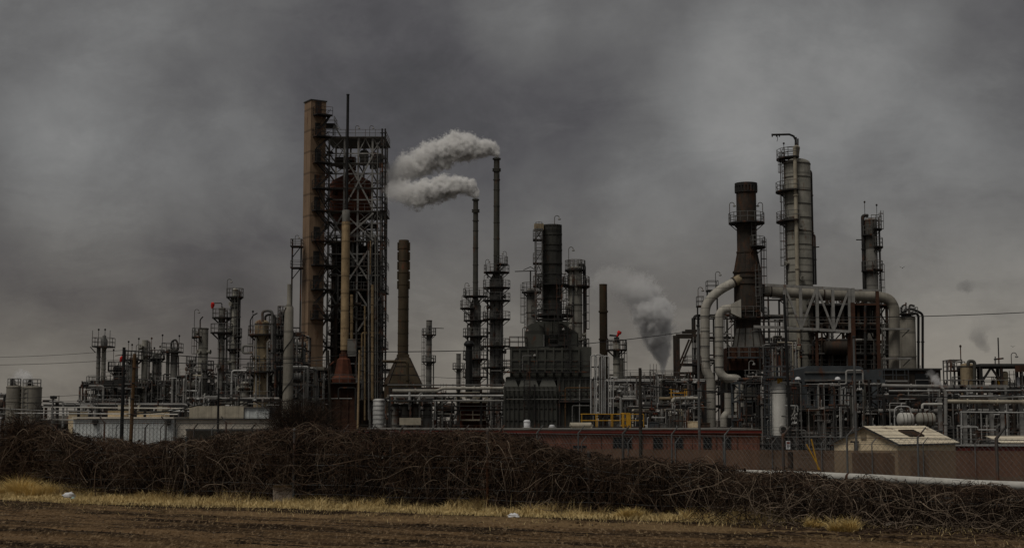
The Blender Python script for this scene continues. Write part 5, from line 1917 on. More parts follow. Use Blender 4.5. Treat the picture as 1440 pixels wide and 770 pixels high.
pipe_rack('pale many level pipe rack stretching toward the edge of the view behind the cream shed', 134, 1243, 1460, 558, 5, 4, 71, PAL_MID, 3.6, 6, 40, fm='steel_dark', w=.2, valves=24, rmax=.2)
pipe_rack('darker back rack of pipes behind the pale many level rack', 143, 1243, 1470, 548, 5, 4, 72, PAL_DARK, 4, 6, 30, fm='steel_dark', w=.22, valves=14, rmax=.24)
D = 130
th = thing('pipe_rack', 'three thick bare pipes on tall posts with a big silver arch above the red shed', 'pipe rack', (X(1370, D), D, GZ))
for pts, rp, m in ((((1240, 542), (1322, 543), (1330, 551), (1330, 640)), 2.4, 'steel_pale'), (((1332, 564), (1460, 565)), 2.8, 'cream_paint'), (((1330, 549), (1460, 548)), 1.3, 'galvanised'), (((1350, 557.5), (1460, 557.5)), 1.8, 'galvanised'),
                   (((1250, 549), (1320, 549)), 1.1, 'galvanised'), (((1297, 574), (1297, 568), (1325, 568)), 1.8, 'white_paint'), (((1258, 600), (1258, 571), (1281, 571), (1281, 600)), 1.0, 'galvanised'),
                   (((1352, 577), (1352, 625)), 1.0, 'galvanised'), (((1388, 620), (1388, 583)), .8, 'steel_pale'), (((1350, 579), (1460, 580)), .9, 'galvanised'), (((1352, 600), (1375, 600), (1375, 604), (1400, 604)), .9, 'galvanised')):
    pp(th, D - .3, pts, rp, m, 12, bend=.5)
mb = MB()
for a, yt in ((1354.5, 560), (1392, 549), (1407, 558), (1434, 556), (1320, 556)):
    mb.bx(X(a, D) - .16, X(a, D) + .16, D, D + .32, GZ - .1, zf(yt) - .2)
mb.build('post_frame', 'steel_pale', th)

D = 122
K = D / FPX
for a, b, m, lab in ((1259, 1283, 'white_paint', 'grey white horizontal tank with domed ends, nearer the blue grey house'), (1285.5, 1313, 'shell_light', 'rust marked horizontal tank with a dark seam, next to the tall pipe arch')):
    xa, xb, zc, r = X(a, D), X(b, D), Z(589.5, D), 9.6 * K
    th = thing('horizontal_tank', lab, 'tank', ((xa + xb) / 2, D, GZ), 'pair of horizontal tanks above the cream shed')
    mb = MB()
    L = xb - xa
    mb.tube([(xa, D, zc), (xa + .05, D, zc), (xa + .13, D, zc), (xa + .26, D, zc), (xb - .26, D, zc), (xb - .13, D, zc), (xb - .05, D, zc), (xb, D, zc)], [r * .3, r * .6, r * .86, r, r, r * .86, r * .6, r * .3], 24)
    mb.build('shell', m, th)
    mb = MB()
    for q in (.3, .52, .75):
        c = xa + L * q
        mb.tube([(c - .03, D, zc), (c + .03, D, zc)], r + .02, 24)
    mb.build('band', 'rust_steel' if m == 'shell_light' else 'shell_grey', th)
    mb = MB()
    for q in (.25, .78):
        c = xa + L * q
        mb.bx(c - .1, c + .1, D - r * .6, D + r * .6, GZ, zc - r * .75)
    mb.build('saddle', 'steel_grey', th)

column('tan drum with a domed lid and a fat hooked outlet pipe beside the dark canopy', 150, 1360.5, 19, 510, 'shell_tan', name='process_vessel', cat='vessel', sharp=.4, rings=3, pyref=525)
D = 149
pp(thing('outlet_pipe', 'fat brown hooked pipe over the lid of the tan drum', 'pipe', (X(1366, D), D, GZ)), D - .3, ((1361.5, 514), (1361.5, 507.5), (1370.5, 507.5), (1370.5, 560)), 2.4, 'shell_olive', 14, bend=.35)
D = 153
th = thing('steel_structure', 'light open frame of thin posts with a lamp, beside the tan drum', 'structure', (X(1343, D), D, GZ))
xs = [X(a, D) for a in (1336, 1341, 1352)]
frame_mesh(xs, [D, D + 2.5], [GZ - .1] + [Z(v, D) for v in (560, 545, 533, 520, 505)], .12, .2, 4).build('steel_frame', 'steel_grey', th)
rect_platform(th, xs[0], xs[-1] + .3, D - .3, D + 2.6, Z(520, D), rail=.9, t=.1)
rect_platform(th, xs[0], xs[-1] + 4.5, D - .9, D - .35, Z(543, D), rail=1.0, t=.1)
lamp(th, X(1333, D), D, Z(520, D), .8, 1)
whip(th, X(1351, D), D, Z(505, D), 1.3, .06, ball=True)
D = 148
th = thing('canopy', 'wide dark canopy on braced posts with a rusty fascia near the low bird', 'canopy', (X(1412, D), D, GZ))
mb = MB()
mb.bx(X(1374, D), X(1462, D), D - 1, D + 7, Z(515, D), Z(511.5, D))
mb.build('roof', 'roof_dark', th)
mb = MB()
for a in (1375.5, 1404, 1432, 1460):
    for y in (D - .7, D + 6.5):
        mb.bx(X(a, D) - .14, X(a, D) + .14, y - .14, y + .14, GZ, Z(515, D) - .002)
for a, b in ((1375.5, 1390), (1404, 1390)):
    mb.bar((X(a, D), D - .7, Z(538, D)), (X(b, D), D - .7, Z(516.5, D)), .2)
mb.build('post_frame', 'steel_dark', th)
mb = MB()
mb.bx(X(1422, D), X(1462, D), D - 1.06, D - 1.003, Z(523, D), Z(515, D) + .1)
mb.build('fascia', 'rust_steel', th)
for a, py, m in ((1413, 524, 'shed_cream'), (1406, 533, 'yellow_paint'), (1432, 532, 'plastic_white'), (1418, 538, 'steel_pale'), (1427, 540, 'steel_pale'), (1440, 530, 'rust_steel'), (1398, 536, 'steel_dark')):
    mb = MB()
    q = pt(a, py, D + .3)
    vessel_shell(mb, q[0], q[1], .32, q[2] - 2.2, q[2], True, 14)
    mb.build('machine', m, th)
whip(th, X(1409, D), D + 1, Z(511.5, D), 2.8, .07)
lamp(th, X(1422, D), D, Z(511.5, D), .9, 1)
mb = MB()
mb.tube([pt(1398, 505, D), pt(1411, 503.5, D)], .1, 6)
mb.tube([pt(1399.5, 511, D), pt(1399.5, 501, D)], .06, 6)
mb.build('cross_arm', 'steel_dark', th)

# ================================================================ LOW BUILDINGS
# ---- corrugated grey blue warehouse and its neighbours
D = 118.0
zf = lambda py: Z(py, D)


def siding(x0, x1, y, z0, z1, m, th, name='wall', pitch=.3, d=.05):
    """ribbed sheet wall facing the camera"""
    n = max(2, int((x1 - x0) / pitch))
    mb = MB()
    for i in range(n):
        a, b = x0 + (x1 - x0) * i / n, x0 + (x1 - x0) * (i + 1) / n
        w = (b - a)
        mb.add([(a, y, z0), (a + w * .3, y, z0), (a + w * .4, y - d, z0), (a + w * .6, y - d, z0), (a + w * .7, y, z0), (b, y, z0),
                (a, y, z1), (a + w * .3, y, z1), (a + w * .4, y - d, z1), (a + w * .6, y - d, z1), (a + w * .7, y, z1), (b, y, z1)],
               [(j, j + 1, j + 7, j + 6) for j in range(5)])
    mb.bx(x0, x1, y + .01, y + .25, z0, z1)
    return mb.build(name, m, th, smooth=0)


th = thing('warehouse', 'low warehouse with pale grey blue ribbed wall and two small dark lamps', 'building', (X(175, D), D, GZ))
siding(X(106, D), X(246, D), D, GZ - .1, zf(588.5), 'blue_siding', th)
mb = MB()
mb.bx(X(106, D), X(246, D), D + .3, D + 12, GZ - .1, zf(589.5))
mb.build('body', 'blue_siding', th)
mb = MB()
mb.bx(X(105, D), X(247, D), D - .25, D + 12.2, zf(588), zf(586))
mb.build('roof', 'pale_wall', th)
for a in (134.5, 237):
    mb = MB()
    q = pt(a, 592, D - .1)
    mb.bx(q[0] - .22, q[0] + .22, D - .35, D - .06, q[2] - .12, q[2] + .12)
    mb.lathe(q[0], D - .25, [(0, q[2] - .35), (.16, q[2] - .3), (.16, q[2] - .12)], 10)
    mb.build('wall_lamp', 'black_paint', th)
th = thing('low_building', 'long low whitish building with a dark roof edge and open lower bays', 'building', (X(325, D), D + .6, GZ))
mb = MB()
mb.bx(X(247.5, D), X(385, D), D + .6, D + 10, zf(603), zf(589.5))
mb.build('wall', 'pale_wall', th)
mb = MB()
mb.bx(X(248, D), X(262, D), D + .6, D + 9, GZ - .1, zf(603) - .002)
mb.bx(X(300, D), X(304, D), D + .8, D + 1.4, GZ - .1, zf(603) - .002)
mb.bx(X(345, D), X(349, D), D + .8, D + 1.4, GZ - .1, zf(603) - .002)
mb.bx(X(262, D), X(385, D), D + 6, D + 6.3, GZ - .1, zf(603) - .002)
mb.build('bay_frame', 'pale_wall', th)
mb = MB()
mb.bx(X(247, D), X(386, D), D + .35, D + 10.2, zf(589.5), zf(587.5))
mb.build('roof', 'roof_dark', th)
mb = MB()
mb.bx(X(262, D), X(386, D), D + .3, D + .597, zf(605), zf(602.5))
mb.build('gutter', 'roof_dark', th)
D = 122
th = thing('box_tank', 'long cream box shaped tank on the roof line of the whitish building', 'tank', (X(305, D), D, GZ))
siding(X(268, D), X(344, D), D, GZ - .1, Z(570.5, D), 'cream_paint', th, name='shell', pitch=1.1, d=.03)
mb = MB()
mb.bx(X(268, D), X(344, D), D + .3, D + 4, GZ - .1, Z(571.2, D))
mb.build('body', 'cream_paint', th)
th = thing('cabin', 'small blue grey ribbed cabin at the end of the cream box tank', 'cabin', (X(361, D), D + .2, GZ))
siding(X(344.6, D), X(379, D), D + .2, GZ - .1, Z(573, D), 'blue_siding', th, pitch=.6)
mb = MB()
mb.bx(X(344.6, D), X(379, D), D + .5, D + 4, GZ - .1, Z(573.4, D))
mb.build('body', 'steel_blue', th)
mb = MB()
mb.bx(X(344.3, D), X(379.4, D), D, D + 4.2, Z(573, D), Z(572, D))
mb.build('roof', 'steel_grey', th)
railing(th, [(X(344.6, D), D - .4), (X(379, D), D - .4)], GZ, 2.6, m='steel_dark', spacing=.8)
D = 126
for a, b, y, lab in ((99, 112, 578, 'squat cream cabin end showing beside the slim flood lamp pole'), (152, 174, 577, 'squat cream cabin with a small penthouse behind the black utility pole'), (195, 229, 579, 'longest squat cream cabin, past the brown wooden pole')):
    th = thing('plant_cabin', lab, 'cabin', (X((a + b) / 2, D), D, GZ), 'cream cabins over the warehouse roof')
    mb = MB()
    mb.bx(X(a, D), X(b, D), D, D + 3, GZ - .1, Z(y, D))
    mb.build('wall', 'shed_cream', th)
    mb = MB()
    mb.bx(X(a, D) - .1, X(b, D) + .1, D - .2, D + 3.2, Z(y, D), Z(y, D) + .1)
    mb.build('roof', 'roof_dark', th)
    if b - a > 15:
        mb = MB()
        mb.bx(X(b - 8, D), X(b - 1, D), D + .4, D + 2.4, Z(y, D) + .1, Z(y - 8, D))
        mb.build('penthouse', 'cream_paint', th)
D = 124
th = thing('pipe_rack', 'three pale level pipes crossing above the warehouse roof on short posts', 'pipe rack', (X(165, D), D, GZ))
for pts, rp, m in ((((60, 572), (268, 574)), .9, 'white_paint'), (((20, 580.5), (250, 582)), .8, 'galvanised'), (((0, 574), (60, 577), (128, 578)), .8, 'steel_pale'), (((182, 588), (182, 558)), .9, 'white_paint'), (((58, 589), (106, 590)), 1.0, 'white_paint'),
                   (((210, 590), (210, 581), (232, 581), (232, 590)), .9, 'cream_paint')):
    pp(th, D, pts, rp, m, flanges=False)
mb = MB()
for a in (66, 112, 151, 205, 262):
    mb.bx(X(a, D) - .1, X(a, D) + .1, D + .12, D + .3, GZ, Z(572, D))
mb.build('post_frame', 'steel_dark', th)
D = 112
th = thing('flood_lamp', 'slim pole with a twin flood lamp head beside the grey silos', 'street lamp', (X(74, D), D, GZ))
mb = MB()
mb.tube([(X(74, D), D, GZ - .1), pt(74.5, 560, D)], .06, 7)
mb.tube([pt(72, 560, D), pt(79, 560, D)], .05, 6)
mb.build('pole', 'steel_pale', th)
for a in (73.5, 77.8):
    mb = MB()
    q = pt(a, 558, D)
    mb.bx(q[0] - .11, q[0] + .11, D - .2, D + .1, q[2] - .12, q[2] + .1)
    mb.build('lamp_head', 'steel_dark', th)

# ---- brick office
D = 110.0
zf = lambda py: Z(py, D)
th = thing('brick_building', 'long single storey red brick building with a dark red eaves band', 'building', (X(880, D), D, GZ))
bx0, bx1 = X(505, D), X(1066, D)
mb = MB()
mb.bx(bx0, bx1, D, D + 11, GZ - .15, zf(608.5))
wl = mb.build('wall', 'brick_red', th)
mb = MB()
mb.bx(bx0 - .15, bx1 + .15, D - .25, D + 11.2, zf(608.5), zf(604))
mb.build('eaves_band', 'red_trim', th)
mb = MB()
mb.bx(bx0 - .18, bx1 + .18, D - .3, D + 11.3, zf(604), zf(603))
mb.bx(bx0, bx1, D + .2, D + 11, zf(603), zf(603) + .04)
mb.build('roof', 'shell_grey', th)
for a, b in ((862, 873.5), (874.5, 886.5), (918, 929.5), (948, 958), (988, 998), (1015, 1025), (740, 750)):
    f = MB()
    x0, x1, z0, z1 = X(a, D), X(b, D), zf(629.5), zf(615)
    for q in ((x0 - .06, x1 + .06, z1, z1 + .06), (x0 - .06, x1 + .06, z0 - .06, z0), (x0 - .06, x0, z0, z1), (x1, x1 + .06, z0, z1), ((x0 + x1) / 2 - .02, (x0 + x1) / 2 + .02, z0, z1)):
        f.bx(q[0], q[1], D - .07, D - .003, q[2], q[3])
    w = f.build('window', 'rust_black', th)
    g = MB()
    g.bx(x0, x1, D - .03, D - .004, z0, z1)
    g.build('pane', 'glass_dark', w)
mb = MB()
mb.bx(X(805, D), X(824, D), D - .05, D - .003, zf(629.5), zf(626))
mb.build('vent_grille', 'glass_dark', th)
mb = MB()
for a in (727, 845, 903, 936, 972, 1006, 1035):
    mb.bx(X(a, D) - .03, X(a, D) + .03, D - .04, D - .004, GZ, zf(608.5))
mb.build('downpipe', 'rust_steel', th)
mb = MB()
for a in range(712, 1064, 29):
    mb.bx(X(a, D) - .14, X(a, D) + .14, D - .03, D - .0035, GZ, zf(608.5) - .01)
mb.build('pilaster_rib', 'brick_red', th)
Dq = 116
for a, w, y0, lab, nm in ((741, 9, 590, 'white ribbed roof ventilator at the foot of the black heater', 'roof_ventilator'), (776, 8, 597, 'small squat white roof cowl near the middle of the heater foot', 'roof_ventilator')):
    x = X(a, Dq)
    K = Dq / FPX
    th2 = thing(nm, lab, 'ventilator', (x, Dq, zf(603)), 'ventilators on the brick roof')
    mb = MB()
    r = w * K / 2
    mb.lathe(x, Dq, [(r, zf(603) + .03), (r, Z(y0 + 2, Dq)), (r * .8, Z(y0, Dq)), (0, Z(y0, Dq) + .02)], 14)
    mb.ring(x, Dq, Z(y0 + 3, Dq), r - .01, .04, .06, 14)
    mb.build('body', 'plastic_white', th2)
    mb = MB()
    mb.bx(x - r * 1.4, x + r * 1.4, Dq - r * 1.4, Dq + r * 1.4, zf(603) + .02, zf(603) + .12)
    mb.build('base_plate', 'steel_pale', th2)
th2 = thing('air_unit', 'low ribbed cream air conditioning unit lying on the brick roof', 'air unit', (X(818, Dq), Dq, zf(603)))
mb = MB()
mb.tube([pt(802, 600, Dq), pt(803.5, 598, Dq), pt(830, 598, Dq), pt(833, 600, Dq)], [.1, .26, .26, .12], 14)
mb.bx(X(803, Dq), X(832, Dq), Dq - .2, Dq + .2, zf(603) + .02, Z(599, Dq))
mb.build('body', 'cream_paint', th2)

# ---- cream shed
D = 90.0
zf = lambda py: Z(py, D)
th = thing('cream_shed', 'cream sheet metal shed with a shallow gable and a long pale roof', 'shed', (X(1230, D), D, GZ))
C0 = Vector((X(1259, D), D))
ga, sa = Vector((-.7071, .7071)), Vector((.7071, .7071))      # gable runs back to one side, the long wall to the other
Wg, Ls = 4.62, 7.43
zr = zf(623.5)
cA, cB, cC = C0 + ga * Wg, C0 + sa * Ls, C0 + ga * Wg + sa * Ls
mid, mid2 = C0 + ga * Wg / 2, C0 + ga * Wg / 2 + sa * Ls
zp = Z(600.5, mid.y)


def v3(p, z):
    return (p.x, p.y, z)


mb = MB()
mb.add([v3(C0, GZ - .1), v3(cA, GZ - .1), v3(cA, zr), v3(mid, zp), v3(C0, zr)], [(4, 3, 2, 1, 0)])
mb.add([v3(cB, GZ - .1), v3(cC, GZ - .1), v3(cC, zr), v3(mid2, zp), v3(cB, zr)], [(0, 1, 2, 3, 4)])
mb.add([v3(C0, GZ - .1), v3(cB, GZ - .1), v3(cB, zr), v3(C0, zr)], [(0, 1, 2, 3)])
mb.add([v3(cA, GZ - .1), v3(cC, GZ - .1), v3(cC, zr), v3(cA, zr)], [(3, 2, 1, 0)])
mb.build('wall', 'shed_cream', th, smooth=0)
sl_ = (zp - zr) / (Wg / 2)
mb = MB()
for e0, sgn in ((C0, -1), (cA, 1)):
    o = ga * sgn * .22                                   # eaves overhang
    p0, p1 = e0 + o - sa * .2, e0 + o + sa * (Ls + .2)
    q0, q1 = mid - sa * .2, mid2 + sa * .2
    ze = zr - sl_ * .22
    vs = [v3(q0, zp + .03), v3(p0, ze + .03), v3(p1, ze + .03), v3(q1, zp + .03), v3(q0, zp + .09), v3(p0, ze + .09), v3(p1, ze + .09), v3(q1, zp + .09)]
    mb.add(vs, [(3, 2, 1, 0), (4, 5, 6, 7), (0, 1, 5, 4), (1, 2, 6, 5), (2, 3, 7, 6), (3, 0, 4, 7)])
rf = mb.build('roof', 'shed_roof', th, smooth=0)
mb = MB()
for q in range(1, 14):
    f = q / 14
    a, b = mid + sa * Ls * f, C0 - ga * .22 + sa * Ls * f
    mb.bar(v3(a, zp + .1), v3(b, zr - sl_ * .22 + .1), .03, .03)
mb.build('seam_ribs', 'shed_roof', rf, smooth=0)
mb = MB()
g0, g1, g2 = cA + ga * .2 - sa * .23, mid - sa * .23, C0 - ga * .23 - sa * .23
mb.bar(v3(g0, zr - sl_ * .2 + .02), v3(g1, zp + .03), .04, .12)
mb.bar(v3(g1, zp + .03), v3(g2, zr - sl_ * .22 + .02), .04, .12)
e1 = C0 - ga * .25 + sa * (Ls + .2)
mb.bar(v3(g2, zr - sl_ * .22 + .02), v3(e1, zr - sl_ * .22 + .02), .04, .1)
mb.build('eaves_trim', 'roof_dark', th, smooth=0)
mb = MB()
n_ = -sa
l0, l1 = mid + ga * .3 + n_ * .02, mid - ga * .1 + n_ * .02
mb.add([v3(l0, zp - .75), v3(l1, zp - .75), v3(l1, zp - .3), v3(l0, zp - .3), v3(l0 + n_ * .05, zp - .75), v3(l1 + n_ * .05, zp - .75), v3(l1 + n_ * .05, zp - .3), v3(l0 + n_ * .05, zp - .3)],
       [(0, 1, 2, 3), (7, 6, 5, 4), (0, 4, 5, 1), (1, 5, 6, 2), (2, 6, 7, 3), (3, 7, 4, 0)])
mb.build('louvre', 'shell_tan', th)
mb = MB()


def on_roof(u, v):
    p = mid.lerp(C0, u) + sa * Ls * v
    return Vector((p.x, p.y, zp + (zr - zp) * u + .16))


c = [on_roof(.35, .38), on_roof(.35, .62), on_roof(.68, .62), on_roof(.68, .38)]
for a, b in zip(c, c[1:] + c[:1]):
    mb.bar(a, b, .12, .1)
for i in range(1, 6):
    mb.bar(c[0].lerp(c[1], i / 6), c[3].lerp(c[2], i / 6), .05, .06)
mb.build('roof_hatch', 'rust_black', rf)
mb = MB()
q = C0 + ga * 2.9 - sa * .3
mb.tube([(q.x, q.y, GZ), (q.x, q.y, zr + .05)], .04, 6)
mb.bx(q.x - .25, q.x + .25, q.y - .12, q.y + .12, zr + .03, zr + .15)
mb.build('floodlight', 'steel_dark', th)
mb = MB()      # faint stencilled marks on the side wall
for i, (u, v) in enumerate(((.50, 0), (.54, 0), (.58, 0), (.50, 1), (.54, 1), (.58, 1))):
    p = C0 + sa * Ls * u + Vector((sa.y, -sa.x)) * .02
    z = Z(641, p.y) + v * .24
    for (w0, w1, h0, h1) in ((0, .16, 0, .05), (0, .05, .05, .18), (.05, .16, .13, .18)):
        a, b = p + sa * w0, p + sa * w1
        mb.add([v3(a, z + h0), v3(b, z + h0), v3(b, z + h1), v3(a, z + h1)], [(0, 1, 2, 3)])
mb.build('stencil_mark', 'plastic_white', th)
th = thing('vent_box', 'flat grey vent box set just past the back edge of the cream shed roof', 'vent', (X(1317, 99), 99, GZ))
mb = MB()
mb.bx(X(1302, 99), X(1322, 99), 99, 101, GZ - .1, Z(606, 99))
mb.bx(X(1301, 99), X(1323, 99), 98.9, 101.1, Z(606, 99), Z(604.5, 99))
mb.build('body', 'steel_blue', th)

for a, b, yt, lab in ((1205, 1258, 638, 'broad dark box added for the darker patch of screen cloth before the cream shed'), (1288, 1306, 642, 'small dark box added for the darker patch of screen cloth at the shed side wall')):  # boxes added to make the darker, doubled-over patches of the screen cloth
    Dq = 84
    th = thing('dark_patch_box', lab, 'added box', (X((a + b) / 2, Dq, 640), Dq, GZ), 'dark boxes added behind the screen cloth')
    x0, x1, zt = X(a, Dq, 640), X(b, Dq, 640), Z(yt, Dq)
    mb = MB()
    mb.prismx([(Dq, GZ - .05), (Dq + 1.2, GZ - .05), (Dq + 1.2, zt), (Dq, zt - .15)], x0, x1)
    for i in range(5):
        q = x0 + (x1 - x0) * (i + .5) / 5
        mb.bx(q - .04, q + .04, Dq - .05, Dq - .003, GZ, zt - .2)
    mb.build('body', 'rust_black', th, smooth=0)
    mb = MB()
    mb.bx(x0 - .05, x1 + .05, Dq + .1, Dq + 1.25, zt + .003, zt + .06)
    mb.build('lid', 'roof_dark', th, smooth=0)

# ---- red shed
D = 97.0
zf = lambda py: Z(py, D)
th = thing('red_shed', 'long dull red ribbed shed with a low flat roof beside the cream shed', 'shed', (X(1390, D), D, GZ))
siding(X(1314, D), X(1470, D), D, GZ - .1, zf(627.5), 'red_siding', th, pitch=.25)
mb = MB()
mb.bx(X(1314, D), X(1470, D), D + .3, D + 5, GZ - .1, zf(628.5))
mb.build('body', 'red_siding', th)
mb = MB()
mb.bx(X(1313, D), X(1471, D), D - .2, D + 5.2, zf(627), zf(625.8))
mb.build('roof', 'steel_pale', th)
mb = MB()
mb.bx(X(1343, D), X(1359, D), D - .12, D - .053, zf(633), zf(629))
mb.build('hood', 'red_trim', th)
D = 108
th = thing('tan_hut', 'small hut with a tan ribbed roof behind the red shed', 'hut', (X(1425, D), D, GZ))
mb = MB()
mb.bx(X(1404, D), X(1470, D), D, D + 4, GZ - .1, Z(622, D))
mb.build('wall', 'roof_dark', th)
mb = MB()
mb.add([(X(1401, D), D - .4, Z(622.5, D)), (X(1472, D), D - .4, Z(622.5, D)), (X(1472, D), D + 4.3, Z(614, D)), (X(1408, D), D + 4.3, Z(614, D)),
        (X(1401, D), D - .4, Z(621.5, D)), (X(1472, D), D - .4, Z(621.5, D)), (X(1472, D), D + 4.3, Z(613, D)), (X(1408, D), D + 4.3, Z(613, D))],
       [(3, 2, 1, 0), (4, 5, 6, 7), (0, 1, 5, 4), (1, 2, 6, 5), (2, 3, 7, 6), (3, 0, 4, 7)])
mb.build('roof', 'shed_roof', th, smooth=0)

# ================================================================ POLES AND WIRES
def wood_pole(label, D, px, ytop, m, w=5.0, lean=0.0, zb=None):
    x = X(px, D, ytop)
    zt = Z(ytop, D)
    zb = GZ - .3 if zb is None else zb
    r = w * D / FPX / 2
    th = thing('utility_pole', label, 'pole', (x - lean, D, zb))
    mb = MB()
    mb.tube([(x - lean, D, zb), (x - lean * .5, D, (zb + zt) / 2), (x, D, zt)], [r * 1.12, r, r * .88], 12)
    mb.build('pole', m, th)
    return th, x, zt


TOP = {}
t, TOP['black'] = (lambda r: (r[0], Vector((r[1], 84, r[2]))))(wood_pole('straight black utility pole in front of the warehouse', 84, 174.5, 488, 'black_paint', 5.0))
mb = MB()
mb.bar((TOP['black'].x - .5, 84, TOP['black'].z - .5), (TOP['black'].x + .1, 84, TOP['black'].z - .4), .04)
mb.build('wire_bracket', 'steel_dark', t)
t, TOP['brown'] = (lambda r: (r[0], Vector((r[1], 83, r[2]))))(wood_pole('bare brown wooden pole standing next to the black utility pole', 83, 189.5, 497, 'wood_pole', 5.2, lean=.15))
mb = MB()
for i in range(4):
    z = TOP['brown'].z - .8 - i * .9
    mb.bar((TOP['brown'].x - .35, 83 - .12, z), (TOP['brown'].x + .35, 83 - .12, z), .045)
mb.build('climbing_step', 'steel_dark', t)
t, TOP['thin'] = (lambda r: (r[0], Vector((r[1], 100, r[2]))))(wood_pole('thin black pole in front of the cream box tank', 100, 307.5, 546, 'black_paint', 3.4))
t, TOP['lean'] = (lambda r: (r[0], Vector((r[1], 140, r[2]))))(wood_pole('dark leaning pole in front of the rusty hopper', 140, 461.5, 492, 'wood_dark', 3.2, lean=-.55))
t, TOP['pale'] = (lambda r: (r[0], Vector((r[1], 130, r[2]))))(wood_pole('slender pale tan pole at the foot of the steel skeleton', 130, 505.5, 492, 'wood_pale', 3.0, lean=.12))
t, TOP['mid'] = (lambda r: (r[0], Vector((r[1], 76, r[2]))))(wood_pole('mossy dark pole rising through the hedge before the brick building', 76, 900, 517, 'wood_dark', 4.8))
t, TOP['tall'] = (lambda r: (r[0], Vector((r[1], 92, r[2]))))(wood_pole('tall black pole slanting past the truss bridge end', 92, 1102.5, 414, 'black_paint', 4.2, lean=-.3))
mb = MB()
mb.bar((TOP['tall'].x - .02, 91.8, TOP['tall'].z - .9), (TOP['tall'].x + .5, 91.8, TOP['tall'].z - .9), .05)
mb.build('wire_bracket', 'steel_dark', t)


def light_pole(label, D, px, ytop, w=3.4, ybend=None):
    x, zt = X(px, D, ytop), Z(ytop, D)
    th = thing('light_pole', label, 'pole', (x, D, GZ))
    mb = MB()
    r = w * D / FPX / 2
    mb.tube([(x, D, GZ - .2), (x, D, zt)], [r * 1.1, r * .9], 10)
    mb.build('pole', 'fence_steel', th)
    mb = MB()
    mb.lathe(x, D, [(r * 1.5, zt - .02), (r * 1.5, zt + .06), (0, zt + .12)], 10)
    mb.build('pole_cap', 'steel_dark', th)
    return Vector((x, D, zt))


TOP['steel'] = light_pole('grey steel pole in front of the outer silver duct', 88, 981.5, 458, 3.6)
TOP['steel2'] = light_pole('grey steel pole in front of the blue grey compressor house', 88, 1200.5, 474, 3.6)


def wire(label, p, q, sag, r=.025, n=18):
    p, q = Vector(p), Vector(q)
    o = MB()
    o.tube([p.lerp(q, i / n) - Vector((0, 0, sag * 4 * (i / n) * (1 - i / n))) for i in range(n + 1)], r, 5)
    ob = o.build('overhead_wire', 'cable_black')
    tag(ob, label, 'wire', 'overhead wires')
    return ob


def P(px, py, D):
    return Vector(pt(px, py, D))


wire('upper thin wire from the edge of the view to the black utility pole top', P(-160, 500, 90), P(174, 492, 84), .25, .012)
wire('lower thin wire from the edge of the view to the black utility pole', P(-160, 510, 90), P(174, 505, 84), .22, .013)
wire('upper wire from the black pole across to the pale tan pole', P(174, 492, 84), P(505, 496, 130), .55, .028)
wire('second wire from the black pole toward the leaning hopper pole', P(174, 505, 84), P(462, 505, 140), .4, .028)
wire('wire reaching past the brown stack and steaming towers toward the hoist gantry', P(505, 494, 130), P(985, 463, 164), .75, .04, 24)
wire('long wire crossing the open sky beside the domed tan vessel', P(1103, 446, 92), P(1600, 428, 110), .3, .028, 24)
wire('thick black cable sagging between the brown pole and the thin black pole', P(189, 581, 83), P(307, 560, 100), .25, .04)
wire('black cable running on from the thin black pole to the tapered stack', P(307, 560, 100), P(462, 552, 140), .5, .035)
wire('heavy dark cable looping in front of the silver ducts to the tall black pole', P(900, 541, 76), P(1104, 552, 92), .16, .035)
wire('heavy dark cable from the tall black pole past the compressor house', P(1104, 552, 92), P(1560, 548, 110), .4, .035, 24)
wire('thin pale wire strung past the white vessel to the grey steel pole', P(981, 549, 88), P(1200, 541, 88), .1, .018)
wire('thin pale wire from the second grey steel pole toward the pale pipe arch', P(1200, 541, 88), P(1560, 543, 100), .25, .018)
wire('fine wire low over the heater front to the mossy pole', P(505, 520, 130), P(900, 531, 76), .4, .016, 24)
wire('faint low wire meeting the twin column rack from the edge of the view', P(-160, 564, 120), P(112, 555, 124), .12, .016)
wire('faint lower wire just above the pale pipes beyond the silos', P(-160, 570, 120), P(112, 563, 124), .12, .016)

# ================================================================ GROUND, FENCES, HEDGE
U2 = Vector((0.873, -0.488))        # along the hedge
N2 = Vector((0.488, 0.873))         # away from the camera
P0 = Vector((-15.8, 44.0))
D0 = P0.dot(N2)                     # hedge line distance measured along N2


def ground_z(x, y):
    d = x * N2.x + y * N2.y
    f = min(1.0, max(0.0, (d - D0 - 1.5) / 34.0))
    return GZ * (f * f * (3 - 2 * f))


def rut(d, t):
    """height of the track surface: ridges that run along the hedge"""
    if d > D0 - 2.0 or d < 6:
        return 0.0
    w = 0.12 * t + 0.9 * mnoise.noise((t * .06, d * .2, 3))
    h = 0.09 * mnoise.noise((d * 1.6 + w * .5, t * .05, 0)) + .07 * mnoise.noise((d * 4.3 + w, t * .09, 7)) + .035 * mnoise.noise((d * 9 + w, t * .5, 2))
    h += .03 * mnoise.noise((d * 5, t * 2, 4))
    for c, q in ((D0 - 4.3, .10), (D0 - 6.4, .07), (D0 - 9.3, .09), (D0 - 11.2, .06)):
        c2 = c + .35 * mnoise.noise((t * .07, c, 1))
        e = abs(d - c2)
        if e < .55:
            h -= q * (1 - e / .55) * (0.6 + .6 * mnoise.noise((t * .3, c, 5)))
    return h


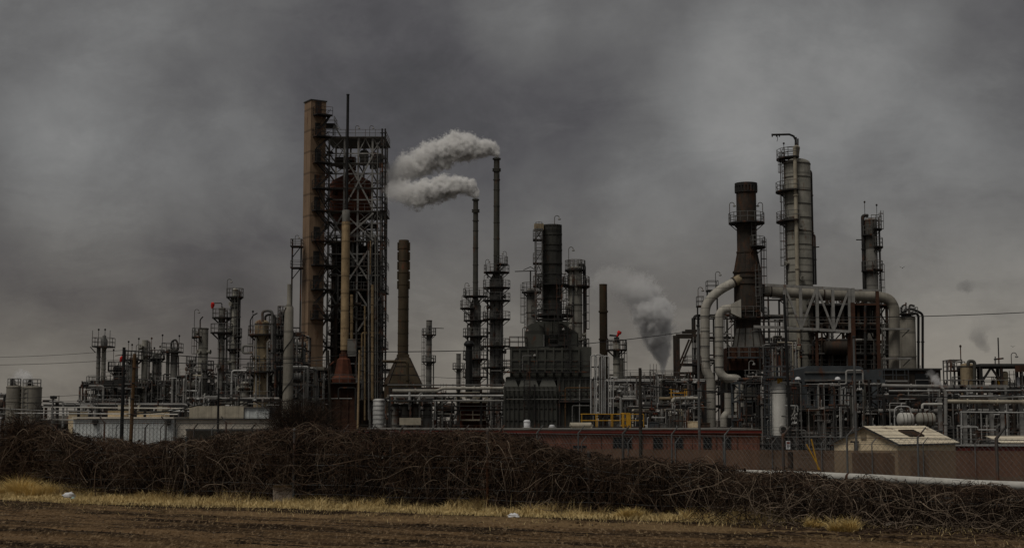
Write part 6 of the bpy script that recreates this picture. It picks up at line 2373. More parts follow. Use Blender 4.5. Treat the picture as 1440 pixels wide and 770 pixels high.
ts = list(np.arange(-16, 44, .42))
g = 1.0
a, b = [], []
v = 44.0
while v < 6000:
    b.append(v)
    v += g
    g *= 1.35
g, v = 1.0, -17.0
while v > -6000:
    a.append(v)
    v -= g
    g *= 1.35
ts = a[::-1] + ts + b
ds = list(np.arange(8, D0 + 1, .085)) + list(np.arange(D0 + 1, D0 + 45, 1.0))
g, v = 1.0, D0 + 46
while v < 7000:
    ds.append(v)
    v += g
    g *= 1.3
g, v = .5, 7.7
low = []
while v > -400:
    low.append(v)
    v -= g
    g *= 1.4
ds = low[::-1] + ds
vs = []
for d in ds:
    for t in ts:
        x = P0.x + U2.x * t + N2.x * (d - D0)
        y = P0.y + U2.y * t + N2.y * (d - D0)
        near = -16 <= t <= 44
        vs.append((x, y, ground_z(x, y) + (rut(d, t) if near else 0)))
nT = len(ts)
qd = [(i * nT + j, i * nT + j + 1, (i + 1) * nT + j + 1, (i + 1) * nT + j) for i in range(len(ds) - 1) for j in range(nT - 1)]

m = bpy.data.materials.new('ground_soil')
m.use_nodes = True
t_ = NT(m.node_tree)
bs = m.node_tree.nodes['Principled BSDF']
pos = t_.n('ShaderNodeNewGeometry').outputs['Position']
dn = t_.n('ShaderNodeVectorMath', operation='DOT_PRODUCT')
t_.l(pos, dn.inputs[0])
dn.inputs[1].default_value = (N2.x, N2.y, 0)
dd = dn.outputs['Value']
du = t_.n('ShaderNodeVectorMath', operation='DOT_PRODUCT')
t_.l(pos, du.inputs[0])
du.inputs[1].default_value = (U2.x, U2.y, 0)
cb = t_.n('ShaderNodeCombineXYZ')
t_.l(t_.math('MULTIPLY', du.outputs['Value'], .09), cb.inputs[0])
t_.l(dd, cb.inputs[1])
strk = t_.noise(cb.outputs[0], 1.0, 5, .6)
fine = t_.noise(pos, 9.0, 6, .7)
big = t_.noise(pos, .35, 4, .6)
strk2 = t_.noise(cb.outputs[0], 4.2, 6, .7)
clod = t_.noise(t_.vmul(pos, (1.5, .6, 1)), 9.0, 6, .72)
c = t_.mix(t_.mapr(strk, .40, .58), (.032, .019, .010), (.20, .124, .062))
c = t_.mix(t_.mapr(strk2, .53, .62, 0, .7), c, (.25, .16, .08))
c = t_.mix(t_.mapr(strk2, .39, .46, 1.0, 0), c, (.010, .0065, .004))
c = t_.mix(t_.mapr(big, .4, .65, 0, .2), c, (.085, .054, .029))
c = t_.mix(t_.mapr(fine, .56, .70, 0, .7), c, (.235, .17, .10))
c = t_.mix(t_.mapr(clod, .36, .45, .85, 0), c, (.014, .009, .005))
c = t_.mix(t_.mapr(clod, .54, .62, 0, .8), c, (.34, .24, .14))
edge = t_.math('ADD', dd, t_.math('MULTIPLY', t_.math('SUBTRACT', t_.noise(pos, .7, 5, .65), .5), 2.2))
wob = t_.math('ADD', t_.math('MULTIPLY', t_.math('SUBTRACT', t_.noise(pos, .45, 3, .6), .5), 3.4), t_.math('MULTIPLY', t_.math('SUBTRACT', t_.noise(pos, 2.4, 6, .7), .5), 2.4))
# distance from the foot of the grass strip, which narrows along the hedge
edge2 = t_.math('ADD', t_.math('ADD', t_.math('SUBTRACT', dd, D0 - 3.15), t_.math('MULTIPLY', t_.math('ADD', du.outputs['Value'], 35.27 + 2), -.083)), wob)
band = t_.math('MULTIPLY', t_.mapr(edge2, -1.6, -.8, 0, 1, True), t_.mapr(edge2, -.5, .3, 1, 0, True))
c = t_.mix(t_.math('MULTIPLY', band, .75), c, (.022, .014, .009))
band = t_.math('MULTIPLY', t_.mapr(edge2, -3.4, -2.6, 0, 1, True), t_.mapr(edge2, -1.7, -1.2, 1, 0, True))
band = t_.math('MULTIPLY', band, t_.mapr(du.outputs['Value'], -30, -14, .1, .6, True))
c = t_.mix(t_.math('MULTIPLY', band, t_.mapr(fine, .3, .55, .3, 1)), c, (.30, .205, .105))
straw = t_.mix(t_.mapr(fine, .3, .7), (.10, .07, .035), (.34, .25, .12))
c = t_.mix(t_.mapr(edge2, -.3, .9), c, straw)
soil = t_.mix(t_.mapr(fine, .3, .7), (.018, .013, .009), (.055, .04, .028))
c = t_.mix(t_.mapr(edge, D0 - 1.0, D0 - .2), c, soil)
yard = t_.mix(t_.mapr(big, .3, .7), (.055, .05, .043), (.11, .10, .086))
c = t_.mix(t_.mapr(edge, D0 + 12, D0 + 18), c, yard)
t_.l(c, bs.inputs['Base Color'])
bs.inputs['Roughness'].default_value = .95
bs.inputs['Specular IOR Level'].default_value = .1
bp = t_.n('ShaderNodeBump')
bp.inputs['Strength'].default_value = 1.0
bp.inputs['Distance'].default_value = .09
t_.l(t_.noise(pos, 14.0, 6, .75), bp.inputs['Height'])
t_.l(bp.outputs[0], bs.inputs['Normal'])
M['ground_soil'] = m
go = np_mesh('ground', vs, qd, 'ground_soil')
go.data.polygons.foreach_set('use_smooth', [True] * len(go.data.polygons))
tag(go, 'brown dirt track with tyre ruts that passes into the refinery yard', 'ground', kind='structure')

# ---- white pipeline behind the hedge
PA, PB = Vector((17.6, 40.0)), Vector((-12.0, 83.0))
PU = (PB - PA).normalized()


def on_line(t):
    return PA + PU * t


L_ = (PB - PA).length + 34
th = thing('pipeline', 'long whitish ground pipeline on low stands just behind the hedge', 'pipeline', (PA.x, PA.y, 0))
mb = MB()
p, q = on_line(-6), on_line(L_)
pts = [on_line(-6 + (L_ + 6) * i / 24) for i in range(25)]
mb.tube([(a.x, a.y, .24 + .03 * math.sin(i * 1.7)) for i, a in enumerate(pts)], .14, 14)
mb.build('pipe', 'white_paint', th)
mb = MB()
for i in range(0, 25):
    a = pts[i]
    gz = ground_z(a.x, a.y)
    mb.bx(a.x - .12, a.x + .12, a.y - .12, a.y + .12, gz - .1, .1)
mb.build('stand_frame', 'concrete', th)
for i in range(0, 24, 2):
    a, b = pts[i], pts[i + 1]
    q = a.lerp(b, .37)
    d_ = (b - a).normalized() * .05
    mb = MB()
    mb.tube([(q.x - d_.x, q.y - d_.y, .245), (q.x + d_.x, q.y + d_.y, .245)], .158, 14)
    mb.build('joint_band', 'rust_steel', th)


def fence(label, pts, zt, post_m, mesh=True, arm=-1, spacing=3.0, pr=.04, name='chain_link_fence', extra=None, wires=3, pitch=.13, tarp=None, wr=.006, big=None):
    th = thing(name, label, 'fence', (pts[0].x, pts[0].y, ground_z(pts[0].x, pts[0].y)))
    L = (pts[1] - pts[0]).length
    u = (pts[1] - pts[0]).normalized()
    nrm = Vector((-u.y, u.x))
    n = int(L / spacing)
    at = [i * spacing for i in range(n + 1)]
    for k, s in enumerate(at):
        p = pts[0] + u * s
        g0 = ground_z(p.x, p.y)
        r = pr * (1.6 if big and k % big == 0 else 1)
        mb = MB()
        mb.tube([(p.x, p.y, g0 - .2), (p.x, p.y, zt), (p.x + u.x * arm * .0 + nrm.x * 0 + arm * .28, p.y, zt + .34)] if arm else [(p.x, p.y, g0 - .2), (p.x, p.y, zt)], [r, r, r * .6] if arm else r, 8)
        mb.build('post', 'fence_dark' if big and k % big == 0 else post_m, th)
    if mesh:
        mb = MB()
        g0 = min(ground_z(pts[0].x, pts[0].y), ground_z(pts[1].x, pts[1].y))
        H = zt - g0
        vs, fs = [], []
        # two families of slanted wires woven as a diamond net
        s = -H
        while s < L:
            for d_ in (1, -1):
                a0, a1 = (s, s + H) if d_ == 1 else (s + H, s)
                z0, z1 = g0, zt
                # clip to the run of the fence
                lo, hi = (a0, a1) if a0 < a1 else (a1, a0)
                if hi <= 0 or lo >= L:
                    continue

                def zz(v):
                    return z0 + (z1 - z0) * (v - a0) / (a1 - a0)
                lo2, hi2 = max(lo, 0), min(hi, L)
                p, q = pts[0] + u * lo2, pts[0] + u * hi2
                off = nrm * (.004 * d_)
                zp, zq = zz(lo2), zz(hi2)
                b = len(vs)
                w = wr
                vs += [(p.x + off.x, p.y + off.y, zp - w), (q.x + off.x, q.y + off.y, zq - w), (q.x + off.x, q.y + off.y, zq + w), (p.x + off.x, p.y + off.y, zp + w),
                       (p.x + off.x + nrm.x * w, p.y + off.y + nrm.y * w, zp), (q.x + off.x + nrm.x * w, q.y + off.y + nrm.y * w, zq)]
                fs += [(b, b + 1, b + 2, b + 3), (b, b + 4, b + 5, b + 1), (b + 3, b + 2, b + 5, b + 4)]
            s += pitch * 1.4142
        mb.add(vs, fs)
        mb.build('wire_mesh', post_m, th, smooth=0)
    mb = MB()
    a, b = pts
    mb.tube([(a.x, a.y, zt - .03), (b.x, b.y, zt - .03)], pr * .4, 6)
    mb.build('top_rail', post_m, th)
    if arm:
        for k in range(wires):
            f = (k + .7) / wires
            mb = MB()
            mb.tube([(p.x + arm * .28 * f, p.y, zt + .34 * f) for p in (a, b)], .006, 4)
            mb.build('barbed_wire', 'fence_dark', th)
    if tarp:
        mb = MB()
        s = 0.0
        z0, z1 = tarp
        n2 = int(L / .6)
        vs, fs = [], []
        q = random.Random(8)
        for i in range(n2 + 1):
            p = a + u * (L * i / n2) - nrm * 0
            o = .05 + .03 * q.random()
            for z in (z0, (z0 + z1) / 2, z1):
                w = o + (.05 * q.random() if z != z1 else 0)
                vs.append((p.x + nrm.x * w, p.y + nrm.y * w, z + (.03 * q.random() if z == z1 else 0)))
        for i in range(n2):
            for j in range(2):
                fs.append((i * 3 + j, (i + 1) * 3 + j, (i + 1) * 3 + j + 1, i * 3 + j + 1))
        mb.add(vs, fs)
        mb.build('screen_cloth', 'tarp_tan', th)
    return th


fence('tall chain link fence with barbed wire arms following the white pipeline', (on_line(-4) + Vector((.5, .5)), on_line(L_)), 1.62, 'fence_steel', arm=1, spacing=3.05, pr=.034, big=3, pitch=.16, wr=.005)
fa, fb_ = Vector((X(690, 79), 79.0)), Vector((X(1500, 72), 72.0))
fence('second barbed fence hung with a tan windscreen cloth in front of the sheds', (fa, fb_), .98, 'fence_steel', arm=1, spacing=2.55, pr=.029, pitch=.16, tarp=(-1.55, .62), wr=.004)
fence('chain link fence with dark slanted arms standing before the grey blue warehouse', (Vector((X(-30, 74), 74.0)), Vector((X(470, 80), 80.0))), 2.05, 'fence_dark', arm=-1, spacing=3.2, pr=.05, pitch=.17, wr=.006)

th = thing('warning_sign', 'small white warning sign with a red bar wired to the chain link fence', 'sign', (X(1107.5, 66), 66.0, 0))
mb = MB()
q0, q1 = pt(1105, 631, 66), pt(1110.5, 619.5, 66)
mb.bx(q0[0], q1[0], 65.9, 65.93, q0[2], q1[2])
mb.build('plate', 'plastic_white', th)
mb = MB()
h = q1[2] - q0[2]
mb.bx(q0[0] + .02, q1[0] - .02, 65.893, 65.899, q0[2] + h * .66, q0[2] + h * .9)
mb.build('red_bar', 'red_trim', th)
mb = MB()
for f in (.18, .34, .5):
    mb.bx(q0[0] + .03, q1[0] - .03 - .03 * (f < .2), 65.893, 65.899, q0[2] + h * f, q0[2] + h * (f + .07))
mb.build('text_line', 'black_paint', th)
th = thing('bollard_post', 'thick dark bollard post under the small warning sign', 'post', (X(1109, 66), 66.2, GZ))
mb = MB()
mb.lathe(X(1109.5, 66), 66.15, [(.13, ground_z(X(1109, 66), 66) - .2), (.13, Z(636, 66)), (.1, Z(635, 66)), (0, Z(634.5, 66))], 12)
mb.build('post', 'rust_black', th)
for a, b, lab in ((1141, 1147, 'nearer yellow slanted guy wire guard beside the dark fence post'), (1134, 1149, 'longer bright yellow slanted guy wire guard crossing the screen cloth')):
    p, q = pt(a, 617 if a > 1138 else 624, 68), pt(b + 4, 660, 68)
    o = MB()
    o.tube([p, q], .035, 6)
    ob = o.build('guy_guard', 'yellow_paint')
    tag(ob, lab, 'guy guard', 'yellow guy wire guards')

# ---- bare vine hedge
rs = np.random.RandomState(5)
prof_x = [-300, 0, 30, 50, 75, 100, 180, 250, 300, 350, 400, 440, 500, 600, 700, 740, 800, 870, 950, 1010, 1060, 1150, 1300, 1440, 1800]
HN = [RND.uniform(-1, 1) for _ in range(400)]
prof_y = [640, 636, 616, 598, 604, 614, 622, 620, 615, 610, 602, 600, 607, 609, 610, 617, 636, 645, 650, 658, 664, 672, 682, 691, 712]


def hedge_h(x, y):
    px = 720 + FPX * x / y
    py = np.interp(px, prof_x, prof_y)
    u = np.clip((px + 400) / 6.0, 0, 398)
    i = np.floor(u).astype(int)
    f = u - i
    hn = np.array(HN)
    w = hn[i] * (1 - f) + hn[i + 1] * f
    i2 = np.clip(i // 5, 0, 398)
    f2 = (u / 5) % 1
    w2 = hn[i2 + 60] * (1 - f2) + hn[i2 + 61] * f2
    return CZ - (py + w * 3.5 + w2 * 4.5 - HORIZON) * y / (FPX * 1.005)


def carve_front(t, z, off, base):
    """push stems out of hollows in the front face so that the thicket has depth"""
    v = np.sin(t * 1.7 + 1.8 * np.sin(z * 2.3 + t * .8)) + .8 * np.sin(t * 3.9 + z * 3.3 + 2 * np.sin(t * .6)) + .4 * np.sin(t * 8.3 - z * 5)
    hollow = (v < -.25) & (off < .05)
    sh = np.where(hollow, .15 - off + .5 * np.abs(np.sin(t * 13)), 0)
    return base + np.stack([N2.x * sh, N2.y * sh], 1)


def vines(n, segs, step, rad_, depth, name, m, parent, curl=.55, over=.12, droop=.1, front=0.0, zpow=.8, sides=3, tr=(-9, 38), clump=0, carve=False):
    t = rs.uniform(tr[0], tr[1], n)
    if clump:
        cc = rs.uniform(tr[0], tr[1], clump)
        t = np.where(rs.uniform(0, 1, n) < .8, cc[rs.randint(0, clump, n)] + rs.normal(size=n) * .28, t)
    off = rs.uniform(-depth, depth, n) - front
    base = np.stack([P0.x + U2.x * t + N2.x * off, P0.y + U2.y * t + N2.y * off], 1)
    top = hedge_h(base[:, 0], base[:, 1])
    z = top * rs.uniform(0, 1, n) ** zpow
    if carve:
        base = carve_front(t, z, off, base)
    p = np.concatenate([base, z[:, None]], 1)
    d = rs.normal(size=(n, 3)) * np.array([1, .6, 1])
    d /= np.linalg.norm(d, axis=1)[:, None]
    r = rad_ * rs.uniform(.5, 1.35, n)
    turn = rs.normal(size=(n, 3)) * curl * .6
    lift = rs.uniform(0, 1, n) ** 2.5 * 3.2
    allp = [p.copy()]
    for s in range(segs):
        d = d + np.cross(turn, d) * .5 + rs.normal(size=(n, 3)) * curl * .35 + np.array([0, 0, -droop])
        h = hedge_h(p[:, 0], p[:, 1])
        d[:, 2] -= np.clip((p[:, 2] - h + .05) / .15, 0, 4) * .8
        d[:, 2] += np.clip((.1 - p[:, 2]) / .2, 0, 3)
        dn_ = (p[:, 0] * N2.x + p[:, 1] * N2.y) - D0 + front
        push = -np.sign(dn_) * np.clip(np.abs(dn_) - depth, 0, 2)
        d[:, 0] += push * N2.x
        d[:, 1] += push * N2.y
        d /= np.linalg.norm(d, axis=1)[:, None]
        p = p + d * step * rs.uniform(.7, 1.3, n)[:, None]
        p[:, 2] = np.minimum(p[:, 2], h + over * lift)
        p[:, 2] = np.maximum(p[:, 2], .01)
        allp.append(p.copy())
    A = np.stack(allp, 1)                                   # n, S, 3
    S = segs + 1
    tang = np.gradient(A, axis=1)
    tang /= np.linalg.norm(tang, axis=2, keepdims=True) + 1e-9
    ref = np.where(np.abs(tang[..., 2:3]) > .8, np.array([1., 0, 0]), np.array([0, 0, 1.]))
    n1 = np.cross(tang, ref)
    n1 /= np.linalg.norm(n1, axis=2, keepdims=True) + 1e-9
    n2 = np.cross(tang, n1)
    rr = r[:, None] * np.linspace(1, .45, S)[None, :]
    V = []
    for k in range(sides):
        a = 2 * PI * k / sides
        V.append(A + (n1 * math.cos(a) + n2 * math.sin(a)) * rr[..., None])
    V = np.stack(V, 2)                                      # n,S,sides,3
    idx = np.arange(n * S * sides).reshape(n, S, sides)
    Q = []
    for k in range(sides):
        k2 = (k + 1) % sides
        Q.append(np.stack([idx[:, :-1, k], idx[:, :-1, k2], idx[:, 1:, k2], idx[:, 1:, k]], -1).reshape(-1, 4))
    return np_mesh(name, (V.reshape(-1, 3) - np.array(parent_origin(parent))), np.concatenate(Q), m, parent)


th = thing('vine_hedge', 'long dense thicket of bare tangled dead vines smothering a wire fence', 'hedge', (P0.x, P0.y, 0))
vines(17000, 8, .15, .0085, .75, 'stem_tangle_foliage', 'vine_brown', th, curl=.7, carve=True)
vines(6000, 8, .13, .0075, .8, 'red_stem_foliage', 'vine_red', th, clump=110, curl=.6, zpow=.4, over=.15)
vines(3600, 5, .10, .0045, .65, 'pale_twig_foliage', 'vine_grey', th, clump=95, curl=.5, front=.25, zpow=.7, over=.15)
vines(1500, 10, .14, .006, .5, 'pale_vine_foliage', 'vine_pale', th, clump=70, curl=.5, front=.5, zpow=.7, over=.16)
vines(1300, 9, .15, .0055, .3, 'hanging_vine_foliage', 'vine_red', th, clump=60, curl=.3, front=.7, zpow=.35, droop=.3)
vines(420, 9, .15, .0055, .3, 'grey_hanging_vine_foliage', 'vine_grey', th, clump=45, curl=.3, front=.75, zpow=.4, droop=.3)
vines(120, 12, .15, .0075, .4, 'grey_vine_foliage', 'vine_grey', th, clump=30, curl=.45, front=.75, zpow=.8, over=.16)
vines(30, 12, .2, .013, .3, 'thick_vine_foliage', 'vine_pale', th, curl=.4, front=.85, zpow=.8, droop=.02)
vines(420, 9, .15, .0075, .7, 'sprawl_vine_foliage', 'vine_grey', th, curl=.45, front=1.3, zpow=2.6, droop=.12, tr=(24.5, 37))
vines(1100, 8, .14, .007, .8, 'sprawl_stem_foliage', 'vine_brown', th, curl=.6, front=1.2, zpow=2.2, droop=.1, tr=(23.5, 37))
vines(170, 10, .16, .009, .45, 'root_vine_foliage', 'vine_grey', th, curl=.35, front=.85, zpow=1.3, droop=.0, tr=(23, 37))
n = 60000
t = rs.uniform(-9, 38, n)
off = rs.uniform(-.55, .8, n)
bx_, by_ = P0.x + U2.x * t + N2.x * off, P0.y + U2.y * t + N2.y * off
hz_ = hedge_h(bx_, by_) * rs.uniform(0, .97, n) ** .8
bb_ = carve_front(t, hz_, off, np.stack([bx_, by_], 1))
c0_ = np.concatenate([bb_, hz_[:, None]], 1)
e1 = rs.normal(size=(n, 3)); e1 /= np.linalg.norm(e1, axis=1)[:, None]
e2 = np.cross(e1, rs.normal(size=(n, 3))); e2 /= np.linalg.norm(e2, axis=1)[:, None]
sz = rs.uniform(.025, .07, n)[:, None]
V = np.stack([c0_ - e1 * sz, c0_ - e2 * sz * .5, c0_ + e1 * sz, c0_ + e2 * sz * .5], 1).reshape(-1, 3) - np.array(parent_origin(th))
np_mesh('dead_leaves', V, np.arange(n * 4).reshape(n, 4), 'leaf_dead', th)

# wire fence buried in the hedge
th = thing('wire_fence', 'old wire strand fence with grey posts buried in the vine hedge', 'fence', (P0.x, P0.y, 0))
for k, px in enumerate((-60, 282, 432, 566, 700, 840, 980, 1110, 1240, 1370, 1500)):
    # where the sight line through px meets the hedge line
    k_ = (px - 720) / FPX
    tt = (P0.x - k_ * P0.y) / (k_ * U2.y - U2.x)
    p = P0 + U2 * tt - N2 * .5
    h = float(hedge_h(p.x, p.y))
    mb = MB()
    mb.tube([(p.x, p.y, -.2), (p.x, p.y, h + (.0 if px != 432 else -.05))], .032, 8)
    mb.lathe(p.x, p.y, [(.04, h - .02), (.04, h + .03), (0, h + .05)], 8)
    mb.build('post', 'fence_steel' if px in (432, 282) else 'fence_dark', th)
for k, (z, off) in enumerate(((.28, .6), (.52, .6), (1.02, .55), (1.3, .55))):
    mb = MB()
    pts = []
    for i in range(40):
        p = P0 + U2 * (-9 + i * 1.2) - N2 * off
        pts.append((p.x, p.y, z * (1 if z < .6 else min(1.0, float(hedge_h(p.x, p.y)) / 1.7)) + .02 * math.sin(i * 2.1)))
    mb.tube(pts, .007, 5)
    mb.build('strand_wire', 'fence_steel', th)

# ---- dead overgrown stump at the left
k_ = (46 - 720) / FPX
tt = (P0.x - k_ * P0.y) / (k_ * U2.y - U2.x)
sp_ = P0 + U2 * tt - N2 * .1
th = thing('dead_stump', 'dead tree stump draped with dry vines at the end of the hedge', 'tree', (sp_.x, sp_.y, 0))
mb = MB()
mb.tube([(sp_.x + .05, sp_.y - .75, -.1), (sp_.x + .12, sp_.y - .72, .5), (sp_.x + .22, sp_.y - .66, 1.0), (sp_.x + .26, sp_.y - .62, 1.38)], [.2, .16, .14, .05], 9)
mb.tube([(sp_.x - .4, sp_.y, -.1), (sp_.x - .3, sp_.y, .8), (sp_.x - .1, sp_.y, 1.5), (sp_.x + .1, sp_.y, 1.95)], [.26, .2, .15, .06], 9)
mb.build('trunk', 'vine_pale', th)


def bush(th, cx, cy, r, h, n, segs, step, rad_, name, m, up=.5, droop=.16, rz=1.0):
    a = rs.uniform(0, 2 * PI, n)
    q = np.sqrt(rs.uniform(0, 1, n)) * r * .45
    p = np.stack([cx + np.cos(a) * q, cy + np.sin(a) * q, rs.uniform(.1, .75, n) * h], 1)
    d = np.stack([np.cos(a) * .7, np.sin(a) * .7, np.full(n, up)], 1) + rs.normal(size=(n, 3)) * .45
    d /= np.linalg.norm(d, axis=1)[:, None]
    allp = [p.copy()]
    for s in range(segs):
        d = d + rs.normal(size=(n, 3)) * .28 + np.array([0, 0, -droop])
        d[:, 2] -= np.clip((p[:, 2] - h) / .1, 0, 3)
        d /= np.linalg.norm(d, axis=1)[:, None]
        p = p + d * step
        p[:, 2] = np.maximum(p[:, 2], .02)
        allp.append(p.copy())
    A = np.stack(allp, 1)
    S = segs + 1
    tang = np.gradient(A, axis=1)
    tang /= np.linalg.norm(tang, axis=2, keepdims=True) + 1e-9
    ref = np.where(np.abs(tang[..., 2:3]) > .8, np.array([1., 0, 0]), np.array([0, 0, 1.]))
    n1 = np.cross(tang, ref)
    n1 /= np.linalg.norm(n1, axis=2, keepdims=True) + 1e-9
    n2 = np.cross(tang, n1)
    rr = (rad_ * rs.uniform(.6, 1.4, n))[:, None] * np.linspace(1, .4, S)[None, :]
    V = np.stack([A + (n1 * math.cos(2 * PI * k / 3) + n2 * math.sin(2 * PI * k / 3)) * rr[..., None] for k in range(3)], 2)
    idx = np.arange(n * S * 3).reshape(n, S, 3)
    Q = np.concatenate([np.stack([idx[:, :-1, k], idx[:, :-1, (k + 1) % 3], idx[:, 1:, (k + 1) % 3], idx[:, 1:, k]], -1).reshape(-1, 4) for k in range(3)])
    return np_mesh(name, V.reshape(-1, 3) - np.array(parent_origin(th)), Q, m, th)


bush(th, sp_.x, sp_.y - .1, .55, 2.6, 1500, 9, .115, .008, 'vine_crown', 'vine_brown', up=.9)
bush(th, sp_.x, sp_.y - .2, .55, 2.5, 700, 9, .115, .008, 'red_vine_crown', 'vine_red', up=.9)
bush(th, sp_.x + .2, sp_.y - .5, .5, 2.3, 130, 10, .13, .009, 'pale_vine_crown', 'vine_pale', up=.8)

th = thing('bare_bush', 'dark leafless twiggy bush rising above the hedge before the tapered stack foot', 'bush', (X(425, 62), 62, ground_z(X(425, 62), 62)))
for cx_, h in ((X(405, 62), 2.9), (X(425, 62), 3.1), (X(445, 62), 2.8)):
    pass
mb = MB()
for i in range(7):
    a = 2 * PI * i / 7
    x0, y0 = X(425, 62), 62
    mb.tube([(x0 + .1 * math.cos(a), y0 + .1 * math.sin(a), -1.4), (x0 + .5 * math.cos(a), y0 + .4 * math.sin(a), .6), (x0 + 1.1 * math.cos(a), y0 + .8 * math.sin(a), 2.0)], [.06, .04, .015], 6)
mb.build('stem', 'bark_dark', th)
bush(th, X(425, 62), 62, 2.0, 2.95, 1500, 9, .2, .0085, 'twig_crown', 'vine_brown', up=1.0, droop=.02)
bush(th, X(432, 62), 62, 1.9, 2.7, 350, 9, .2, .008, 'red_twig_crown', 'vine_red', up=1.0, droop=.02)

# ---- dry grass along the hedge foot
def blades(n, tfun, offfun, hfun, m, lean=.35, w=.007):
    t = tfun(n)
    off = offfun(n, t)
    x = P0.x + U2.x * t - N2.x * off
    y = P0.y + U2.y * t - N2.y * off
    h = hfun(n, t, off) * rs.uniform(.45, 1.2, n)
    a = rs.uniform(0, 2 * PI, n)
    lx, ly = np.cos(a) * h * lean * rs.uniform(.2, 1.6, n), np.sin(a) * h * lean * rs.uniform(.2, 1.6, n)
    b = rs.uniform(0, 2 * PI, n)
    wx, wy = np.cos(b) * w, np.sin(b) * w
    z0 = np.full(n, -.02)
    v0 = np.stack([x - wx, y - wy, z0], 1)
    v1 = np.stack([x + wx, y + wy, z0], 1)
    v2 = np.stack([x + lx * .45 + wx * .7, y + ly * .45 + wy * .7, h * .62], 1)
    v3 = np.stack([x + lx * .45 - wx * .7, y + ly * .45 - wy * .7, h * .62], 1)
    v4 = np.stack([x + lx + wx * .12, y + ly + wy * .12, h * .9], 1)
    v5 = np.stack([x + lx - wx * .12, y + ly - wy * .12, h * .9], 1)
    V = np.stack([v0, v1, v2, v3, v4, v5], 1).reshape(-1, 3)
    i = np.arange(n)[:, None] * 6
    Q = np.concatenate([i + np.array([0, 1, 2, 3]), i + np.array([3, 2, 4, 5])])
    return V, Q


def grass_mat(name, c0, c1):
    m = bpy.data.materials.new(name)
    m.use_nodes = True
    t = NT(m.node_tree)
    b = m.node_tree.nodes['Principled BSDF']
    g = t.n('ShaderNodeNewGeometry')
    c = t.mix(g.outputs['Random Per Island'], c0, c1)
    c = t.mix(t.mapr(t.noise(g.outputs['Position'], .9, 4), .4, .68, 0, .5), c, tuple(q * .45 for q in c0))
    t.l(c, b.inputs['Base Color'])
    b.inputs['Roughness'].default_value = .9
    b.inputs['Specular IOR Level'].default_value = .1
    M[name] = m


grass_mat('dry_grass', (.52, .375, .155), (.90, .72, .37))
grass_mat('tuft_grass', (.60, .43, .15), (.92, .73, .36))


def clumpy(n):
    c = rs.uniform(-9, 38, 520)
    return c[rs.randint(0, 520, n)] + rs.normal(size=n) * .13


def patchy(t, o):
    v = .5 + .28 * np.sin(t * 1.9 + 1.3 * np.sin(t * .7) + o * 1.1) + .22 * np.sin(t * 5.1 + o * 3.0) + .2 * np.sin(t * 11.3 - o * 2)
    return np.clip(v, .04, 1.3)


def strip_off(n, t):
    wd = np.interp(t, [-9, 0, 6, 12, 20, 23.5, 25.5, 38], [3.2, 3.0, 2.6, 2.2, 1.7, 1.3, .6, .3])
    return .25 + wd * rs.uniform(0, 1, n) ** 1.1


keep = []
V1, Q1 = blades(60000, lambda n: np.where((q := clumpy(n)) > 25.6, q - 33, q), strip_off, lambda n, t, o: np.interp(o, [0, .6, 1.5, 3.2], [.42, .36, .22, .09]) * patchy(t, o), 'dry_grass', lean=.75, w=.006)
V2, Q2 = blades(26000, lambda n: rs.uniform(-9, 25.5, n), strip_off, lambda n, t, o: np.interp(o, [0, .8, 1.6, 3.2], [.14, .12, .08, .04]), 'dry_grass', lean=1.3)
V3, Q3 = blades(6500, lambda n: clumpy(n), lambda n, t: strip_off(n, t) + .2 + rs.exponential(.9, n), lambda n, t, o: np.full(n, .07), 'dry_grass', lean=1.4, w=.004)
V3[:, 2] += .02
V4, Q4 = blades(1500, lambda n: np.minimum(clumpy(n), 26), lambda n, t: .15 + rs.uniform(0, 1.5, n), lambda n, t, o: np.full(n, .5) * patchy(t * .7, o), 'dry_grass', lean=.3, w=.004)
o = np_mesh('grass', np.concatenate([V1, V2, V3, V4]), np.concatenate([Q1, Q2 + len(V1), Q3 + len(V1) + len(V2), Q4 + len(V1) + len(V2) + len(V3)]), 'dry_grass')
tag(o, 'strip of dry straw coloured grass along the foot of the vine hedge', 'grass', kind='stuff')


def at_px(px, py):
    """ground point seen at a photo reading, on the level of the track"""
    a, b, c = px - 720.0, FPX * CP - (385.0 - py) * SP, FPX * SP + (385.0 - py) * CP
    k = -CZ / c
    return a * k, b * k


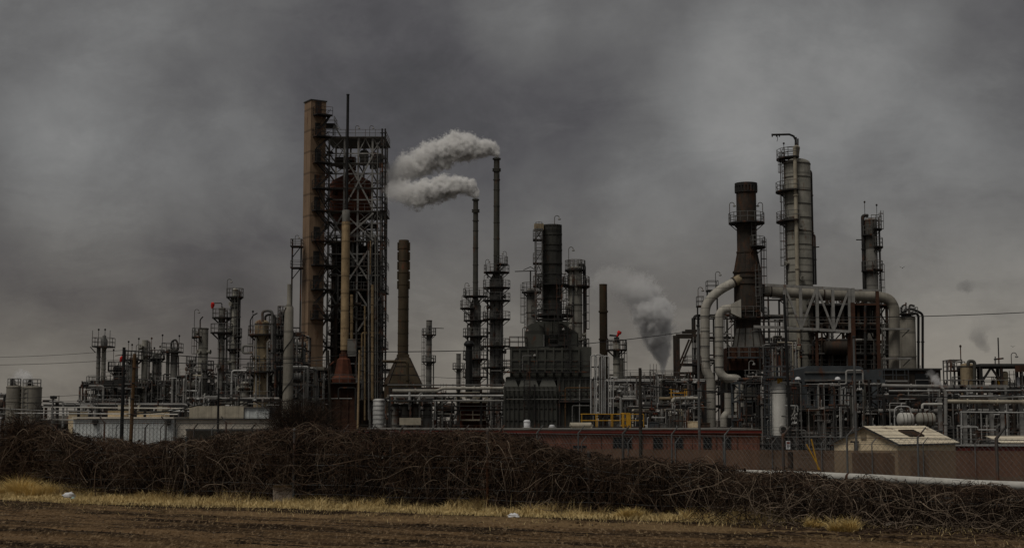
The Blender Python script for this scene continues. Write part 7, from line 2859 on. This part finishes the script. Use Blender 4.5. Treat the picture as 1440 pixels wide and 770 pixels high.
def tuft(label, px, py, r, h, n):
    x, y = at_px(px, py)
    a = rs.uniform(0, 2 * PI, n)
    q = np.sqrt(rs.uniform(0, 1, n)) * r
    nc = 9
    ca, cq = rs.uniform(0, 2 * PI, nc), np.sqrt(rs.uniform(0, 1, nc)) * r * .75
    ch = rs.uniform(.5, 1.15, nc)
    wi = rs.randint(0, nc, n)
    bx, by = np.cos(ca)[wi] * cq[wi] + np.cos(a) * q * .38, np.sin(ca)[wi] * cq[wi] * .8 + np.sin(a) * q * .34
    hh = h * ch[wi] * rs.uniform(.35, 1.2, n) * (1 - .5 * (q / r) ** 2)
    lx, ly = np.cos(a) * (.2 + .6 * q / r) * hh + rs.normal(size=n) * .3 * hh, np.sin(a) * (.2 + .6 * q / r) * hh + rs.normal(size=n) * .3 * hh
    b = rs.uniform(0, 2 * PI, n)
    wx, wy = np.cos(b) * .0055, np.sin(b) * .0055
    z = np.zeros(n)
    V = np.stack([np.stack(s, 1) for s in ((bx - wx, by - wy, z), (bx + wx, by + wy, z), (bx + lx * .4 + wx * .7, by + ly * .4 + wy * .7, hh * .65), (bx + lx * .4 - wx * .7, by + ly * .4 - wy * .7, hh * .65),
                                           (bx + lx * 1.2, by + ly * 1.2, hh * .95), (bx + lx * 1.2 - wx * .2, by + ly * 1.2 - wy * .2, hh * .95))], 1).reshape(-1, 3)
    i = np.arange(n)[:, None] * 6
    Q = np.concatenate([i + np.array([0, 1, 2, 3]), i + np.array([3, 2, 4, 5])])
    o = np_mesh('grass_tuft', V, Q, 'tuft_grass')
    o.location = (x, y, 0)
    tag(o, label, 'grass tuft', 'yellow grass tufts')


tuft('largest mound of yellow grass, at the foot of the draped stump', 25, 697, .85, .62, 7000)
tuft('yellow grass tuft beside the big mound near the stump', 58, 698, .5, .42, 3000)
tuft('pale grass tuft under the hedge just past the litter with the teal edge', 118, 694, .42, .34, 2200)
tuft('lone bright yellow grass tuft at the sparse end of the grass strip', 1187, 748, .27, .36, 2000)
tuft('faded grass tuft with upright stalks where the strip thins out', 1146, 741, .26, .24, 900)
tuft('small faded grass tuft between the hedge and the mossy pole', 880, 728, .36, .30, 1600)
tuft('loose grass tuft in front of the fence post with pale steel', 440, 706, .5, .3, 2000)

# ---- gravel and twigs on the track (past counting)
n = 9000
t = rs.uniform(-14, 40, n)
off = rs.uniform(1.0, 15, n)
x = P0.x + U2.x * t - N2.x * off
y = P0.y + U2.y * t - N2.y * off
s = rs.uniform(.006, .022, n) * rs.uniform(.5, 1.4, n)
octv = np.array([(1, 0, 0), (0, 1, 0), (-1, 0, 0), (0, -1, 0), (0, 0, .8), (0, 0, -.6)], float)
V = (octv[None] * rs.uniform(.6, 1.3, (n, 6, 1))) * s[:, None, None] + np.stack([x, y, np.array([rut(D0 - o_, t_2) for o_, t_2 in zip(off, t)]) + s * .25], 1)[:, None, :]
Q8 = Q = np.array([(0, 1, 4), (1, 2, 4), (2, 3, 4), (3, 0, 4), (1, 0, 5), (2, 1, 5), (3, 2, 5), (0, 3, 5)])
o = np_mesh('gravel', V.reshape(-1, 3), (np.arange(n)[:, None, None] * 6 + Q[None]).reshape(-1, 3), 'stone')
tag(o, 'loose pebbles scattered over the dirt track', 'gravel', kind='stuff')
n = 700
px_ = rs.uniform(1080, 1460, n)
py_ = np.interp(px_, [1080, 1440], [738, 748]) + rs.uniform(-6, 14, n)
V, Q = [], []
for a, b in zip(px_, py_):
    x, y = at_px(a, b)
    an, L = rs.uniform(0, PI), rs.uniform(.05, .28)
    dx, dy = math.cos(an) * L, math.sin(an) * L
    w = rs.uniform(.005, .014)
    i = len(V)
    V += [(x - dx, y - dy, .005), (x + dx, y + dy, .02), (x + dx, y + dy + .0, .02 + w * 2), (x - dx, y - dy, .005 + w * 2), (x, y - w * 2, .03), (x, y + w * 2, .01)]
    Q += [(i, i + 1, i + 2, i + 3), (i, i + 4, i + 2, i + 5)]
o = np_mesh('litter', V, Q, 'vine_pale')
tag(o, 'broken twigs and scraps strewn at the sparse end of the hedge', 'debris', kind='stuff')


n = 13000
t = rs.uniform(-14, 40, n)
off = 1.2 + 15 * rs.uniform(0, 1, n)
x = P0.x + U2.x * t - N2.x * off
y = P0.y + U2.y * t - N2.y * off
s = rs.uniform(.008, .026, n) * rs.uniform(.5, 1.3, n)
V = (octv[None] * rs.uniform(.5, 1.4, (n, 6, 1)) * np.array([1.2, 1.2, .8])) * s[:, None, None] + np.stack([x, y, np.array([rut(D0 - o_, t_2) for o_, t_2 in zip(off, t)]) + s * .2], 1)[:, None, :]
o = np_mesh('dirt', V.reshape(-1, 3), (np.arange(n)[:, None, None] * 6 + Q8[None]).reshape(-1, 3), 'ground_soil')
tag(o, 'lumps of turned soil lying in the tyre ruts of the track', 'soil', kind='stuff')


# ---- dropped rubbish
def crumpled(name, label, cat, px, py, sx, sy, sz, m, seed, z=None):
    x, y = at_px(px, py)
    mb = MB()
    n1, n2 = 9, 14
    vs, fs = [], []
    for i in range(n1 + 1):
        th_ = PI * i / n1
        for j in range(n2):
            ph = 2 * PI * j / n2
            v = Vector((math.sin(th_) * math.cos(ph), math.sin(th_) * math.sin(ph), math.cos(th_)))
            k = 1 + .45 * mnoise.noise(v * 2.3 + Vector((seed, 0, 0)))
            vs.append((x + v.x * sx * k, y + v.y * sy * k, max(0.0, sz * .55 + v.z * sz * k * .6)))
    for i in range(n1):
        for j in range(n2):
            fs.append((i * n2 + j, (i + 1) * n2 + j, (i + 1) * n2 + (j + 1) % n2, i * n2 + (j + 1) % n2))
    mb.add(vs, fs)
    o = mb.build(name, m, smooth=20)
    return tag(o, label, cat)


o = crumpled('plastic_bag', 'crumpled plastic bag with a teal corner lying in the grass near the stump', 'plastic bag', 97, 701, .17, .12, .16, 'plastic_white', 1)
tag(crumpled('plastic_bag', 'whitish crumpled bag at the edge of the dirt below the heater', 'plastic bag', 722, 729, .13, .1, .11, 'plastic_white', 4))
tag(crumpled('plastic_scrap', 'small teal scrap of plastic touching the bag near the stump', 'litter', 103, 702.5, .07, .05, .07, 'plastic_teal', 9))
tag(crumpled('paper_scrap', 'pale crumpled paper lying under the hedge at the thin end of the grass', 'litter', 1255, 741, .13, .1, .1, 'cardboard', 12))
tag(crumpled('rust_can', 'rusty red crushed can lying among vines at the far hedge end', 'litter', 1388, 745, .08, .06, .08, 'rust_red', 15))
x, y = at_px(398, 708)
th = thing('cardboard_box', 'faded open cardboard box leaning at the foot of the hedge', 'box', (x, y, 0))
mb = MB()
w, h, d = .27, .44, .28
mb.bx(x - w, x + w, y, y + .02, 0, h)
mb.bx(x - w, x - w + .02, y + .021, y + d, 0, h * .95)
mb.bx(x + w - .02, x + w, y + .021, y + d, 0, h * .95)
mb.bx(x - w + .021, x + w - .021, y + d - .02, y + d, 0, h)
mb.build('carton', 'cardboard', th, smooth=0)
mb = MB()
mb.add([(x - w, y - .004, h), (x + w, y - .004, h), (x + w * .9, y - .12, h + .06), (x - w * .9, y - .12, h + .06), (x - w, y, h + .012), (x + w, y, h + .012), (x + w * .9, y - .12, h + .07), (x - w * .9, y - .12, h + .07)],
       [(3, 2, 1, 0), (4, 5, 6, 7), (0, 1, 5, 4), (1, 2, 6, 5), (2, 3, 7, 6), (3, 0, 4, 7)])
mb.build('flap', 'cardboard', th, smooth=0)

# ---- far bare trees on the skyline
V, Q = [], []
q = random.Random(2)
o = MB()
for i in range(420):
    D = q.uniform(420, 520)
    a = q.choice((q.uniform(-40, 140), q.uniform(-400, 1900)))
    x = X(a, D)
    h = q.uniform(3.5, 6.5)
    o.tube([(x, D, GZ), (x, D, GZ + h * .5)], [.14, .07], 4, cap=False)
    for j in range(11):
        an, L = q.uniform(0, 2 * PI), q.uniform(.8, 2.2)
        z = GZ + h * q.uniform(.25, .6)
        o.tube([(x, D, z), (x + math.cos(an) * L * .6, D + math.sin(an) * L * .6, z + L * .7), (x + math.cos(an) * L, D + math.sin(an) * L, min(z + L * 1.3, GZ + h))], [.06, .045, .02], 3, cap=False)
ob = o.build('treeline', 'far_bark', None, 0)
tag(ob, 'far line of bare winter trees low on the horizon', 'trees', kind='stuff')

# ---- birds
def bird(label, px, py, D, s, up):
    x, y, z = pt(px, py, D)
    th = thing('bird', label, 'bird', (x, y, z))
    mb = MB()
    mb.tube([(x - .32 * s, y, z - .03), (x - .2 * s, y, z), (x + .05 * s, y, z + .02), (x + .2 * s, y, z + .04), (x + .3 * s, y, z + .03), (x + .38 * s, y, z + .01)], [.05 * s, .06 * s, .1 * s, .07 * s, .055 * s, .01], 8)
    for k in (-1, 1):
        ps = [(x + .12 * s, y, z + .03), (x - .1 * s, y, z + .03), (x - .16 * s, y + k * .45 * s, z + up * .3 * s), (x - .02 * s, y + k * .8 * s, z + up * .62 * s), (x + .14 * s, y + k * .42 * s, z + up * .33 * s)]
        b = [(a, b_, c_ + .02 * s) for a, b_, c_ in ps]
        mb.add(ps + b, [(4, 3, 2, 1, 0), (5, 6, 7, 8, 9)] + [(i, (i + 1) % 5, (i + 1) % 5 + 5, i + 5) for i in range(5)])
    mb.build('body', 'bird_black', th, smooth=30)
    th.rotation_euler = (0, 0, rad(60))


bird('lone dark bird flying beside the slimmer dark topped column', 1269, 377, 120, .32, .9)
bird('tiny dark bird flying low above the dark canopy', 1424.5, 487.5, 130, .3, .7)


def ray_dir(px, py):
    v = Vector((px - 720.0, FPX * CP - (385.0 - py) * SP, FPX * SP + (385.0 - py) * CP))
    return v.normalized()


SUN_E = 1.35
SKY_SEED = 3.7
# brighter and darker regions of the cloud deck: direction (as photo reading), reach, how much lighter or darker
SKY_PATCH = [(px, py, r, a * .88) for px, py, r, a in [(130, 235, 170, 22), (330, 215, 130, 14), (250, 390, 230, -12), (0, 330, 170, -9), (60, 60, 200, 8), (560, 100, 260, -8), (450, 200, 220, -10), (640, 140, 140, -7),
             (720, 30, 90, 15), (850, 190, 150, -10), (1040, 40, 90, 7), (1090, 120, 190, 19), (1190, 180, 230, 11), (960, 220, 170, 12), (1240, 40, 110, 7), (1350, 90, 130, 9), (1450, 40, 170, -12),
             (1000, 280, 210, 6), (1390, 370, 220, 12), (1300, 450, 260, 10), (1400, 520, 200, 12), (1240, 560, 200, 8), (950, 430, 260, 7), (120, 560, 230, 12), (620, 510, 280, 6)]]

# ================================================================ STEAM
def plume(name, label, cat, D, path, col, dens, nscale=.55, amp=(1.0, 1.7), fade=(.25, 1.0, .15), voxel=.4, thick=.9, soft=(.02, .5)):
    """path: (px, py, radius px) from the outlet downwind. The body is a closed hull round a string of puffs; inside it the density follows the puffs and is torn by noise,
    more so downwind. fade: (where along the path it starts to thin, where it ends, what is left there)"""
    K = D / FPX
    P3 = [(Vector(pt(px, py, D)), r * K) for px, py, r in path]
    # resample so that neighbouring puffs overlap
    out = [(P3[0][0], P3[0][1], 0.0)]
    total = sum((b[0] - a[0]).length for a, b in zip(P3[:-1], P3[1:]))
    run = 0.0
    for (p, r), (q, s) in zip(P3[:-1], P3[1:]):
        L = (q - p).length
        k = max(1, int(math.ceil(L / (.6 * min(r, s) + .25))))
        for i in range(1, k + 1):
            f = i / k
            out.append((p.lerp(q, f), r + (s - r) * f, (run + L * f) / total))
        run += L
    q_ = random.Random(len(path) * 7 + int(D))
    out = [(c + Vector((0, q_.uniform(-.25, .25) * r * thick, q_.uniform(-.12, .12) * r)), r, f) for c, r, f in out]
    mb = MB()
    n1, n2 = 8, 12
    for c, r, f in out:
        R = r * 1.22 + .05
        vs, fs = [], []
        for i in range(n1 + 1):
            th_ = PI * i / n1
            for j in range(n2):
                ph = 2 * PI * j / n2
                vs.append((c.x + R * math.sin(th_) * math.cos(ph), c.y + R * math.sin(th_) * math.sin(ph), c.z + R * math.cos(th_)))
        for i in range(n1):
            for j in range(n2):
                fs.append((i * n2 + j, (i + 1) * n2 + j, (i + 1) * n2 + (j + 1) % n2, i * n2 + (j + 1) % n2))
        mb.add(vs, fs)
    m = bpy.data.materials.new(name)
    m.use_nodes = True
    nt = m.node_tree
    nt.nodes.clear()
    t = NT(nt)
    o_ = t.n('ShaderNodeOutputMaterial')
    v = t.n('ShaderNodeVolumePrincipled')
    v.inputs['Color'].default_value = (*col, 1)
    v.inputs['Anisotropy'].default_value = .05
    pos = t.n('ShaderNodeNewGeometry').outputs['Position']
    fld = None
    for c, r, f in out:
        d = t.n('ShaderNodeVectorMath', operation='DISTANCE')
        t.l(pos, d.inputs[0])
        d.inputs[1].default_value = c
        e = t.math('MULTIPLY_ADD', d.outputs['Value'], -1.0 / r, 1.0)
        if fld is None:
            fld = e
        else:
            x = t.n('ShaderNodeMath', operation='SMOOTH_MAX')
            t.l(fld, x.inputs[0])
            t.l(e, x.inputs[1])
            x.inputs[2].default_value = .12
            fld = x.outputs[0]
    # how far downwind: measured along the line from the outlet to the end
    ax = (out[-1][0] - out[0][0])
    L = ax.length
    ax.normalize()
    sb = t.n('ShaderNodeVectorMath', operation='SUBTRACT')
    t.l(pos, sb.inputs[0])
    sb.inputs[1].default_value = out[0][0]
    dp = t.n('ShaderNodeVectorMath', operation='DOT_PRODUCT')
    t.l(sb.outputs[0], dp.inputs[0])
    dp.inputs[1].default_value = ax
    along = t.math('DIVIDE', dp.outputs['Value'], L)
    n1_ = t.noise(pos, nscale, 2, .5)
    n2_ = t.noise(pos, nscale * 2.6, 7, .62)
    nz = t.math('ADD', t.math('MULTIPLY', t.math('SUBTRACT', n1_, .5), .8), t.math('MULTIPLY', t.math('SUBTRACT', n2_, .5), 1.2))
    nz = t.math('MULTIPLY', nz, t.mapr(along, 0.0, 1.0, amp[0], amp[1]))
    sm = t.math('ADD', fld, nz)
    dd_ = t.mapr(sm, soft[0], soft[1], 0.0, dens, True)
    dd_ = t.math('MULTIPLY', dd_, t.mapr(along, fade[0], fade[1], 1.0, fade[2], True))
    t.l(dd_, v.inputs['Density'])
    t.l(v.outputs[0], o_.inputs['Volume'])
    o = mb.build(name, m, None, 0)
    r_ = o.modifiers.new('remesh', 'REMESH')
    r_.mode = 'VOXEL'
    r_.voxel_size = voxel
    tag(o, label, cat, None, 'thing')
    return o


WHITE = (.995, .993, .988)
plume('steam_plume', 'upper white steam plume streaming sideways off the taller steaming tower', 'steam', 222.0,
      [(699, 219, 5), (696, 212, 9), (688, 208, 13), (672, 208, 17), (652, 208, 22), (634, 210, 23), (614, 218, 23), (594, 227, 22), (576, 236, 22), (560, 246, 22), (548, 254, 20)], WHITE, 5.0, fade=(.3, 1.02, .10))
plume('steam_plume', 'lower white steam plume bending off the shorter steaming tower', 'steam', 214.0,
      [(669, 277, 4.5), (667, 270, 8.5), (659, 264, 12.5), (643, 261, 16), (625, 265, 19), (608, 270, 20), (592, 273, 20), (576, 273, 20), (562, 270, 19), (553, 268, 16)], WHITE, 5.0, fade=(.3, 1.02, .12))
plume('steam_plume', 'dull grey plume rising from the low vent unit and drifting past the rusty stack', 'steam', 200.0,
      [(932, 527, 2.6), (932, 516, 6), (931, 503, 11), (928, 488, 18), (923, 472, 25), (920, 456, 30), (917, 440, 32), (911, 425, 31), (902, 413, 28), (890, 404, 27), (875, 399, 26), (860, 397, 25), (844, 394, 22)],
      (.93, .932, .935), 2.4, nscale=.42, amp=(.7, 1.4), fade=(.35, .95, .12))
plume('steam_plume', 'small white puff of steam behind the twin silos', 'steam', 190.0, [(42, 540, 8), (36, 531, 11), (28, 528, 10), (21, 531, 8), (14, 536, 6)], WHITE, 2.2, nscale=.9, voxel=.3)
plume('steam_leak', 'tiny white steam leak over the silver pipe arch before the dark plant house', 'steam', 131.0, [(1323, 542, 3), (1318, 536, 6), (1312, 530, 8), (1308, 525, 7)], WHITE, 4.0, nscale=1.6, voxel=.15)
plume('steam_wisp', 'faint grey wisp trailing above the domed drum near the edge of the view', 'steam', 420.0, [(1388, 492, 6), (1381, 482, 10), (1376, 471, 14), (1374, 460, 16), (1384, 455, 12)], (.35, .35, .37), .13, nscale=.22, voxel=1.0)
plume('steam_wisp', 'small flat grey wisp hanging alone in the sky above the long wire', 'steam', 420.0, [(1349, 404, 7), (1359, 402, 11), (1369, 403, 10), (1378, 404, 6)], (.35, .35, .37), .13, nscale=.22, voxel=1.0)

# ================================================================ SKY, SUN, CAMERA
scene = bpy.context.scene
sun_dir = Vector((-.44, -.52, 1.2)).normalized()       # toward the sun: behind the camera, to the left
w = bpy.data.worlds.new('World')
scene.world = w
w.use_nodes = True
nt = w.node_tree
nt.nodes.clear()
t = NT(nt)
out = t.n('ShaderNodeOutputWorld')
bg = t.n('ShaderNodeBackground')
sky = t.n('ShaderNodeTexSky', sky_type='NISHITA')
sky.sun_disc = False
sky.sun_elevation = math.asin(sun_dir.z)
sky.sun_rotation = math.atan2(sun_dir.x, sun_dir.y)
sky.air_density, sky.dust_density = 1.0, 2.0
dirv = t.n('ShaderNodeTexCoord').outputs['Generated']
sp = t.n('ShaderNodeSeparateXYZ')
t.l(dirv, sp.inputs[0])
# cloud deck: the view direction carried up to a flat layer, so clouds shrink and crowd toward the horizon
den = t.math('ADD', t.math('MAXIMUM', sp.outputs[2], 0.0), .42)
cbx = t.n('ShaderNodeCombineXYZ')
t.l(t.math('DIVIDE', sp.outputs[0], den), cbx.inputs[0])
t.l(t.math('DIVIDE', sp.outputs[1], den), cbx.inputs[1])
cbx.inputs[2].default_value = SKY_SEED
warp = t.n('ShaderNodeVectorMath', operation='MULTIPLY_ADD')
t.l(t.n('ShaderNodeTexNoise').outputs['Color'], warp.inputs[0])
wn = [q for q in nt.nodes if q.type == "TEX_NOISE"][0]
t.l(cbx.outputs[0], wn.inputs['Vector'])
wn.inputs['Scale'].default_value = 2.2
wn.inputs['Detail'].default_value = 3
warp.inputs[1].default_value = (.35, .35, .35)
t.l(cbx.outputs[0], warp.inputs[2])
n_big = t.noise(warp.outputs[0], 1.3, 3, .5)
n_mid = t.noise(warp.outputs[0], 3.9, 10, .64)
n_fine = t.noise(t.vmul(dirv, (1, 1, 1.1)), 12.0, 10, .6)
base = t.math('ADD', t.math('MULTIPLY', t.math('SUBTRACT', n_big, .5), 26), t.math('MULTIPLY', t.math('SUBTRACT', n_mid, .5), 36))
base = t.math('ADD', base, t.math('MULTIPLY', t.math('SUBTRACT', n_fine, .5), 40))
# ragged edges where one sheet of cloud overlaps another
n_edge = t.noise(warp.outputs[0], 2.3, 13, .66)
base = t.math('ADD', base, t.mapr(n_edge, .45, .57, -3.5, 3.5, True))
# thinner and thicker parts of the deck, each a soft round region of directions
for (px, py, rpx, amt) in SKY_PATCH:
    d = Vector(ray_dir(px, py))
    dp = t.n('ShaderNodeVectorMath', operation='DOT_PRODUCT')
    t.l(dirv, dp.inputs[0])
    dp.inputs[1].default_value = d
    base = t.math('ADD', base, t.mapr(dp.outputs['Value'], math.cos(rpx / FPX), 1.0, 0.0, amt, True))
br = t.math('DIVIDE', t.math('ADD', base, 98.0 - 60.0), 80.0, clamp=True)
cool = t.n('ShaderNodeValToRGB')
el = cool.color_ramp.elements
el[0].position, el[0].color = 0.0, (.0455, .0448, .0462, 1)
el[1].position, el[1].color = 1.0, (.265, .263, .258, 1)
for p_, c_ in ((.25, (.0825, .0795, .0835, 1)), (.5, (.129, .1272, .1270, 1)), (.75, (.189, .189, .187, 1))):
    e = el.new(p_)
    e.color = c_
t.l(br, cool.inputs[0])
# a little warmth low down
warm = t.mix(t.mapr(sp.outputs[2], 0.0, .19, .85, 0.0, True), cool.outputs[0], t.mix(1.0, cool.outputs[0], (1.15, 1.03, .86), 'MULTIPLY'))
skyc = t.mix(.97, t.mix(1.0, sky.outputs[0], (.5, .5, .5), 'MULTIPLY'), t.mix(1.0, warm, (10.0, 10.0, 10.0), 'MULTIPLY'))
t.l(skyc, bg.inputs[0])
bg.inputs[1].default_value = .1
t.l(bg.outputs[0], out.inputs[0])

sl = bpy.data.lights.new('sun', 'SUN')
sl.energy = SUN_E
sl.angle = rad(30)
sl.color = (1.0, .94, .85)
so = bpy.data.objects.new('sun', sl)
so.rotation_euler = sun_dir.to_track_quat('Z', 'Y').to_euler()
so.location = (-60, -60, 90)
COL.objects.link(so)

cam = bpy.data.cameras.new('camera')
cam.sensor_width = 36
cam.lens = 36 * FPX / 1440
cam.clip_start, cam.clip_end = .5, 12000
co = bpy.data.objects.new('camera', cam)
co.location = (0, 0, CZ)
co.rotation_euler = (PI / 2 + PITCH, 0, 0)
COL.objects.link(co)
scene.camera = co

scene.render.engine = 'CYCLES'
cy = scene.cycles
cy.max_bounces = 6
cy.diffuse_bounces = 3
cy.glossy_bounces = 2
cy.transmission_bounces = 2
cy.transparent_max_bounces = 8
cy.volume_bounces = 18
cy.volume_step_rate = .5
cy.volume_max_steps = 512
cy.use_denoising = True
cy.sample_clamp_indirect = 4
scene.view_settings.view_transform = 'Standard'
scene.view_settings.look = 'None'
scene.view_settings.exposure = 0.0
scene.view_settings.gamma = 1.0
scene.view_settings.use_curve_mapping = False
